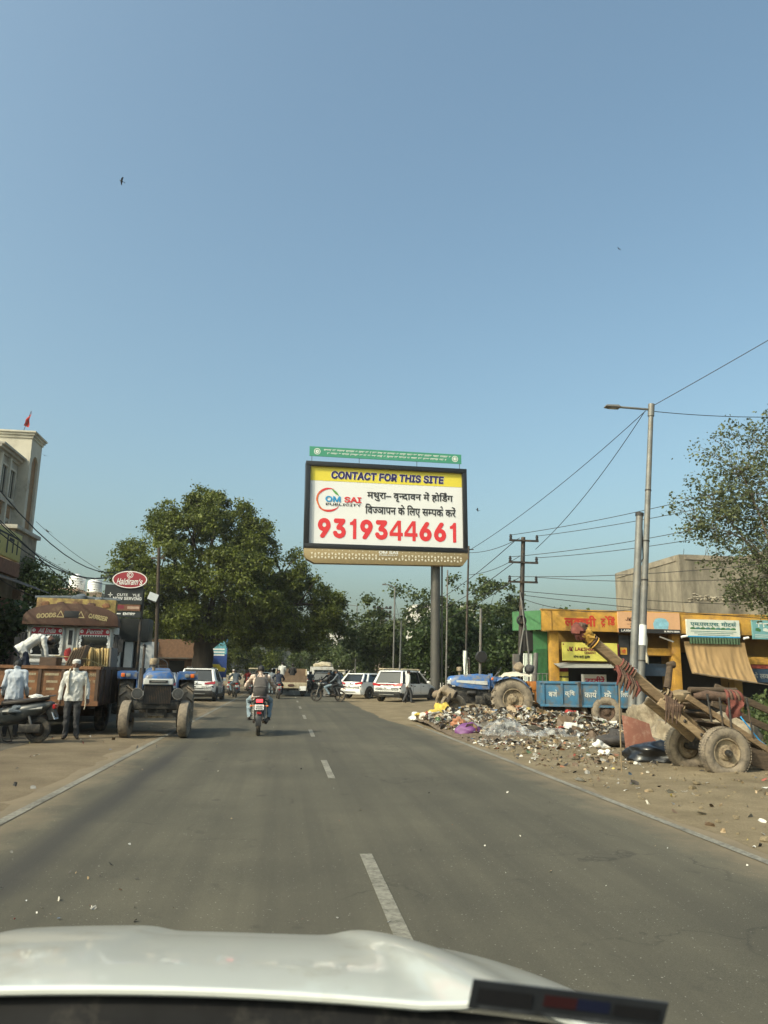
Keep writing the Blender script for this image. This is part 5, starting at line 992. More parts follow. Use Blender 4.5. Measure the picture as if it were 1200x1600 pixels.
    b = MB(); b.box((.08, y0 + .12, belt + .02), (.5, .015, .02), (0, R_(-4), 0)); b.build('rear_wiper', 'ink_black', t)
    return t
sv = car('estate_car', 'white sport utility car parked at the left kerb seen from behind', 'car', (-4.2, 42.0, 0), R_(-3), 4.3, 1.80, 1.63)
s2 = car('estate_car', 'white sport utility car with black cladding parked askew by the billboard', 'car', (6.75, 43.4, .04), R_(-38), 4.3, 1.8, 1.66)
b = MB(); b.box((0, -2.165, .93), (.95, .02, .05)); b.build('lamp_bar', 'red_lamp', s2)
hb = car('hatchback', 'white hatchback parked behind the white sport utility car', 'car', (5.25, 48.6, .03), R_(-44), 3.8, 1.7, 1.5, cladding=False, estate=True, rails=False, tail=.62)
car('sedan', 'silver car with dark rear window ahead of the backpack rider', 'car', (-1.75, 60, 0), R_(4), 4.1, 1.7, 1.5, 'silver_paint', cladding=False, rails=False)
car('estate_car', 'dark car nosed in left of the white hatchback', 'car', (3.9, 64, 0), R_(-35), 4.2, 1.75, 1.6, 'black_paint', rails=False)
car('van', 'dark van with white roof beyond the backpack rider', 'van', (-.45, 66, 0), R_(2), 3.9, 1.6, 1.85, 'silver_paint', cladding=False, rails=False)
car('sedan', 'pale car half hidden behind the front tractor', 'car', (-5.5, 31.8 + 4, 0), R_(8), 4.0, 1.65, 1.42, 'silver_paint', cladding=False, rails=False)
car('estate_car', 'distant white car at the centre of the jam', 'car', (1.9, 80, 0), R_(-10), 4.2, 1.75, 1.7, 'white_paint', rails=False)

car('hatchback', 'distant red car left of the far white car', 'car', (-.9, 86, 0), R_(3), 3.8, 1.65, 1.5, 'bike_red', cladding=False, rails=False)
car('sedan', 'distant dark car right of the far white car', 'car', (4.3, 88, 0), R_(176), 4.1, 1.7, 1.48, 'black_paint', cladding=False, rails=False)
car('van', 'distant white van furthest down the left lane', 'van', (-2.3, 98, 0), R_(2), 4.0, 1.7, 1.9, 'white_paint', cladding=False, rails=False)
# ------------------------------------------------------------------ motorcycles
mat('lit_tail', (.6, .02, .03), .3, emit=((1.0, .05, .06), 2.2)); mat('bike_black', (.016, .016, .018), .3, coat=.4, var=.2, dirt=((.12, .10, .08), .2, 6)); mat('engine_metal', (.22, .21, .20), .5, metal=.6, var=.3); 
def motorcycle(label, loc, rz, lit=False, paint='bike_black', group='motorcycles on the road', plate=''):
    t = thing('motorcycle', label, 'motorcycle', loc, rz, group)
    wheel(t, (0, -.64, .305), .305, .10, .225, 'black_rubber', 'dark_iron', 1, spokes=5); wheel(t, (0, .64, .305), .305, .085, .235, 'black_rubber', 'dark_iron', 1, spokes=5)
    b = MB(); b.tube([(0, .46, .92), (0, .30, .82), (0, -.10, .62), (0, -.12, .40), (0, .12, .30), (0, .36, .44), (0, .44, .82)], .028, 8); b.tube([(.11, -.64, .305), (.12, -.1, .36)], .03, 8); b.tube([(-.11, -.64, .305), (-.12, -.1, .36)], .03, 8); b.tube([(.1, -.05, .62), (.13, -.7, .74)], .02, 6); b.tube([(-.1, -.05, .62), (-.13, -.7, .74)], .02, 6); b.build('frame', 'dark_iron', t)
    for s in (-1, 1):
        b = MB(); b.tube([(s * .09, .64, .305), (s * .09, .44, .95)], [.032, .024], 10); b.build('fork', 'engine_metal', t)
        b = MB(); b.tube([(s * .12, -.60, .36), (s * .13, -.44, .72)], .028, 8)
        for k in range(6): b.lathe([(.043, -.008), (.043, .008)], Vector((s * .12, -.60, .36)).lerp(Vector((s * .13, -.44, .72)), .3 + .1 * k), (0, .4, .9), 10)
        b.build('shock_absorber', 'engine_metal', t)
        b = MB(); b.tube([(s * .02, .44, .99), (s * .2, .42, 1.03), (s * .36, .36, 1.03)], .014, 8); b.cyl((s * .26, .40, 1.03), (s * .38, .35, 1.03), .02); b.build('handlebar', 'black_plastic', t)
        b = MB(); b.tube([(s * .22, .42, 1.03), (s * .27, .44, 1.18)], .007, 6); b.ell((s * .30, .44, 1.20), (.07, .02, .045), 12, 8); b.build('mirror', 'black_plastic', t)
        b = MB(); b.tube([(s * .08, -.08, .33), (s * .28, -.08, .33)], .014, 6); b.build('footrest', 'black_plastic', t)
        b = MB(); b.cyl((s * .08, -.82, .70), (s * .17, -.83, .68), .010, n=6); b.ell((s * .19, -.83, .68), (.03, .03, .024), 8, 6); b.build('indicator', 'amber_lamp', t)
    b = MB(); b.loft([[(w * math.cos(a), y, z + h * math.sin(a)) for a in [2 * PI * i / 12 for i in range(12)]] for y, z, w, h in ((.42, .90, .07, .05), (.34, .91, .13, .10), (.15, .90, .15, .12), (-.05, .84, .10, .08), (-.10, .82, .06, .04))]); b.build('fuel_tank', paint, t, smooth=60)
    b = MB(); b.loft([[(-w, y, z), (-w * .8, y, z + .06), (w * .8, y, z + .06), (w, y, z), (w * .7, y, z - .06), (-w * .7, y, z - .06)] for y, z, w in ((-.02, .80, .09), (-.2, .79, .14), (-.5, .82, .13), (-.78, .86, .09))]); b.build('seat', 'leather', t, smooth=60)
    b = MB(); b.loft([[(-w, y, z), (-w * .9, y, z + h), (w * .9, y, z + h), (w, y, z)] for y, z, w, h in ((-.1, .60, .12, .16), (-.5, .66, .13, .13), (-.86, .74, .07, .08))]); b.build('tail_fairing', paint, t, smooth=60)
    b = MB(); b.tube([(.14, -.45, .84), (.15, -.80, .88), (0, -.9, .90), (-.15, -.80, .88), (-.14, -.45, .84)], .013, 6); b.build('grab_rail', 'engine_metal', t)
    b = MB(); b.box((0, -.885, .80), (.15, .04, .07)); b.build('tail_lamp', 'lit_tail' if lit else 'red_lamp', t, bevel=.012)
    b = MB(); b.box((0, -.90, .655), (.21, .012, .12), (R_(-8), 0, 0)); pl = b.build('number_plate', 'plate_white', t); lettering(pl, 'UP85', (0, -.915, .68), X3, Z3, .15, .04, 'ink_black', .03, depth=.006); lettering(pl, 'W 1151', (0, -.912, .63), X3, Z3, .16, .04, 'ink_black', .03, depth=.006)
    b = MB(); b.grid(lambda u, v: (.065 * (2 * v - 1), -.64 - .36 * math.sin(R_(-25 + 125 * u)), .305 + .36 * math.cos(R_(-25 + 125 * u)) - .02 * (2 * v - 1) ** 2), 12, 4); b.build('rear_mudguard', 'black_plastic', t, smooth=60)
    b = MB(); b.box((0, -.975, .53), (.10, .02, .05)); b.build('reflector', 'red_lamp', t)
    b = MB(); b.grid(lambda u, v: (.06 * (2 * v - 1), .64 - .34 * math.sin(R_(-75 + 130 * u)), .305 + .34 * math.cos(R_(-75 + 130 * u)) - .02 * (2 * v - 1) ** 2), 12, 4); b.build('front_mudguard', paint, t, smooth=60)
    b = MB(); b.box((0, .08, .40), (.22, .34, .22)); b.cyl((0, .12, .45), (0, .24, .70), .085, .08, 14)
    for k in range(6): b.lathe([(.10, -.006), (.10, .006)], Vector((0, .12, .45)).lerp(Vector((0, .24, .70)), .25 + .12 * k), (0, .12, .25), 14)
    b.build('engine', 'engine_metal', t)
    b = MB(); b.tube([(.09, .26, .55), (.12, .30, .36), (.14, .10, .26), (.17, -.2, .28), (.19, -.75, .36)], [.02, .02, .022, .045, .05], 10); b.build('exhaust', 'dark_iron', t)
    b = MB(); b.lathe([(.001, .06), (.06, .055), (.085, .02), (.09, 0), (.06, -.08), (.001, -.1)], (0, .52, .90), 'Y', 16); b.build('headlamp', 'clear_lamp', t)
    return t
RIDE = dict(pelvis=(0, -.24, .90), chest=(0, -.13, 1.22), neck=(0, -.08, 1.38), head=(0, -.03, 1.50), shL=(-.19, -.10, 1.33), shR=(.19, -.10, 1.33), elL=(-.34, .08, 1.12), elR=(.34, .08, 1.12), wrL=(-.33, .31, 1.06), wrR=(.33, .31, 1.06), hipL=(-.11, -.22, .88), hipR=(.11, -.22, .88), knL=(-.27, .16, .76), knR=(.27, .16, .76), anL=(-.23, -.08, .41), anR=(.23, -.08, .41), toL=(-.25, .10, .37), toR=(.25, .10, .37))
PILL = {k: (v[0], v[1] - .38, v[2] + .05) for k, v in RIDE.items()}; PILL.update(elL=(-.28, -.30, 1.13), elR=(.28, -.30, 1.13), wrL=(-.22, -.12, 1.02), wrR=(.22, -.12, 1.02), anL=(-.24, -.42, .42), anR=(.24, -.42, .42), toL=(-.25, -.25, .38), toR=(.25, -.25, .38))
mat('check_shirt', (.56, .47, .40), .85, var=.12, scale=4)
mm_ = MATS['check_shirt']; N = mm_.node_tree.nodes; L = mm_.node_tree.links; P = N['Principled BSDF']; src = P.inputs['Base Color'].links[0].from_socket; tc = N.new('ShaderNodeTexCoord'); sp_ = N.new('ShaderNodeSeparateXYZ'); L.new(tc.outputs['Object'], sp_.inputs[0])
for ax_, sc_ in ((0, 90), (2, 90)):
    sn = math_(N, L, 'SINE', math_(N, L, 'MULTIPLY', sp_.outputs[ax_], sc_)); src = mixc(N, L, rmp(N, L, sn, [(.55, (0,)), (.8, (.65,))]), src, (.34, .20, .15))
L.new(src, P.inputs['Base Color'])
mc = (-.58, 19.55, .012)
motorcycle('black motorcycle with glowing red tail lamp ahead in the lane', mc, R_(1.5), lit=True)
person('person', 'motorcyclist in a checked shirt and jeans wearing a backpack', mc, R_(1.5), RIDE, 'check_shirt', 'denim', 'hair_black', 'leather', vox=.010)
mat('bag_grey', (.075, .066, .062), .85, var=.2, bump=.4, bscale=30); mat('bag_dark', (.045, .040, .038), .85, var=.2)
t = thing('backpack', 'grey backpack on the back of the checked shirt rider', 'backpack', (mc[0], mc[1], .01), R_(1.5))
b = MB(); b.loft([[(w * math.cos(a) * (1 + .12 * math.cos(4 * a) * -1), y + d_ * math.sin(a), z) for a in [2 * PI * i / 20 for i in range(20)]] for z, w, d_, y in ((.86, .13, .09, -.42), (.90, .175, .12, -.42), (1.05, .185, .125, -.40), (1.18, .175, .11, -.37), (1.29, .15, .085, -.33), (1.34, .10, .05, -.30))]); b.build('bag', 'bag_grey', t, smooth=60)
b = MB(); b.loft([[(w * math.cos(a), y + d_ * math.sin(a), z) for a in [2 * PI * i / 16 for i in range(16)]] for z, w, d_, y in ((.89, .13, .06, -.49), (.98, .145, .07, -.49), (1.09, .14, .05, -.475), (1.115, .12, .02, -.46))]); b.build('pocket', 'bag_dark', t, smooth=60)
b = MB(); b.tube([(-.15, -.50, 1.12), (0, -.53, 1.13), (.15, -.50, 1.12)], .006, 6); b.build('zip', 'engine_metal', t)
for s in (-1, 1): b = MB(); b.tube([(s * .10, -.25, 1.30), (s * .12, -.16, 1.41), (s * .13, -.03, 1.39), (s * .14, .02, 1.2), (s * .15, -.1, 1.0)], .026, 8, flat=.4); b.build('strap', 'bag_grey', t)
b = MB(); b.tube([(-.05, -.29, 1.34), (-.04, -.31, 1.39), (.04, -.31, 1.39), (.05, -.29, 1.34)], .010, 6); b.build('handle', 'bag_dark', t)
# two men riding across
m2 = (2.35, 42.3, .012); rz2 = R_(80)
motorcycle('dark motorcycle crossing the road with two men aboard', m2, rz2)
person('person', 'front rider of the crossing motorcycle in dark top and jeans', m2, rz2, RIDE, 'cloth_black', 'denim', vox=.018); person('person', 'pillion passenger in slate shirt on the crossing motorcycle', m2, rz2, PILL, 'cloth_slate', 'cloth_black', vox=.018)
# bikes in the queue ahead
for i, (lb, lo, rz, sh, pn, rl, hs, hr) in enumerate([('motorcycle waiting right of the parked left car', (-2.9, 47.5, .012), R_(10), 'cloth_slate', 'denim', 'rider in slate shirt right of the parked left car', 'short', 'hair_black'), ('motorcycle leaning beside the parked left car bumper', (-3.3, 52, .012), R_(-14), 'shirt_cream', 'cloth_black', 'rider in cream shirt with a pale cap deep in the queue', 'cap', 'hair_white'),
        ('motorcycle in the queue just left of the backpack rider', (-1.75, 50, .012), R_(-20), 'cloth_black', 'cloth_grey', 'rider in black shirt just left of the backpack rider', 'short', 'hair_black'), ('motorcycle hidden just right of the backpack rider', (-.35, 46, .012), R_(5), 'cloth_navy', 'cloth_black', 'rider in navy shirt right of the backpack rider', 'cap', 'hair_black'), ('motorcycle beyond the crossing riders', (3.2, 58, .012), R_(30), 'cloth_black', 'cloth_black', 'rider in black beyond the crossing motorcycle', 'short', 'hair_black')]):
    motorcycle(lb, lo, rz, paint='bike_red' if i == 1 else 'bike_black'); person('person', rl, lo, rz, RIDE, sh, pn, hr, vox=.02, hairstyle=hs)

for i, (lb, lo, rz, sh, rl) in enumerate([('motorcycle at the back left of the queue by the hoarding', (-3.6, 57, .012), R_(6), 'cloth_grey', 'rider in grey by the blue hoarding'), ('motorcycle squeezed between silver car and dark van', (-1.0, 62.5, .012), R_(-4), 'shirt_white', 'rider in white between the silver car and dark van'), ('motorcycle coming towards the camera past the mini truck', (1.9, 60, .012), R_(172), 'cloth_slate', 'oncoming rider right of the mini truck'), ('motorcycle far down the right lane', (2.6, 72, .012), R_(178), 'cloth_black', 'distant oncoming rider in black far down the right lane'), ('motorcycle parked nose in by the white hatchback', (4.1, 55, .012), R_(-60), None, ''), ('motorcycle just ahead of the mini truck on its left', (-1.9, 55.5, .012), R_(-8), 'shirt_cream', 'rider in cream just left of the mini truck'), ('motorcycle deep in the queue behind the dark van', (-2.9, 64, .012), R_(4), 'cloth_red', 'rider in red deep in the queue near the hoarding'), ('motorcycle rolling up beside the white truck', (2.2, 66, .012), R_(175), 'shirt_blue_white', 'oncoming rider in pale blue beside the white truck')]):
    motorcycle(lb, lo, rz)
    if sh: person('person', rl, lo, rz, RIDE, sh, 'cloth_black', vox=.025)
# ------------------------------------------------------------------ tractors
mat('lamp_glass', (.07, .07, .07), .35, var=.3, scale=30)
mat('tractor_silver', (.48, .49, .48), .45, var=.08, dirt=((.30, .26, .20), .3, 4)); mat('oily_iron', (.03, .029, .028), .5, metal=.3, var=.4, dirt=((.13, .11, .085), .4, 6), bump=.3)
def tractor(label, loc, rz, stripe=False):
    """forward +Y, rear axle at y=0"""
    t = thing('tractor', label, 'tractor', loc, rz, 'blue tractors')
    for s in (-1, 1):
        wheel(t, (s * .70, 0, .68), .68, .36, .36, 'dusty_rubber', 'rim_dust', s, lugs=18, name='rear_wheel', n=36); fwh = wheel(t, (0, 0, 0), .40, .22, .21, 'dusty_rubber', 'rim_dust', s, lugs=0, name='front_wheel'); fwh.location = (s * .62, 1.95, .40); fwh.rotation_euler = (0, 0, R_(-10))
        b = MB()
        na = 12; v = []; f = []
        for i in range(na + 1):
            a = R_(5 + 120 * i / na); rr_ = .76
            for xx, dr in ((s * .50, 0), (s * .90, 0), (s * .92, -.07)): v.append((xx, rr_ * -math.cos(a) * -1 * (1 if True else 1) * -1 + .12, .68 + (rr_ + dr) * math.sin(a)))
        for i in range(na): f += [(3 * i, 3 * i + 1, 3 * i + 4, 3 * i + 3), (3 * i + 1, 3 * i + 2, 3 * i + 5, 3 * i + 4)]
        b.add(v, f); b.prism([(-.5, 1.1), (.35, .75), (.62, .95), (.62, 1.38), (-.2, 1.42)], s * .46, s * .49, 'yz'); b.bb(min(s * .48, s * .93), max(s * .48, s * .93), .58, .66, 1.25, 1.42); b.build('mudguard', 'blue_paint', t, smooth=50)
        b = MB(); b.box((s * .80, .69, 1.335), (.09, .05, .09)); b.build('indicator', 'amber_lamp', t, bevel=.012); b = MB(); b.box((s * .68, .69, 1.335), (.11, .045, .08)); b.build('side_lamp', 'clear_lamp', t, bevel=.012)
        b = MB(); b.cyl((s * .33, 2.02, .95), (s * .42, 2.05, .95), .03); b.lathe([(.001, -.14), (.08, -.12), (.115, -.02), (.12, .02), (.10, .035)], (s * .43, 2.14, .95), 'Y', 18); hl = b.build('headlamp', 'black_plastic', t); b = MB(); b.lathe([(.12, .02), (.125, .04), (.105, .042)], (s * .43, 2.14, .95), 'Y', 18); b.build('rim', 'grey_iron', hl); b = MB(); b.lathe([(.103, .03), (.06, .034), (.001, .036)], (s * .43, 2.14, .95), 'Y', 18); b.build('lens', 'lamp_glass', hl)
        b = MB(); b.box((s * .40, 1.95, .48), (.46, .10, .10)); b.cyl((s * .55, 1.95, .34), (s * .55, 1.95, .66), .045); b.cyl((s * .5, 1.95, .39), (s * .64, 1.95, .39), .06); b.build('front_axle', 'oily_iron', t)
        b = MB(); b.box((s * .30, .45, .55), (.34, .5, .04)); b.build('footboard', 'oily_iron', t)
    b = MB(); b.loft([[(-w, y, z0), (-w, y, z1 - .12), (-w * .72, y, z1), (w * .72, y, z1), (w, y, z1 - .12), (w, y, z0)] for y, w, z0, z1 in ((.72, .30, .98, 1.46), (1.1, .335, .98, 1.50), (1.7, .335, 1.04, 1.45), (2.08, .325, 1.12, 1.40), (2.14, .29, 1.14, 1.34))]); hd = b.build('bonnet', 'blue_paint', t, smooth=50)
    b = MB(); b.loft([[(-.33, 2.06, 1.14), (.33, 2.06, 1.14), (.33, 2.06, 1.28), (-.33, 2.06, 1.28)], [(-.31, 2.17, 1.15), (.31, 2.17, 1.15), (.30, 2.155, 1.27), (-.30, 2.155, 1.27)]]); b.build('nose_band', 'tractor_silver', hd, bevel=.012)
    b = MB(); b.box((0, 2.17, 1.21), (.40, .02, .06)); b.build('name_strip', 'ink_black', hd); rect(hd, (0, 2.182, 1.21), (-1, 0, 0), Z3, .3, .02, 'galvanised', .003)
    if stripe:
        for s in (-1, 1): b = MB(); b.loft([[(s * .348, .8, 1.13), (s * .348, .8, 1.25), (s * .26, .8, 1.25), (s * .26, .8, 1.13)], [(s * .352, 1.1, 1.14), (s * .352, 1.1, 1.26), (s * .26, 1.1, 1.26), (s * .26, 1.1, 1.14)], [(s * .352, 1.7, 1.19), (s * .352, 1.7, 1.27), (s * .26, 1.7, 1.27), (s * .26, 1.7, 1.19)], [(s * .305, 2.06, 1.22), (s * .305, 2.06, 1.28), (s * .29, 2.06, 1.28), (s * .29, 2.06, 1.22)]]); b.build('side_stripe', 'tractor_silver', hd)
    b = MB(); b.box((0, 2.06, .93), (.60, .10, .42)); gr_ = b.build('grille', 'ink_black', t)
    for k in range(16): b = MB(); b.box((-.27 + .036 * k, 2.12, .93), (.014, .02, .39)); b.build('grille_bar', 'dark_iron', gr_)
    b = MB(); b.box((0, 2.0, .70), (1.02, .10, .20)); b.box((0, 1.9, .60), (.44, .3, .16)); b.box((0, 2.06, .70), (.94, .03, .16)); b.build('front_bumper', 'oily_iron', t, bevel=.01)
    b = MB(); b.box((0, 1.4, .77), (.40, 1.3, .56)); b.box((0, .5, .66), (.42, .9, .42)); b.box((0, 0, .68), (1.0, .28, .28)); b.cyl((-.3, 1.2, .85), (-.3, 1.5, .85), .08); b.cyl((.3, 1.2, .80), (.3, 1.6, .80), .09); b.box((.28, 1.0, .60), (.18, .34, .26)); b.box((-.28, 1.05, .62), (.18, .34, .28)); b.build('engine', 'oily_iron', t, bevel=.012)
    b = MB(); b.cyl((.36, 1.35, .98), (.36, 1.35, 1.5), .065, n=14); b.cyl((.36, 1.35, 1.5), (.36, 1.35, 1.95), .03); b.tube([(.36, 1.35, 1.95), (.35, 1.36, 2.0), (.39, 1.38, 2.04)], .032, 8); b.build('exhaust', 'dark_iron', t)
    b = MB(); b.cyl((.12, 1.72, 1.38), (.12, 1.72, 1.56), .035); b.lathe([(.035, .14), (.10, .16), (.105, .26), (.085, .30), (.001, .31)], (.12, 1.72, 1.42), 'Z', 16); b.build('air_cleaner', 'rim_dust', t)
    b = MB(); b.box((0, .66, 1.28), (.46, .12, .46)); b.build('dashboard', 'blue_paint', t, bevel=.02)
    b = MB(); b.cyl((0, .6, 1.3), (0, .38, 1.56), .02); n = 20; b.tube([(.21 * math.cos(2 * PI * i / n), .38 - .10 * math.sin(2 * PI * i / n), 1.56 + .17 * math.sin(2 * PI * i / n)) for i in range(n + 1)], .014, 6); b.tube([(-.2, .38, 1.56), (.2, .38, 1.56)], .01, 6); b.build('steering_wheel', 'black_plastic', t)
    b = MB(); b.box((0, -.05, 1.10), (.46, .44, .10)); b.box((0, -.28, 1.30), (.46, .08, .36), (R_(12), 0, 0)); b.build('seat', 'leather', t, bevel=.03)
    b = MB(); b.box((0, 1.93, .44), (.74, .06, .05)); b.build('track_rod', 'rim_dust', t)
    return t
tractor('blue tractor facing the camera beside the left edge line', (-3.12, 20.05, .012), PI + R_(9.5))
tr2 = tractor('blue tractor with a white stripe standing side on behind the rubbish', (7.75, 26.6, .05), R_(82), stripe=True)
b = MB(); b.grid(lambda u, v: (-.95 + 1.0 * u, -.62 + 1.0 * v, 1.47 + .10 * math.sin(3 * u) * math.sin(3 * v) + .05 * noise.noise(Vector((u * 6, v * 6, 0))) - .25 * max(0, .14 - u) - .5 * max(0, v - .85)), 24, 24); o = tag(b.build('dust_sheet', 'shirt_cream', smooth=70), 'crumpled pale cloth thrown over the rear of the striped tractor', 'cloth'); o.location = tr2.location; o.rotation_euler = tr2.rotation_euler
for lb, lo, s_ in (('brown bundle sitting on the striped tractor seat', (8.02, 26.35, 1.80), .17), ('dark round bundle behind the striped tractor seat', (8.42, 26.4, 1.74), .17)):
    b = MB(); b.ell((0, 0, 0), (s_, s_ * .9, s_ * .95), 14, 9, jit=.25, seed=int(s_ * 100) + len(lb)); o = tag(b.build('cloth_bundle', 'cloth_brown' if 'brown' in lb else 'cloth_grey'), lb, 'bundle', 'bundles on the striped tractor'); o.location = lo

# ------------------------------------------------------------------ trailers
mat('rust_steel', (.26, .125, .058), .85, var=.35, scale=4, dirt=((.09, .05, .03), .6, 2.5), bump=.3, bscale=20); mat('rust_dark', (.095, .058, .038), .85, var=.35, scale=4, dirt=((.05, .035, .025), .5, 2.5), bump=.3, bscale=20); mat('trailer_blue', (.035, .135, .235), .65, var=.22, scale=3, dirt=((.12, .10, .075), .55, 4)); mat('trailer_orange', (.52, .19, .03), .7, var=.15, scale=3, dirt=((.22, .11, .05), .4, 3)); mat('faded_paint', (.38, .31, .20), .8, var=.3, scale=30); mat('pale_paint', (.50, .50, .46), .8, var=.25, scale=20)
tl_ = thing('rusty_trailer', 'rust brown tipping trailer loaded with stone slabs on the left', 'trailer', (-5.32, 20.45, 0))
hw_, y0_, y1_ = 1.17, -1.95, 1.95
b = MB(); b.bb(-hw_, hw_, y0_, y1_, .66, .76); b.build('floor', 'rust_dark', tl_)
b = MB(); b.bb(-hw_, hw_, y0_ - .05, y0_, .70, 1.46); b.bb(-hw_ - .02, hw_ + .02, y0_ - .09, y0_ + .03, 1.46, 1.53); b.bb(-hw_ - .02, hw_ + .02, y0_ - .10, y0_, .66, .76); tg = b.build('tailboard', 'rust_steel', tl_)
for x in (-1.13, -.62, -.12, .38, .86, 1.13): b = MB(); b.bb(x - .035, x + .035, y0_ - .085, y0_ - .05, .762, 1.458); b.build('rib', 'rust_dark', tg)
for s in (-1, 1):
    b = MB(); b.bb(s * hw_ - .025, s * hw_ + .025, y0_ + .002, y1_, .70, 1.46); b.bb(s * hw_ - .05, s * hw_ + .05, y0_, y1_, 1.46, 1.53); sp = b.build('side_board', 'rust_dark', tl_)
    for k in range(6): b = MB(); b.bb(min(s * hw_, s * (hw_ + .06)), max(s * hw_, s * (hw_ + .06)), y0_ + .3 + .66 * k, y0_ + .37 + .66 * k, .70, 1.458); b.build('rib', 'rust_dark', sp)
b = MB(); b.bb(-hw_, hw_, y1_, y1_ + .05, .7, 1.5); b.build('front_board', 'rust_dark', tl_)
for s, xx, w_, tx in ((0, -.36, .30, 'ना'), (0, .13, .30, 'रा'), (0, .62, .24, 'ना')): 
    for k in range(3): rect(tg, (xx + .02 * (k % 2), y0_ - .05, 1.34 - .16 * k), X3, Z3, w_ * (1 - .2 * k), .05, 'faded_paint', .003, 'worn_letters')
lettering(tg, '92581', (1.0, y0_ - .05, 1.34), X3, Z3, .20, .07, 'faded_paint', .03); lettering(tg, 'मी. न.', (1.0, y0_ - .05, 1.20), X3, Z3, .2, .09, 'faded_paint', .02, dv=True)
b = MB(); b.bb(-.45, .45, y0_ + .2, y1_ + .8, .50, .66); b.box((0, -.3, .46), (1.7, .14, .14)); b.cyl((-.95, -.3, .40), (.95, -.3, .40), .05); b.build('chassis', 'rust_dark', tl_)
for s in (-1, 1): wheel(tl_, (s * .92, -.3, .40), .40, .22, .22, 'black_rubber', 'rust_dark', s)
# slabs
mat('sandstone', (.52, .39, .18), .9, var=.22, scale=7, dirt=((.26, .17, .08), .3, 5), bump=.4, bscale=30); mat('grey_stone', (.165, .145, .125), .85, var=.12, scale=4); mat('brown_stone', (.17, .115, .075), .85, var=.2, scale=5, bump=.3)
rr = random.Random(9)
for i in range(15):
    x = -4.98 + .058 * i; b = MB(); b.box((0, 0, .30 + rr.uniform(-.02, .01)), (.040, .75 + rr.uniform(-.04, .04), .62)); o = tag(b.build('stone_slab', ['sandstone', 'sandstone'] if i < 14 else 'grey_stone', bevel=.006), 'yellow sandstone slab standing in the tight row on the rusty trailer' if i < 14 else 'grey faced stone slab at the right end of the yellow row', 'slab', 'stone slabs on the rusty trailer')
    o.location = (x, 19.85 + rr.uniform(-.05, .05), 1.36); o.rotation_euler = (0, R_(-4 + rr.uniform(-2, 2)) if i < 13 else R_(-1), rr.uniform(-.03, .03))
b = MB(); b.bb(-5.15, -4.16, 19.3, 20.4, .765, 1.355); tag(b.build('slab_pallet', 'rust_dark', bevel=.02), 'dark timber pallet under the yellow slabs', 'pallet')
for i in range(6):
    b = MB(); b.box((0, 0, .46), (.035, .62, .92)); o = tag(b.build('stone_sheet', 'brown_stone', bevel=.006), ['leftmost brown stone sheet of the slanted stack on the trailer', 'second brown sheet from the left of the slanted stack', 'third brown sheet from the left of the slanted stack', 'fourth brown sheet from the left of the slanted stack', 'fifth brown sheet from the left of the slanted stack'][i] if i < 5 else 'large brown sheet facing outermost on the slanted stack', 'slab', 'leaning stone sheets on the trailer')
    o.location = (-5.18 + .062 * i, 18.95 + .02 * i, 1.02 + .02 * i); o.rotation_euler = (0, R_(20 - .8 * i), R_(4))
b = MB(); b.tube([(-5.2, 18.6, 1.75), (-4.6, 18.9, 1.70), (-4.2, 19.3, 1.52)], .014, 6); tag(b.build('rope', 'sandstone'), 'tan rope tied across the leaning stone sheets', 'rope')
b = MB(); b.bb(-5.65, -5.28, 19.0, 19.5, .77, 1.72); tag(b.build('crate', 'rust_dark', bevel=.01), 'dark crate on the trailer behind the bending man', 'crate')

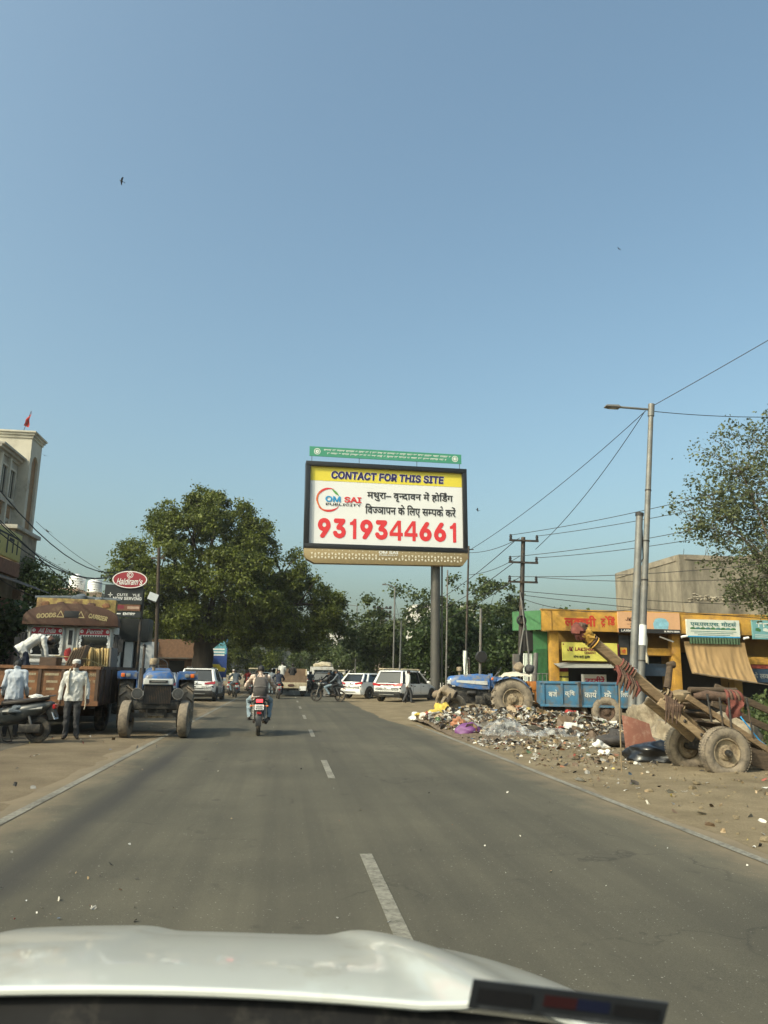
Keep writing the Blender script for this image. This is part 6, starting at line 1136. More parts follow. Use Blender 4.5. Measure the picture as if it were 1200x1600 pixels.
# goods truck
mat('truck_white', (.50, .50, .47), .6, var=.08, dirt=((.25, .20, .14), .45, 3)); mat('truck_brown', (.075, .035, .022), .7, var=.2, dirt=((.14, .09, .05), .3, 4)); mat('truck_yellow', (.36, .27, .085), .8, var=.3, scale=6, dirt=((.16, .09, .05), .7, 5)); mat('visor_red', (.42, .02, .035), .5); mat('lace_white', (.66, .66, .64), .7, var=.1); mat('truck_letters', (.40, .32, .16), .7)
tk = thing('goods_truck', 'old decorated goods truck facing the camera behind the slabs', 'truck', (-6.1, 23.1, 0), R_(6))
b = MB(); b.bb(-1.17, 1.17, 0, 1.5, .55, 1.62); b.bb(-1.17, 1.17, .1, 1.5, 1.622, 2.55); b.build('cab', 'truck_white', tk, bevel=.04)
for s in (-1, 1):
    x0, x1 = (-1.08, -.20) if s < 0 else (.20, 1.08)
    b = MB(); b.bb(x0, x1, .06, .095, 1.70, 2.47); wd = b.build('windscreen', 'glass_dark', tk, bevel=.015)
    b = MB(); cr = .10; pts = []
    for cx, cz, a0 in ((x1 - cr, 2.47 - cr, 0), (x0 + cr, 2.47 - cr, 90), (x0 + cr, 1.70 + cr, 180), (x1 - cr, 1.70 + cr, 270)): pts += [(cx + cr * math.cos(R_(a0 + 18 * k)), .07, cz + cr * math.sin(R_(a0 + 18 * k))) for k in range(6)]
    b.tube(pts + [pts[0]], .035, 6); b.build('window_rubber', 'truck_white', wd)
    rect(wd, ((x0 + x1) / 2, .06, 2.36), X3, Z3, x1 - x0 - .06, .18, 'visor_red', .004, 'visor'); lettering(wd, 'All India' if s < 0 else 'Permit', ((x0 + x1) / 2, .06, 2.36), X3, Z3, .46, .12, 'plate_white', .015, .3, depth=.010)
    for q in (-.35, .35): v2, f2 = ring2(0, 0, .045, 0, 360, .02, .04); flat(wd, v2, ((x0 + x1) / 2 + q, .06, 2.36), X3, Z3, 'plate_white', .010, 'rosette', f2)
    b = MB()
    for k in range(12): b.add([(x0 + .05 + (x1 - x0 - .1) * (k + a) / 12, .052, 2.27 + c_) for a, c_ in ((0, 0), (1, 0), (.5, -.05))], [(0, 1, 2)])
    for k in range(6):
        for xe in (x0 + .06, x1 - .06): b.ell((xe + .02 * (k % 2), .05, 2.2 - .08 * k), (.035, .006, .045), 8, 6)
    b.build('lace', 'lace_white', wd)
    b = MB(); b.ell((s * .80, -.02, 1.05), (.13, .06, .13), 16, 8); b.build('headlamp', 'clear_lamp', tk)
    b = MB(); b.tube([(s * 1.16, .1, 2.3), (s * 1.36, .0, 2.25), (s * 1.36, .0, 1.75), (s * 1.16, .1, 1.7)], .015, 6); b.box((s * 1.38, -.02, 2.0), (.14, .05, .34)); b.build('mirror', 'ink_black', tk)
    b = MB(); b.tube([(s * 1.25, .12, 2.3 - .1 * k + .02 * (k % 2)) for k in range(9)], [.06, .09, .07, .1, .07, .1, .06, .09, .05], 8); b.build('tassel', 'ink_black', tk)
    wheel(tk, (s * 1.0, 1.0, .5), .5, .28, .28, 'black_rubber', 'rust_dark', s); wheel(tk, (s * .95, 4.9, .5), .5, .42, .28, 'black_rubber', 'rust_dark', s)
b = MB(); b.bb(-.10, .10, .03, .095, 1.72, 2.46); ps = b.build('centre_post', 'truck_white', tk, bevel=.02); b = MB(); b.bb(-.05, .05, .02, .03, 2.0, 2.38); b.build('slot', 'ink_black', ps)
b = MB(); b.ell((-.02, .0, 1.75), (.09, .04, .16), 10, 7, jit=.5); b.build('cloth_ornament', 'cloth_red', tk)
for k in range(5): b = MB(); b.bb(-1.1, 1.1, -.03, .02, 1.52 - .10 * k, 1.57 - .10 * k); b.build('grille_bar', 'truck_white' if k % 2 == 0 else 'dark_iron', tk, bevel=.008)
for k in range(18): b = MB(); b.bb(-1.0 + .115 * k, -.96 + .115 * k, -.05, -.031, 1.18, 1.42); b.build('ornament_strip', 'plate_white', tk)
b = MB(); b.bb(-1.2, 1.2, -.12, .05, .55, .80); b.build('bumper', 'truck_brown', tk, bevel=.02)
na = 18; crown = [(-1.28, 2.50)] + [(-1.28 * math.cos(PI * k / na), 2.62 + .46 * math.sin(PI * k / na) ** .8) for k in range(na + 1)] + [(1.28, 2.50)]
b = MB(); b.prism(crown, -.18, .5, 'xz'); cw = b.build('crown_board', 'truck_brown', tk, smooth=35, bevel=.01)
lettering(cw, 'GOODS', (-.66, -.18, 2.74), (1, 0, .09), (-.09, 0, 1), .52, .13, 'truck_letters', .04, .1, depth=.006); lettering(cw, 'CARRIER', (.72, -.18, 2.73), (1, 0, -.16), (.16, 0, 1), .52, .13, 'truck_letters', .04, .1, depth=.006)
for s in (-1, 1): flat(cw, [(-.11, -.07), (.11, -.07), (0, .12), (-.07, -.045), (0, .08), (.07, -.045)], (s * .27 - .02, -.18, 2.77), X3, Z3, 'truck_letters', .006, 'triangle', [[0, 1, 5, 3], [1, 2, 4, 5], [2, 0, 3, 4]])
b = MB(); b.bb(-.2, .2, -.19, -.17, 2.70, 2.88); b.build('vent', 'ink_black', cw, bevel=.03)
b = MB(); b.bb(-1.2, .35, 1.0, 6.2, 1.0, 3.05); b.build('cargo_body', 'truck_yellow', tk, bevel=.01)
b = MB(); b.bb(-1.1, 1.1, .55, .98, 2.8, 3.26); tb = b.build('roof_rack_board', 'truck_yellow', tk, bevel=.02); 
for k in range(5): b = MB(); b.ell((-.85 + .42 * k, .54, 3.1), (.12, .015, .07), 10, 6, jit=.4, seed=k); b.build('painted_flower', 'truck_brown' if k % 2 else 'rust_steel', tb)
b = MB(); b.tube([(-1.2, .8, 3.28), (.0, .78, 3.32), (1.2, .8, 3.28)], .05, 8); b.ell((.05, .7, 3.25), (.22, .12, .16), 10, 7, jit=.4); b.ell((.6, .7, 3.22), (.13, .1, .12), 10, 7, jit=.4); b.build('rolled_tarpaulin', 'cloth_slate', tk)
b = MB(); b.bb(-.9, .9, .3, 6.1, .55, .95); b.build('chassis', 'oily_iron', tk)
tk.scale = (1, 1, 1.07)
# ================================================================== RIGHT TRAILERS
bt = thing('blue_trailer', 'blue painted farm trailer with white lettering behind the rubbish', 'trailer', (7.86 + 1.64 * math.cos(R_(-15)), 23.6 + 1.64 * math.sin(R_(-15)), .04), R_(-15))
b = MB(); b.bb(-1.62, 1.62, 0, 1.75, .56, .64); b.build('floor', 'trailer_blue', bt)
b = MB(); b.bb(-1.64, 1.64, -.03, .03, .62, 1.24); b.bb(-1.66, 1.66, -.07, .05, 1.24, 1.31); b.bb(-1.66, 1.66, -.07, .05, .55, .62); sp = b.build('side_board', 'trailer_blue', bt, bevel=.006)
for x in (-1.55, -1.0, -.50, -.42, .12, .62, 1.12, 1.58): b = MB(); b.bb(x - .03, x + .03, -.075, -.031, .622, 1.238); b.build('rib', 'trailer_blue', sp)
b = MB(); b.bb(-.50, -.42, -.10, -.076, .56, 1.30); b.build('hinge_bar', 'dark_iron', sp)
for x, tx, w_ in ((-1.27, 'ब|^ज', .26), (-.76, 'कृ|िष', .30), (-.14, 'का|^य', .36), (.37, 'के', .22), (.88, 'िलए', .26)): lettering(sp, tx, (x, -.03, .95), X3, Z3, w_, .22, 'pale_paint', .015, dv=True)
for nm_, q_ in (('side_board', (-1.64, 1.64, 1.72, 1.78, .62, 1.31)), ('end_board', (-1.67, -1.61, .052, 1.718, .62, 1.31)), ('end_board', (1.61, 1.67, .052, 1.718, .62, 1.31))): b = MB(); b.bb(*q_); b.build(nm_, 'trailer_blue', bt)
b = MB(); b.bb(-1.5, 1.5, .5, .62, .40, .56); b.bb(-1.5, 1.5, 1.15, 1.27, .40, .56); b.cyl((.32, .05, .44), (.32, 1.7, .44), .05); b.build('chassis', 'oily_iron', bt)
def crosswheel(par, c, R, w, rr, **k):
    """wheel whose axle runs along Y: built on an axle along X, then turned"""
    t = wheel(par, (0, 0, 0), R, w, rr, **k); t.location = c; t.rotation_euler = (0, 0, R_(-90)); return t
crosswheel(bt, (.32, .02, .43), .45, .22, .25, tyre='dusty_rubber', rim='rust_dark', side=1, lugs=-40); crosswheel(bt, (.32, 1.7, .43), .45, .22, .25, tyre='dusty_rubber', rim='rust_dark', side=-1)
crosswheel(bt, (-.55, .35, .36), .36, .2, .2, tyre='dusty_rubber', rim='rust_dark', side=1)
ot = thing('orange_trailer', 'small orange steel tipper box behind the striped tractor', 'trailer', (8.85, 27.2, .04))
b = MB(); b.bb(-.52, .50, 0, .06, .52, 1.28); fr_ = b.build('front_panel', 'trailer_orange', ot)
for i in range(3): b = MB(); b.bb(-.50 + .34 * i, -.22 + .34 * i, -.035, -.001, .98, 1.24); b.build('panel', 'trailer_orange', fr_, bevel=.012)
for x in (-.10, .22): b = MB(); b.bb(x, x + .05, -.05, -.001, .55, .96); b.build('rib', 'trailer_orange', fr_)
b = MB(); b.bb(-.52, .5, .062, 1.4, .50, .58); b.bb(-.52, -.46, .062, 1.4, .58, 1.28); b.bb(.44, .50, .062, 1.4, .58, 1.28); b.build('box', 'trailer_orange', ot)
b = MB()
for i in range(7): b.cyl((-.5 + .16 * i, .03, 1.28), (-.5 + .16 * i, .03, 1.55), .012, n=6)
b.cyl((-.54, .03, 1.55), (.52, .03, 1.55), .018, n=6); b.build('top_rail', 'grey_iron', ot)
crosswheel(ot, (.1, .15, .3), .3, .16, .16, tyre='dusty_rubber', rim='rust_dark', side=1); crosswheel(ot, (.1, 1.3, .3), .3, .16, .16, tyre='dusty_rubber', rim='rust_dark', side=-1)

# ================================================================== WOODEN CART
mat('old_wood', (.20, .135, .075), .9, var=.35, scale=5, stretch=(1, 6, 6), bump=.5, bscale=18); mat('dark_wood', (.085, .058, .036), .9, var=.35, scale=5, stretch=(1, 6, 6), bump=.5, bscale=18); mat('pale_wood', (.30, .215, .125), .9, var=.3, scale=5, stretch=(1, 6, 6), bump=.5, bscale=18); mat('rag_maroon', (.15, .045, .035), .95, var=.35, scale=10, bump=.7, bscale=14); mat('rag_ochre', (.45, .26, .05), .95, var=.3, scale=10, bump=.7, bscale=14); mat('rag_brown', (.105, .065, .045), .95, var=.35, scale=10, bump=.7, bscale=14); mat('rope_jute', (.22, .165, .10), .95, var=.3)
ct = thing('bullock_cart', 'tilted two wheeled wooden cart with its drawbar raised skyward', 'cart', (6.75, 12.05, 0))
O = Vector((6.75, 12.05, 0))
def W2(x, y, z): return Vector((x, y, z)) - O
def plank(p0, p1, w, h, upv=(0, 0, 1)):
    p0 = Vector(p0); p1 = Vector(p1); d = (p1 - p0); a = d.normalized(); s = Vector((0, 1, 0)); s = (s - a * s.dot(a)).normalized(); u = s.cross(a) if s.cross(a).z > 0 else a.cross(s)
    b = MB(); n = 8; b.loft([[p0 + d * (i / n) + s * w / 2 * a_ * (1 + .03 * math.sin(i * 2.1)) + u * h / 2 * b_ * (1 + .04 * math.cos(i * 1.7)) for a_, b_ in ((-1, -1), (1, -1), (1, 1), (-1, 1))] for i in range(n + 1)]); return b
plank(W2(4.68, 11.98, 2.18), W2(6.78, 12.02, .48), .15, .13).build('drawbar', 'old_wood', ct, bevel=.012)
plank(W2(4.95, 11.98, 2.05), W2(6.55, 12.0, .76), .07, .05).build('drawbar_strip', 'pale_wood', ct, bevel=.008)
plank(W2(5.85, 11.80, 1.12), W2(6.62, 11.80, .52), .06, .12).build('clamp_board', 'pale_wood', ct, bevel=.01); plank(W2(5.85, 12.24, 1.12), W2(6.62, 12.24, .52), .06, .12).build('clamp_board', 'pale_wood', ct, bevel=.01)
for k in range(3):
    p = Vector((5.98, 11.76, 1.03)).lerp(Vector((6.5, 11.76, .62)), k / 2); b = MB(); b.ell(p - O, (.028, .012, .028), 8, 6); b.build('bolt', 'dark_iron', ct)
for y in (11.62, 12.5):
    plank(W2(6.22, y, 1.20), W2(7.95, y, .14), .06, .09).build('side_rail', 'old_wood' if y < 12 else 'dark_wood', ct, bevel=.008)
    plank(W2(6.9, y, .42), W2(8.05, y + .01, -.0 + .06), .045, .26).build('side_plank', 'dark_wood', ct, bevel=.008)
for i in range(7):
    q = i / 6; c_ = Vector((6.35, 12.06, 1.06)).lerp(Vector((7.85, 12.06, .15)), q); b = MB(); b.box(c_ - O, (.17, .86, .03), (0, R_(31), 0)); b.build('bed_plank', 'dark_wood', ct, bevel=.005)
b = MB(); b.cyl(W2(6.42, 11.9, 1.30), W2(7.28, 12.0, 1.30), .05, .045); b.build('cross_bar', 'dark_wood', ct)
b = MB(); b.tube([W2(6.48, 11.9, 1.20), W2(6.7, 11.9, 1.22), W2(6.95, 11.9, 1.20), W2(7.25, 11.92, 1.20)], [.05, .085, .075, .08], 12); rg = b.build('rag_roll', 'rag_brown', ct)
for k in range(5): b = MB(); b.lathe([(.105, -.03), (.125, 0), (.105, .03), (.09, 0)], W2(7.05 + .05 * k, 11.92, 1.20), (1, .1 * (k - 2), .1 * k), 12, closed=True); b.build('rag_coil', 'rag_brown' if k % 2 else 'rag_maroon', ct)
b = MB(); b.grid(lambda u, v: W2(6.98 + .26 * u + .03 * math.sin(v * 7), 11.80 + .03 * math.sin(u * 9 + v * 5), 1.16 - .32 * v * (1 - .3 * u)), 10, 10); b.build('rag_flap', 'rag_maroon', ct, smooth=70)
for x0, z0, x1, z1 in ((6.55, 1.25, 6.58, .82), (6.75, 1.2, 6.78, .30), (6.9, 1.2, 6.9, .7), (7.2, 1.2, 7.25, .6)): b = MB(); b.cyl(W2(x0, 11.6, z0), W2(x1, 11.58, z1), .018, .015, 8); b.build('strut', 'dark_iron', ct)
for (x0, z0, x1, z1, y) in ((7.35, 1.35, 8.7, .80, 12.75), (7.3, 1.08, 8.7, .50, 12.8)): plank(W2(x0, y, z0), W2(x1, y, z1), .07, .11).build('rear_shaft', 'dark_wood', ct, bevel=.01)
for y, s in ((11.50, 1), (12.60, -1)): crosswheel(ct, W2(6.72, y, .38), .38, .19, .225, tyre='dusty_rubber', rim='rim_dust', side=1 if s > 0 else -1, lugs=-56)
b = MB(); b.cyl(W2(6.72, 11.40, .38), W2(6.72, 12.7, .38), .045, n=12); b.box(W2(6.72, 12.05, .47), (.12, .8, .12)); b.build('axle', 'oily_iron', ct)
b = MB(); b.lathe([(.001, -.07), (.035, -.07), (.05, -.03), (.05, .03)], W2(6.72, 11.42, .38), 'Y', 12); b.build('hub', 'oily_iron', ct)
for k, (dx, dz, r_, m_) in enumerate(((-.03, .03, .12, 'rag_maroon'), (.02, .06, .11, 'rag_brown'), (.08, -.02, .11, 'rag_ochre'), (.0, -.05, .10, 'rag_maroon'), (.13, -.08, .10, 'rag_ochre'))):
    b = MB(); b.ell(W2(4.66 + dx, 11.95, 2.18 + dz), (r_, r_ * 1.05, r_ * .9), 14, 9, jit=.35, seed=k + 3); b.build('wrapped_rag', m_, ct)
for k in range(4): b = MB(); b.lathe([(.105, -.012), (.118, 0), (.105, .012)], W2(4.80 + .035 * k, 11.98, 2.09 - .028 * k), (1, 0, -.8), 12); b.build('binding', 'rag_ochre' if k % 2 else 'rag_brown', ct)
for k in range(6): b = MB(); b.lathe([(.105, -.015), (.125, 0), (.105, .015)], W2(5.30 + .04 * k, 11.98, 1.68 - .032 * k), (1, 0, -.8), 12); b.build('binding', 'rag_brown' if k % 2 else 'rag_maroon', ct)
for k in range(7): b = MB(); x = 5.22 + .05 * k; b.tube([W2(x, 11.88, 1.66 - .04 * k), W2(x + .02, 11.82, 1.52 - .04 * k), W2(x - .03, 11.84, 1.36 - .03 * k - .03 * (k % 3))], [.03, .035, .012], 6); b.build('hanging_rag', 'rag_brown' if k % 3 else 'rag_maroon', ct)
for k in range(7): b = MB(); b.lathe([(.13, -.02), (.15, 0), (.13, .02)], W2(6.02 + .045 * k, 12.0, 1.20 - .036 * k), (1, .1 * (k % 3 - 1), -.8), 14); b.build('rope_binding', 'rag_brown' if k % 2 else 'rope_jute', ct)
b = MB()
for k in range(9): x = 5.98 + .03 * k; b.tube([W2(x, 11.82, 1.22 - .02 * k), W2(x - .03, 11.76, 1.05), W2(x - .05 + .02 * (k % 2), 11.78, .78 + .04 * (k % 3))], [.022, .02, .008], 5)
b.build('rope_tassel', 'rag_brown', ct)
b = MB(); b.ell(W2(6.30, 11.95, 1.20), (.17, .16, .11), 14, 9, jit=.3, seed=4); b.build('burlap_pad', 'rope_jute', ct)
b = MB(); b.cyl(W2(6.25, 12.3, 1.32), W2(6.35, 12.35, 1.68), .06, .05); b.ell(W2(6.38, 12.35, 1.70), (.09, .06, .06), 10, 7, jit=.3); b.build('yoke_stump', 'dark_wood', ct)
b = MB(); b.tube([W2(5.26, 11.9, 1.62), W2(5.24, 11.9, .9), W2(5.22, 11.88, .06)], .012, 6); b.build('hanging_rope', 'rope_jute', ct)
b = MB(); b.tube([W2(7.62, 12.7, 1.1), W2(7.58, 12.4, .85), W2(7.75, 12.2, .5), W2(7.7, 11.6, .3)], .012, 6); b.build('tie_rope', 'bb_blue', ct)

# ================================================================== RUBBISH
def mound(x, y):
    h = 0
    for cx, cy, rx, ry, hh in ((5.6, 22.8, 1.3, 1.6, .42), (6.6, 21.4, 1.5, 1.6, .46), (7.6, 20.4, 1.2, 1.6, .40), (5.0, 20.6, .7, 1.2, .18), (8.2, 19.0, .8, 1.0, .22), (4.9, 24.2, .9, .9, .22), (6.0, 19.6, 1.2, .8, .18)):
        h = max(h, hh * math.exp(-((x - cx) / rx) ** 2 - ((y - cy) / ry) ** 2))
    return h
mat('rub_brown', (.13, .095, .062), .95, var=.45, scale=14, bump=.5, bscale=30)
b = MB(); b.grid(lambda u, v: ((4.1 + 5.2 * u), 17 + 8.4 * v, .03 + (mound(4.1 + 5.2 * u, 17 + 8.4 * v)) * (1 + .35 * noise.noise(Vector((u * 22, v * 34, 0)))) + .02 * noise.noise(Vector((u * 60, v * 90, 1))) + min(.05, max(0, u - .1) * .03) - .02 * (1 if min(u, v, 1 - u, 1 - v) < .02 else 0)), 70, 100); tag(b.build('rubbish_heap', 'rub_brown', smooth=70), 'brown mound of trampled refuse on the right shoulder', 'rubbish', kind='stuff')
cols = [('rb_white', (.50, .48, .43), .20), ('rb_grey', (.25, .235, .205), .22), ('rb_brown', (.12, .08, .05), .26), ('rb_dark', (.035, .03, .027), .14), ('rb_tan', (.30, .22, .13), .17), ('rb_red', (.25, .05, .035), .022), ('rb_blue', (.08, .14, .24), .012), ('rb_yellow', (.36, .28, .08), .015), ('rb_green', (.07, .12, .05), .015), ('rb_orange', (.32, .14, .07), .02), ('rb_silver', (.42, .43, .43), .03)]
for n_, c_, _ in cols: mat(n_, c_, .6 if n_ != 'rb_silver' else .3, var=.2, scale=15)
pr = np.array([c_[2] for c_ in cols]); pr /= pr.sum()
def litter(name, label, n, pos, smin, smax, seed):
    r = np.random.RandomState(seed); b = MB()
    for _ in range(n):
        x, y, z = pos(r); s = r.uniform(smin, smax) * (1 if r.uniform() < .85 else 1.7); b.mi(int(r.choice(len(cols), p=pr)))
        M = Matrix.Rotation(r.uniform(0, 6.28), 3, 'Z') @ Matrix.Rotation(r.normal(0, .6), 3, 'X') @ Matrix.Rotation(r.normal(0, .6), 3, 'Y'); asp = r.uniform(.35, 1)
        P4 = [Vector((a * s, c * s * asp, r.uniform(-.22, .3) * s)) for a, c in ((-1, -.8), (0, -1), (1, -.7), (-.9, .1), (.1, 0), (1, .2), (-.8, .9), (.05, 1), (.9, .8))]
        b.add([Vector((x, y, z)) + M @ p for p in P4], [(0, 1, 4, 3), (1, 2, 5, 4), (3, 4, 7, 6), (4, 5, 8, 7)])
    return tag(b.build(name, [c_[0] for c_ in cols], smooth=0), label, 'litter', kind='stuff')
def ph(r):
    while True:
        x = r.uniform(4.2, 9.0); y = r.uniform(17.6, 25.2); h = mound(x, y)
        if h > .05 and r.uniform() < h * 4: return x, y, h * (1 + .2 * r.uniform(-1, 1)) + .05 + r.uniform(0, .05)
litter('heap_litter', 'dense scraps of paper and plastic covering the refuse mound', 11000, ph, .02, .062, 1)
litter('heap_wrappers', 'larger flattened wrappers and paper sheets on the refuse mound', 750, ph, .07, .15, 21)
def pg(r):
    while True:
        x = 4.2 + abs(r.normal(0, 1.9)); y = r.uniform(5.5, 23)
        if x > 10: continue
        p = .06 + .9 * math.exp(-((y - 17.2) / 1.6) ** 2) + .9 * math.exp(-((y - 13.6) / .8) ** 2 - ((x - 5.9) / 1.1) ** 2)
        if r.uniform() < p: return x, y, hR((x - 4.3) / 17.7, x, y) + .012
litter('scattered_litter', 'small scraps scattered over the dirt shoulder', 1300, pg, .012, .05, 2)
def pr_(r):
    if r.uniform() < .5: return r.normal(-1.3, .35), r.uniform(3.5, 6.5) ** 1, .018
    return r.uniform(-2.4, 3.9), 4 + r.exponential(6), .018
litter('road_flecks', 'pale flecks and crumbs lying on the asphalt', 100, pr_, .004, .013, 3)
def pv(r): return -3.9 + r.normal(0, .9), r.uniform(9, 26), .05
litter('verge_litter', 'crumbs of stone and paper on the left sand verge', 70, pv, .008, .03, 4)
def pebbles(name, label, n, fn, seed, m, s0, s1):
    r = np.random.RandomState(seed); b = MB()
    for i in range(n): x, y, z = fn(r); s = r.uniform(s0, s1) * (1 if r.uniform() < .9 else 2); b.ell((x, y, z + s * .3), (s, s * r.uniform(.6, 1), s * .6), 6, 4, jit=.4, seed=i)
    return tag(b.build(name, m, smooth=0), label, 'pebbles', kind='stuff')
pebbles('pebbles', 'pebbles and clods on the right dirt shoulder', 700, lambda r: (lambda x, y: (x, y, hR((x - 4.3) / 17.7, x, y)))(4.35 + abs(r.normal(0, 2.6)), r.uniform(5, 22)), 5, 'dirt', .008, .03)
def crumple(name, label, loc, s, m, seed, cat, amp=.45, group=None, rz=0, n=30, k=20):
    b = MB(); c = 0
    vs = []
    b.ell((0, 0, 0), s, n, k)
    out = []
    for p in b.v:
        p = Vector(p); q = Vector((p.x / s[0], p.y / s[1], p.z / s[2])); w = 1 + amp * (noise.noise(q * 1.6 + Vector((seed, 0, 0))) + .55 * abs(noise.noise(q * 4 + Vector((0, seed, 0)))) - .25 + .25 * abs(noise.noise(q * 9 + Vector((0, 0, seed)))))
        out.append((p.x * w, p.y * w, max(-s[2] * .45, p.z * w)))
    b.v = out; o = tag(b.build(name, m, smooth=55), label, cat, group); o.location = (loc[0], loc[1], loc[2] + s[2] * .42); o.rotation_euler = (0, 0, rz); return o
mat('sack_yellow', (.52, .38, .07), .8, var=.12, scale=6, bump=.4, bscale=20); mat('sack_purple', (.15, .05, .17), .6, var=.15, scale=6, bump=.3, bscale=20); mat('bag_black', (.012, .012, .013), .28, var=.3, coat=.3); mat('bag_white', (.62, .62, .60), .45, var=.12); mat('cloth_scarlet', (.33, .035, .025), .9, var=.2)
crumple('sack', 'yellow plastic sack spilling beside the stooping rag picker', (4.75, 24.9, .04), (.62, .45, .24), 'sack_yellow', 3, 'sack', .5); crumple('sack', 'smaller yellow cloth heap at the rag picker feet', (5.15, 25.4, .08), (.40, .30, .34), 'sack_yellow', 8, 'sack', .5)
crumple('sack', 'purple sack lying at the edge of the rubbish heap', (4.62, 19.6, .03), (.33, .28, .20), 'sack_purple', 11, 'sack', .26)
crumple('cardboard_scrap', 'crumpled orange carton beside the purple sack', (4.6, 20.6, .16), (.20, .16, .16), 'rb_orange', 15, 'carton', .6)
crumple('red_cloth', 'crumpled red cloth on the heap in front of the blue trailer', (7.9, 21.2, .40), (.26, .2, .13), 'cloth_scarlet', 6, 'cloth', .5); crumple('red_cloth', 'scrap of red cloth below the striped tractor wheel', (6.75, 22.8, .46), (.30, .16, .08), 'cloth_scarlet', 16, 'cloth', .6)
crumple('rubbish_bag', 'shiny black rubbish bag slumped beside the red board', (6.52, 13.35, .05), (.50, .34, .23), 'bag_black', 7, 'rubbish bag', .4, rz=-.3)
for i, (lb, x, y, s_) in enumerate((('white polythene bag left of the black rubbish bag', 5.98, 14.3, .12), ('white crumpled bag at the foot of the steel pole', 6.55, 15.9, .16), ('white bag on the heap by the rag picker', 5.6, 24.3, .18), ('pale bag at the left tip of the rubbish heap', 4.3, 25.6, .2), ('white bag high on the heap under the tractor wheel', 6.2, 22.3, .16))): crumple('plastic_bag', lb, (x, y, .03 + mound(x, y)), (s_, s_ * .8, s_ * .75), 'bag_white', 20 + i, 'plastic bag', .6, 'white plastic bags in the rubbish')
crumple('plastic_bag', 'grey bag heap piled at the foot of the steel pole', (6.95, 16.0, .04), (.34, .3, .22), 'bag_dark', 31, 'plastic bag', .6, 'white plastic bags in the rubbish')
mp = bpy.data.materials.new('clear_polythene'); mp.use_nodes = True; MATS['clear_polythene'] = mp; N = mp.node_tree.nodes; L = mp.node_tree.links; P = N['Principled BSDF']; P.inputs['Base Color'].default_value = (.50, .51, .51, 1); P.inputs['Roughness'].default_value = .18
tb = N.new('ShaderNodeBsdfTransparent'); mx = N.new('ShaderNodeMixShader'); L.new(tb.outputs[0], mx.inputs[1]); L.new(P.outputs[0], mx.inputs[2]); L.new(mx.outputs[0], N['Material Output'].inputs[0])
tc = N.new('ShaderNodeTexCoord'); f_ = nz(N, L, tc.outputs['Object'], 5, 4, .6); L.new(rmp(N, L, f_, [(.35, (.06,)), (.7, (.5,))]), mx.inputs[0])
def poly_sheet(label, x0, x1, y0, y1, hh, seed):
    b = MB(); b.grid(lambda u, v: (x0 + (x1 - x0) * u + .06 * noise.noise(Vector((u * 5, v * 5, seed))), y0 + (y1 - y0) * v + .5 * (x1 - x0) * 0, .07 + hh * math.sin(PI * u) ** .7 * (math.sin(PI * min(1, v * 1.1)) ** .6) * (1 + .3 * noise.noise(Vector((u * 4, v * 3, seed)))) + .07 * abs(noise.noise(Vector((u * 9, v * 7, seed + 3)))) + .03 * abs(noise.noise(Vector((u * 24, v * 16, seed))))), 60, 40); return tag(b.build('polythene_sheet', 'clear_polythene', smooth=40), label, 'plastic sheet', 'clear polythene sheets')
poly_sheet('large clear polythene sheet bulging at the front of the heap', 4.85, 6.05, 18.55, 19.7, .36, 2); poly_sheet('flat clear polythene trailing right of the bulging sheet', 5.95, 7.3, 18.3, 19.2, .16, 9)
# red brown board, boulders
mat('board_red', (.235, .095, .062), .8, var=.15, scale=3, dirt=((.33, .22, .16), .3, 6)); mat('boulder', (.26, .215, .15), .95, var=.35, scale=5, dirt=((.12, .09, .06), .5, 4), bump=.9, bscale=12)
b = MB(); b.prism([(-.32, 0), (.27, .02), (.34, .28), (.27, .36), (.25, .60), (-.10, .70), (-.30, .74)], -.012, .012, 'xz'); o = tag(b.build('broken_board', 'board_red', bevel=.004), 'broken red brown board propped beside the steel pole', 'board'); o.location = (6.72, 14.35, .05); o.rotation_euler = (R_(-14), R_(2), R_(6))
for lb, lo, s_, sd_ in (('big pale boulder right of the red board', (7.95, 15.6, .05), (.42, .4, .44), 2), ('tan earthy boulder behind the street lamp foot', (9.3, 18.9, .05), (.7, .6, .75), 3), ('pale boulder behind the cart rag roll', (9.2, 15.4, .05), (.55, .5, .5), 4), ('small boulder in front of the cart far wheel', (7.45, 14.2, .05), (.25, .22, .2), 5), ('flat concrete lump under the broken board', (7.35, 14.9, .05), (.40, .3, .2), 9)): crumple('boulder', lb, lo, s_, 'boulder', sd_, 'boulder', .42, 'boulders by the cart')

# ================================================================== SCOOTER
mat('scooter_dark', (.022, .026, .028), .32, var=.15, coat=.35, dirt=((.12, .11, .09), .25, 5))
sc = thing('scooter', 'dark parked scooter at the lower left facing out of view', 'scooter', (-5.42, 16.55, .03), R_(86))
wheel(sc, (0, -.62, .25), .25, .10, .14, 'black_rubber', 'dark_iron', 1); wheel(sc, (0, .64, .25), .25, .10, .14, 'black_rubber', 'dark_iron', 1)
def rg_(y, z, w, h): return [(w * math.cos(a) * (1 + .12 * abs(math.sin(2 * a))), y, z + h * math.sin(a)) for a in [2 * PI * i / 16 for i in range(16)]]
b = MB(); b.loft([rg_(.16, .48, .10, .16), rg_(.0, .50, .16, .20), rg_(-.3, .56, .20, .20), rg_(-.6, .64, .18, .15), rg_(-.82, .72, .10, .08), rg_(-.9, .75, .04, .03)]); b.build('rear_body', 'scooter_dark', sc, smooth=60)
b = MB(); b.loft([rg_(.10, .74, .12, .05), rg_(-.1, .76, .15, .055), rg_(-.4, .79, .16, .06), rg_(-.7, .84, .12, .05), rg_(-.78, .85, .06, .03)]); b.build('seat', 'leather', sc, smooth=60)
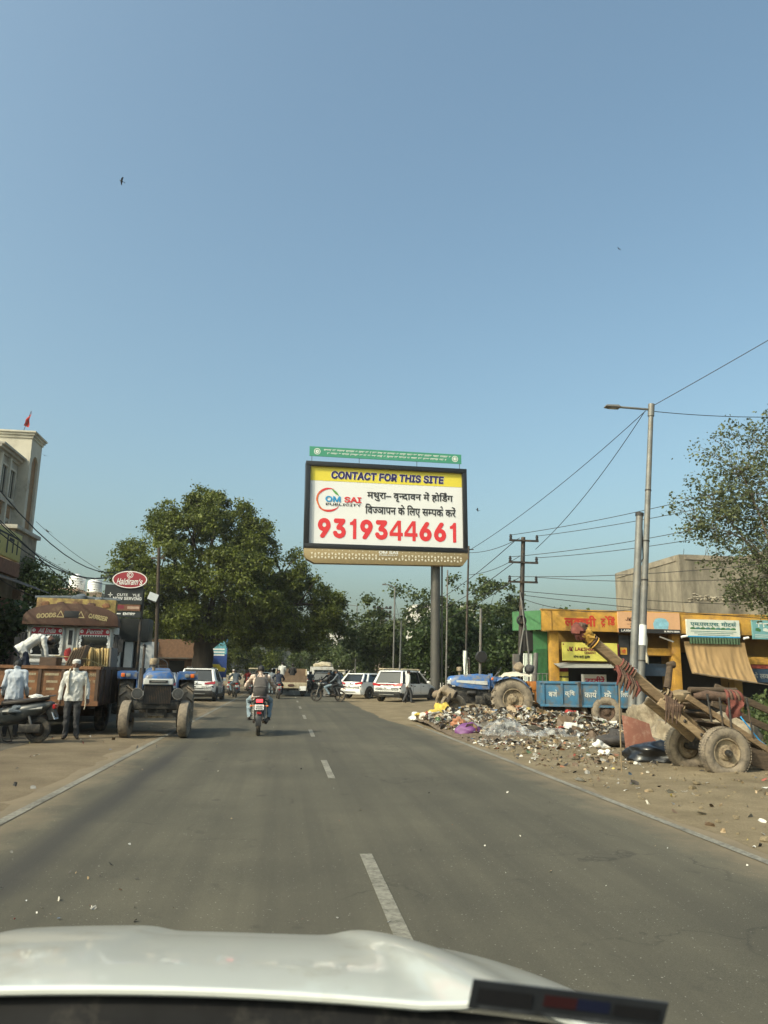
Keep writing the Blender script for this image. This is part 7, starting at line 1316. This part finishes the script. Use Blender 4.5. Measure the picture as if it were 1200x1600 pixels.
b = MB(); b.tube([(.13, -.6, .86), (.14, -.82, .90), (0, -.9, .91), (-.14, -.82, .90), (-.13, -.6, .86)], .014, 6); b.build('grab_rail', 'galvanised', sc)
b = MB(); b.loft([[(-.17, y, z), (.17, y, z), (.17, y, z - .06), (-.17, y, z - .06)] for y, z in ((.1, .36), (.28, .33), (.46, .34))]); b.build('footboard', 'scooter_dark', sc, bevel=.015)
b = MB(); b.loft([[(-w, y, z), (-w * .7, y + .06, z), (w * .7, y + .06, z), (w, y, z), (w * .7, y - .05, z), (-w * .7, y - .05, z)] for z, y, w in ((.28, .48, .17), (.45, .50, .21), (.70, .50, .20), (.92, .44, .13), (.98, .42, .08))]); b.build('front_apron', 'scooter_dark', sc, smooth=60)
b = MB(); b.loft([rg_(.48, 1.00, .04, .03), rg_(.44, 1.02, .14, .07), rg_(.34, 1.03, .16, .06), rg_(.26, 1.02, .08, .03)]); b.build('handlebar_cowl', 'scooter_dark', sc, smooth=60)
for s in (-1, 1):
    b = MB(); b.cyl((s * .14, .36, 1.02), (s * .34, .32, 1.03), .018); b.build('grip', 'black_plastic', sc); b = MB(); b.tube([(s * .2, .38, 1.04), (s * .24, .40, 1.24)], .007, 6); b.ell((s * .27, .40, 1.27), (.07, .02, .05), 12, 8); b.build('mirror', 'black_plastic', sc)
    b = MB(); b.tube([(s * .14, -.55, .30), (s * .15, -.45, .60)], .025, 8); b.build('shock_absorber', 'engine_metal', sc)
    b = MB(); b.grid(lambda u, v: (s * (.165 + .03 * math.sin(PI * v)), .02 - .75 * u, .52 + .08 * u + .10 * v), 8, 4); b.build('side_trim', 'scooter_dark', sc, smooth=60)
b = MB(); b.grid(lambda u, v: (.09 * (2 * v - 1), .64 - .30 * math.sin(R_(-80 + 140 * u)), .25 + .30 * math.cos(R_(-80 + 140 * u)) - .03 * (2 * v - 1) ** 2), 12, 4); b.build('front_mudguard', 'scooter_dark', sc, smooth=60)
b = MB(); b.box((0, -.92, .70), (.2, .05, .09)); b.build('tail_lamp', 'red_lamp', sc, bevel=.015); b = MB(); b.box((0, -.93, .52), (.22, .012, .15), (R_(-25), 0, 0)); b.build('number_plate', 'shirt_blue_white', sc); b = MB(); b.box((0, -.86, .58), (.12, .16, .25), (R_(-25), 0, 0)); b.build('plate_bracket', 'black_plastic', sc)
b = MB(); b.box((-.14, -.52, .28), (.10, .42, .16)); b.cyl((.15, -.2, .24), (.17, -.78, .34), .05, .055); b.build('engine', 'oily_iron', sc, bevel=.02)
b = MB(); b.tube([(-.2, .05, .30), (-.22, -.05, .05), (-.1, -.1, .02), (.1, -.1, .02), (.2, -.05, .05), (.2, .05, .30)], .014, 6); b.build('stand', 'dark_iron', sc)
crumple('cloth_pile', 'pale crumpled cloth stuffed under the scooter seat', (-5.2, 16.45, .60), (.18, .16, .10), 'cloth_slate', 12, 'cloth', .4); crumple('cloth_pile', 'white folded cloth hanging behind the scooter seat', (-5.0, 16.9, .86), (.14, .12, .06), 'bag_white', 13, 'cloth', .4)
b = MB(); b.ell((0, 0, 0), (.135, .15, .14), 20, 14); b.v = [(x, y, max(z, -.10)) for x, y, z in b.v]; hm = tag(b.build('helmet', 'bike_black', smooth=60), 'black helmet hanging on the scooter handlebar', 'helmet'); hm.location = (-5.78, 16.48, 1.19); b = MB(); b.grid(lambda u, v: (.138 * math.sin(R_(-60 + 120 * u)), .153 * math.cos(R_(-60 + 120 * u)), -.04 + .09 * v), 12, 4); b.build('visor', 'glass_dark', hm, smooth=60)
motorcycle('black motorcycle cut off by the left edge behind the scooter', (-6.85, 17.4, .02), R_(80), group='motorcycles parked on the left')

# ================================================================== PEOPLE
man = person('person', 'old man in loose white shirt and grey trousers facing the camera by the trailer', (-4.42, 17.45, .025), PI + .15, dict(anL=(-.13, -.02, .09), toL=(-.17, .14, .035), wrR=(.27, .02, .84), elR=(.27, -.04, 1.1), wrL=(-.30, .06, .86), elL=(-.27, -.02, 1.1)), 'shirt_white', 'cloth_grey', 'hair_white', 'leather', vox=.010, hairstyle='cap', bulk=1.12, scale=.97)
b = MB(); b.tube([(.10, .13, .98), (.12, .15, 1.2), (.12, .11, 1.40), (.12, .0, 1.45), (.12, -.12, 1.36), (.12, -.15, 1.1)], [.055, .05, .05, .05, .05, .055], 8, flat=.35); sf = tag(b.build('scarf', 'shirt_cream', smooth=60), 'white cloth slung over the shoulder of the old man', 'scarf'); sf.location = man.location; sf.rotation_euler = man.rotation_euler; sf.scale = man.scale
b = MB(); b.tube([(-.24, .10, 1.3), (-.25, .13, 1.0), (-.27, .12, .74), (-.25, .12, .62)], [.02, .045, .05, .02], 8, flat=.35); sf = tag(b.build('shawl_end', 'shirt_cream', smooth=60), 'pale cloth end hanging by the old man arm', 'scarf'); sf.location = man.location; sf.rotation_euler = man.rotation_euler; sf.scale = man.scale
b = MB(); b.bb(-6.45, -5.3, 18.6, 19.6, .765, 1.0); tag(b.build('timber_platform', 'dark_wood', bevel=.01), 'dark timber platform under the bending man on the trailer', 'platform')
person('person', 'man in white shirt and navy trousers bending over on the trailer', (-6.0, 19.1, .98), R_(-65), dict(pelvis=(0, -.10, .93), chest=(0, .20, 1.16), neck=(0, .38, 1.20), head=(0, .50, 1.14), shL=(-.185, .32, 1.16), shR=(.185, .32, 1.16), elL=(-.2, .40, .88), elR=(.2, .40, .88), wrL=(-.15, .46, .62), wrR=(.15, .46, .62), hipL=(-.1, -.08, .90), hipR=(.1, -.08, .90), knL=(-.12, .0, .5), knR=(.14, .05, .5)), 'shirt_white', 'cloth_navy', vox=.011, bulk=1.05)
person('person', 'man in pale blue white shirt seen from behind next to the scooter', (-5.72, 17.75, .02), R_(12), dict(head=(0, .06, 1.52), wrR=(.24, .18, .92), wrL=(-.24, .18, .92)), 'shirt_blue_white', 'cloth_black', vox=.011, bulk=1.1, scale=.98)
person('person', 'stooping rag picker draped in a brown shawl at the rubbish heap', (5.45, 26.0, .12), R_(65), dict(pelvis=(0, -.14, .74), chest=(0, .12, .88), neck=(0, .30, .82), head=(0, .42, .74), shL=(-.18, .22, .84), shR=(.18, .22, .84), elL=(-.2, .32, .58), elR=(.2, .32, .58), wrL=(-.14, .36, .34), wrR=(.14, .36, .34), hipL=(-.1, -.14, .72), hipR=(.1, -.14, .72), knL=(-.13, .02, .42), knR=(.13, .02, .42), anL=(-.12, -.12, .09), anR=(.12, -.12, .09), toL=(-.13, .05, .035), toR=(.13, .05, .035)), 'cloth_brown', 'leather', 'cloth_brown', vox=.014, hairstyle='hood', bulk=1.35, barefoot=True)
person('person', 'man in white shirt walking past the white sport utility car', (6.35, 40.3, .05), R_(-80), dict(anL=(-.1, -.22, .12), knL=(-.1, -.02, .5), toL=(-.11, -.06, .05), anR=(.1, .16, .09), knR=(.1, .14, .5), toR=(.11, .33, .05), wrL=(-.26, .22, .92), wrR=(.26, -.12, .88)), 'shirt_white', 'cloth_grey', vox=.018)
person('person', 'far pedestrian in yellow vest near the dark parked car', (4.75, 61, .02), R_(20), {}, 'hoarding_yellow', 'cloth_black', vox=.025); person('person', 'far pedestrian in red shirt in front of the white truck', (3.15, 63, .02), R_(170), {}, 'cloth_red', 'cloth_grey', vox=.025); person('person', 'far pedestrian in black beside the red shirted one', (3.75, 60.5, .02), R_(-30), {}, 'cloth_black', 'cloth_grey', vox=.025)
person('person', 'far man in pale shirt standing beside the mini truck wheel', (-.9, 55, .02), R_(10), {}, 'shirt_blue_white', 'denim', vox=.025)

# ================================================================== FAR VEHICLES
mat('cream_steel', (.44, .38, .26), .7, var=.18, dirt=((.22, .15, .09), .4, 4)); mat('box_brown', (.17, .115, .075), .85, var=.25, scale=3)
mt = thing('mini_truck', 'open mini truck with cream rear beam driving ahead in the lane', 'truck', (.42, 50.3, .012))
b = MB(); b.bb(-1.0, 1.0, 0, .08, .52, .88); rb = b.build('rear_beam', 'cream_steel', mt, bevel=.012); b = MB(); b.ell((0, -.02, .70), (.22, .02, .09), 14, 8); b.build('emblem', 'truck_brown', rb)
b = MB(); b.bb(-1.0, 1.0, .08, 3.0, .82, .90); b.build('floor', 'box_brown', mt)
b = MB(); b.bb(-.98, .98, .10, .14, .90, 1.32); b.build('tailboard', 'box_brown', mt); b = MB(); b.bb(-.98, .98, 2.9, 2.95, .90, 1.75); b.build('front_board', 'box_brown', mt)
for s in (-1, 1):
    b = MB(); b.prism([(.1, .90), (2.9, .90), (2.9, 1.75), (.9, 1.72), (.1, 1.34)], s * .98 - .02, s * .98 + .02, 'yz'); b.build('side_board', 'cream_steel', mt)
    wheel(mt, (s * .78, .75, .36), .36, .24, .2, 'black_rubber', 'rust_dark', s); wheel(mt, (s * .78, 3.6, .36), .36, .2, .2, 'black_rubber', 'rust_dark', s)
    b = MB(); b.bb(s * .78 - .20, s * .78 + .20, .22, .25, .18, .52); b.build('mud_flap', 'cream_steel' if s < 0 else 'ink_black', mt); b = MB(); b.box((s * .55, -.02, .47), (.12, .04, .08)); b.build('tail_lamp', 'clear_lamp', mt)
b = MB(); b.bb(.55, .95, -.03, .0, .38, .66); b.build('number_plate', 'plate_white', mt)
b = MB(); b.bb(-.85, .85, 3.02, 4.4, .45, 1.62); b.build('cab', 'cream_steel', mt, bevel=.05); b = MB(); b.bb(-.7, .7, .2, 4.3, .38, .55); b.build('chassis', 'oily_iron', mt)
SIT = dict(pelvis=(0, 0, .12), chest=(0, .03, .46), neck=(0, .04, .63), head=(0, .06, .76), shL=(-.185, .03, .57), shR=(.185, .03, .57), elL=(-.24, .08, .32), elR=(.24, .08, .32), wrL=(-.16, .28, .22), wrR=(.16, .28, .22), hipL=(-.09, .02, .11), hipR=(.09, .02, .11), knL=(-.13, .40, .40), knR=(.13, .40, .40), anL=(-.12, .42, .08), anR=(.12, .42, .08), toL=(-.12, .56, .05), toR=(.12, .56, .05))
person('person', 'man in white shirt sitting in the back of the mini truck', (-.18, 52.2, 1.30), 0, SIT, 'shirt_white', 'cloth_grey', vox=.02); person('person', 'man in black shirt sitting beside him in the mini truck', (.50, 52.2, 1.22), 0, SIT, 'cloth_black', 'cloth_grey', vox=.02)
b = MB(); b.bb(.22 - .8, .22 + .9, 51.7, 52.9, .935, 1.22); tag(b.build('crate', 'box_brown', bevel=.02), 'wooden box seat in the back of the mini truck', 'crate')
wt = thing('white_truck', 'white truck with a low sheeted load in the far jam', 'truck', (3.4, 70.5, 0))
b = MB(); b.bb(-.95, .95, 0, 1.5, .5, 2.0); b.build('cab', 'truck_white', wt, bevel=.08); b = MB(); b.bb(-.8, .8, -.03, .02, 1.15, 1.8); b.build('windscreen', 'glass_dark', wt, bevel=.01); b = MB(); b.bb(-1.0, 1.0, 1.6, 5.0, .8, 2.1); b.build('cargo_body', 'truck_white', wt); b = MB(); b.ell((.2, 3.2, 2.2), (.95, 1.5, .35), 18, 10, jit=.25); b.build('sheeted_load', 'cream_steel', wt)
for s in (-1, 1):
    wheel(wt, (s * .8, .8, .4), .4, .24, .22, 'black_rubber', 'rust_dark', s); wheel(wt, (s * .8, 4.2, .4), .4, .24, .22, 'black_rubber', 'rust_dark', s); b = MB(); b.ell((s * .7, -.02, .8), (.14, .05, .1), 10, 6); b.build('headlamp', 'clear_lamp', wt)
def rickshaw(label, loc, rz, m):
    t = thing('electric_rickshaw', label, 'rickshaw', loc, rz, 'electric rickshaws'); b = MB(); b.bb(-.5, .5, -1.2, .9, .35, .48); b.bb(-.5, .5, -1.25, -1.1, .48, 1.1); b.bb(-.48, .48, -.9, -.5, .48, .75); b.bb(-.48, .48, .1, .45, .48, .75); b.build('body', m, t, bevel=.02)
    b = MB(); b.loft([[(-.55, -1.35, 1.78), (.55, -1.35, 1.78), (.55, 1.2, 1.74), (-.55, 1.2, 1.74)], [(-.5, -1.3, 1.86), (.5, -1.3, 1.86), (.5, 1.1, 1.84), (-.5, 1.1, 1.84)]]); b.build('canopy', 'cream_steel', t)
    b = MB()
    for s in (-1, 1):
        for y in (-1.2, -.1, .85): b.cyl((s * .48, y, .45), (s * .48, y + (.15 if y > .5 else 0), 1.76), .018, n=6)
    b.build('posts', 'grey_iron', t); b = MB(); b.loft([[(-.42, .9, .45), (.42, .9, .45), (.42, 1.3, .5), (-.42, 1.3, .5)], [(-.36, .92, 1.0), (.36, .92, 1.0), (.36, 1.15, 1.0), (-.36, 1.15, 1.0)]]); b.build('front_shield', m, t, bevel=.03)
    wheel(t, (0, 1.25, .24), .24, .1, .13, 'black_rubber', 'dark_iron'); wheel(t, (-.45, -.7, .24), .24, .1, .13, 'black_rubber', 'dark_iron', -1); wheel(t, (.45, -.7, .24), .24, .1, .13, 'black_rubber', 'dark_iron', 1)
rickshaw('electric rickshaw with pale canopy behind the white sport utility car', (7.6, 51.5, .03), R_(-75), 'shop_green'); rickshaw('blue electric rickshaw deep in the jam left of the mini truck', (-2.6, 70, .0), R_(5), 'trailer_blue'); rickshaw('green electric rickshaw right of the white truck', (5.2, 74, .0), R_(170), 'shop_green')

# ================================================================== HAZE: one closed box of dusty air around camera and scene
b = MB(); b.bb(-120, 130, -20, 260, -1.0, 22); hz_ = tag(b.build('haze', [], smooth=0), 'thin dusty air over the whole street', 'haze', kind='stuff')
m = bpy.data.materials.new('haze_air'); m.use_nodes = True; nt = m.node_tree; nt.nodes.clear(); ou = nt.nodes.new('ShaderNodeOutputMaterial'); pv_ = nt.nodes.new('ShaderNodeVolumePrincipled')
pv_.inputs['Color'].default_value = (.90, .93, .92, 1); pv_.inputs['Density'].default_value = HAZE; pv_.inputs['Anisotropy'].default_value = .3; nt.links.new(pv_.outputs[0], ou.inputs['Volume']); hz_.data.materials.append(m)
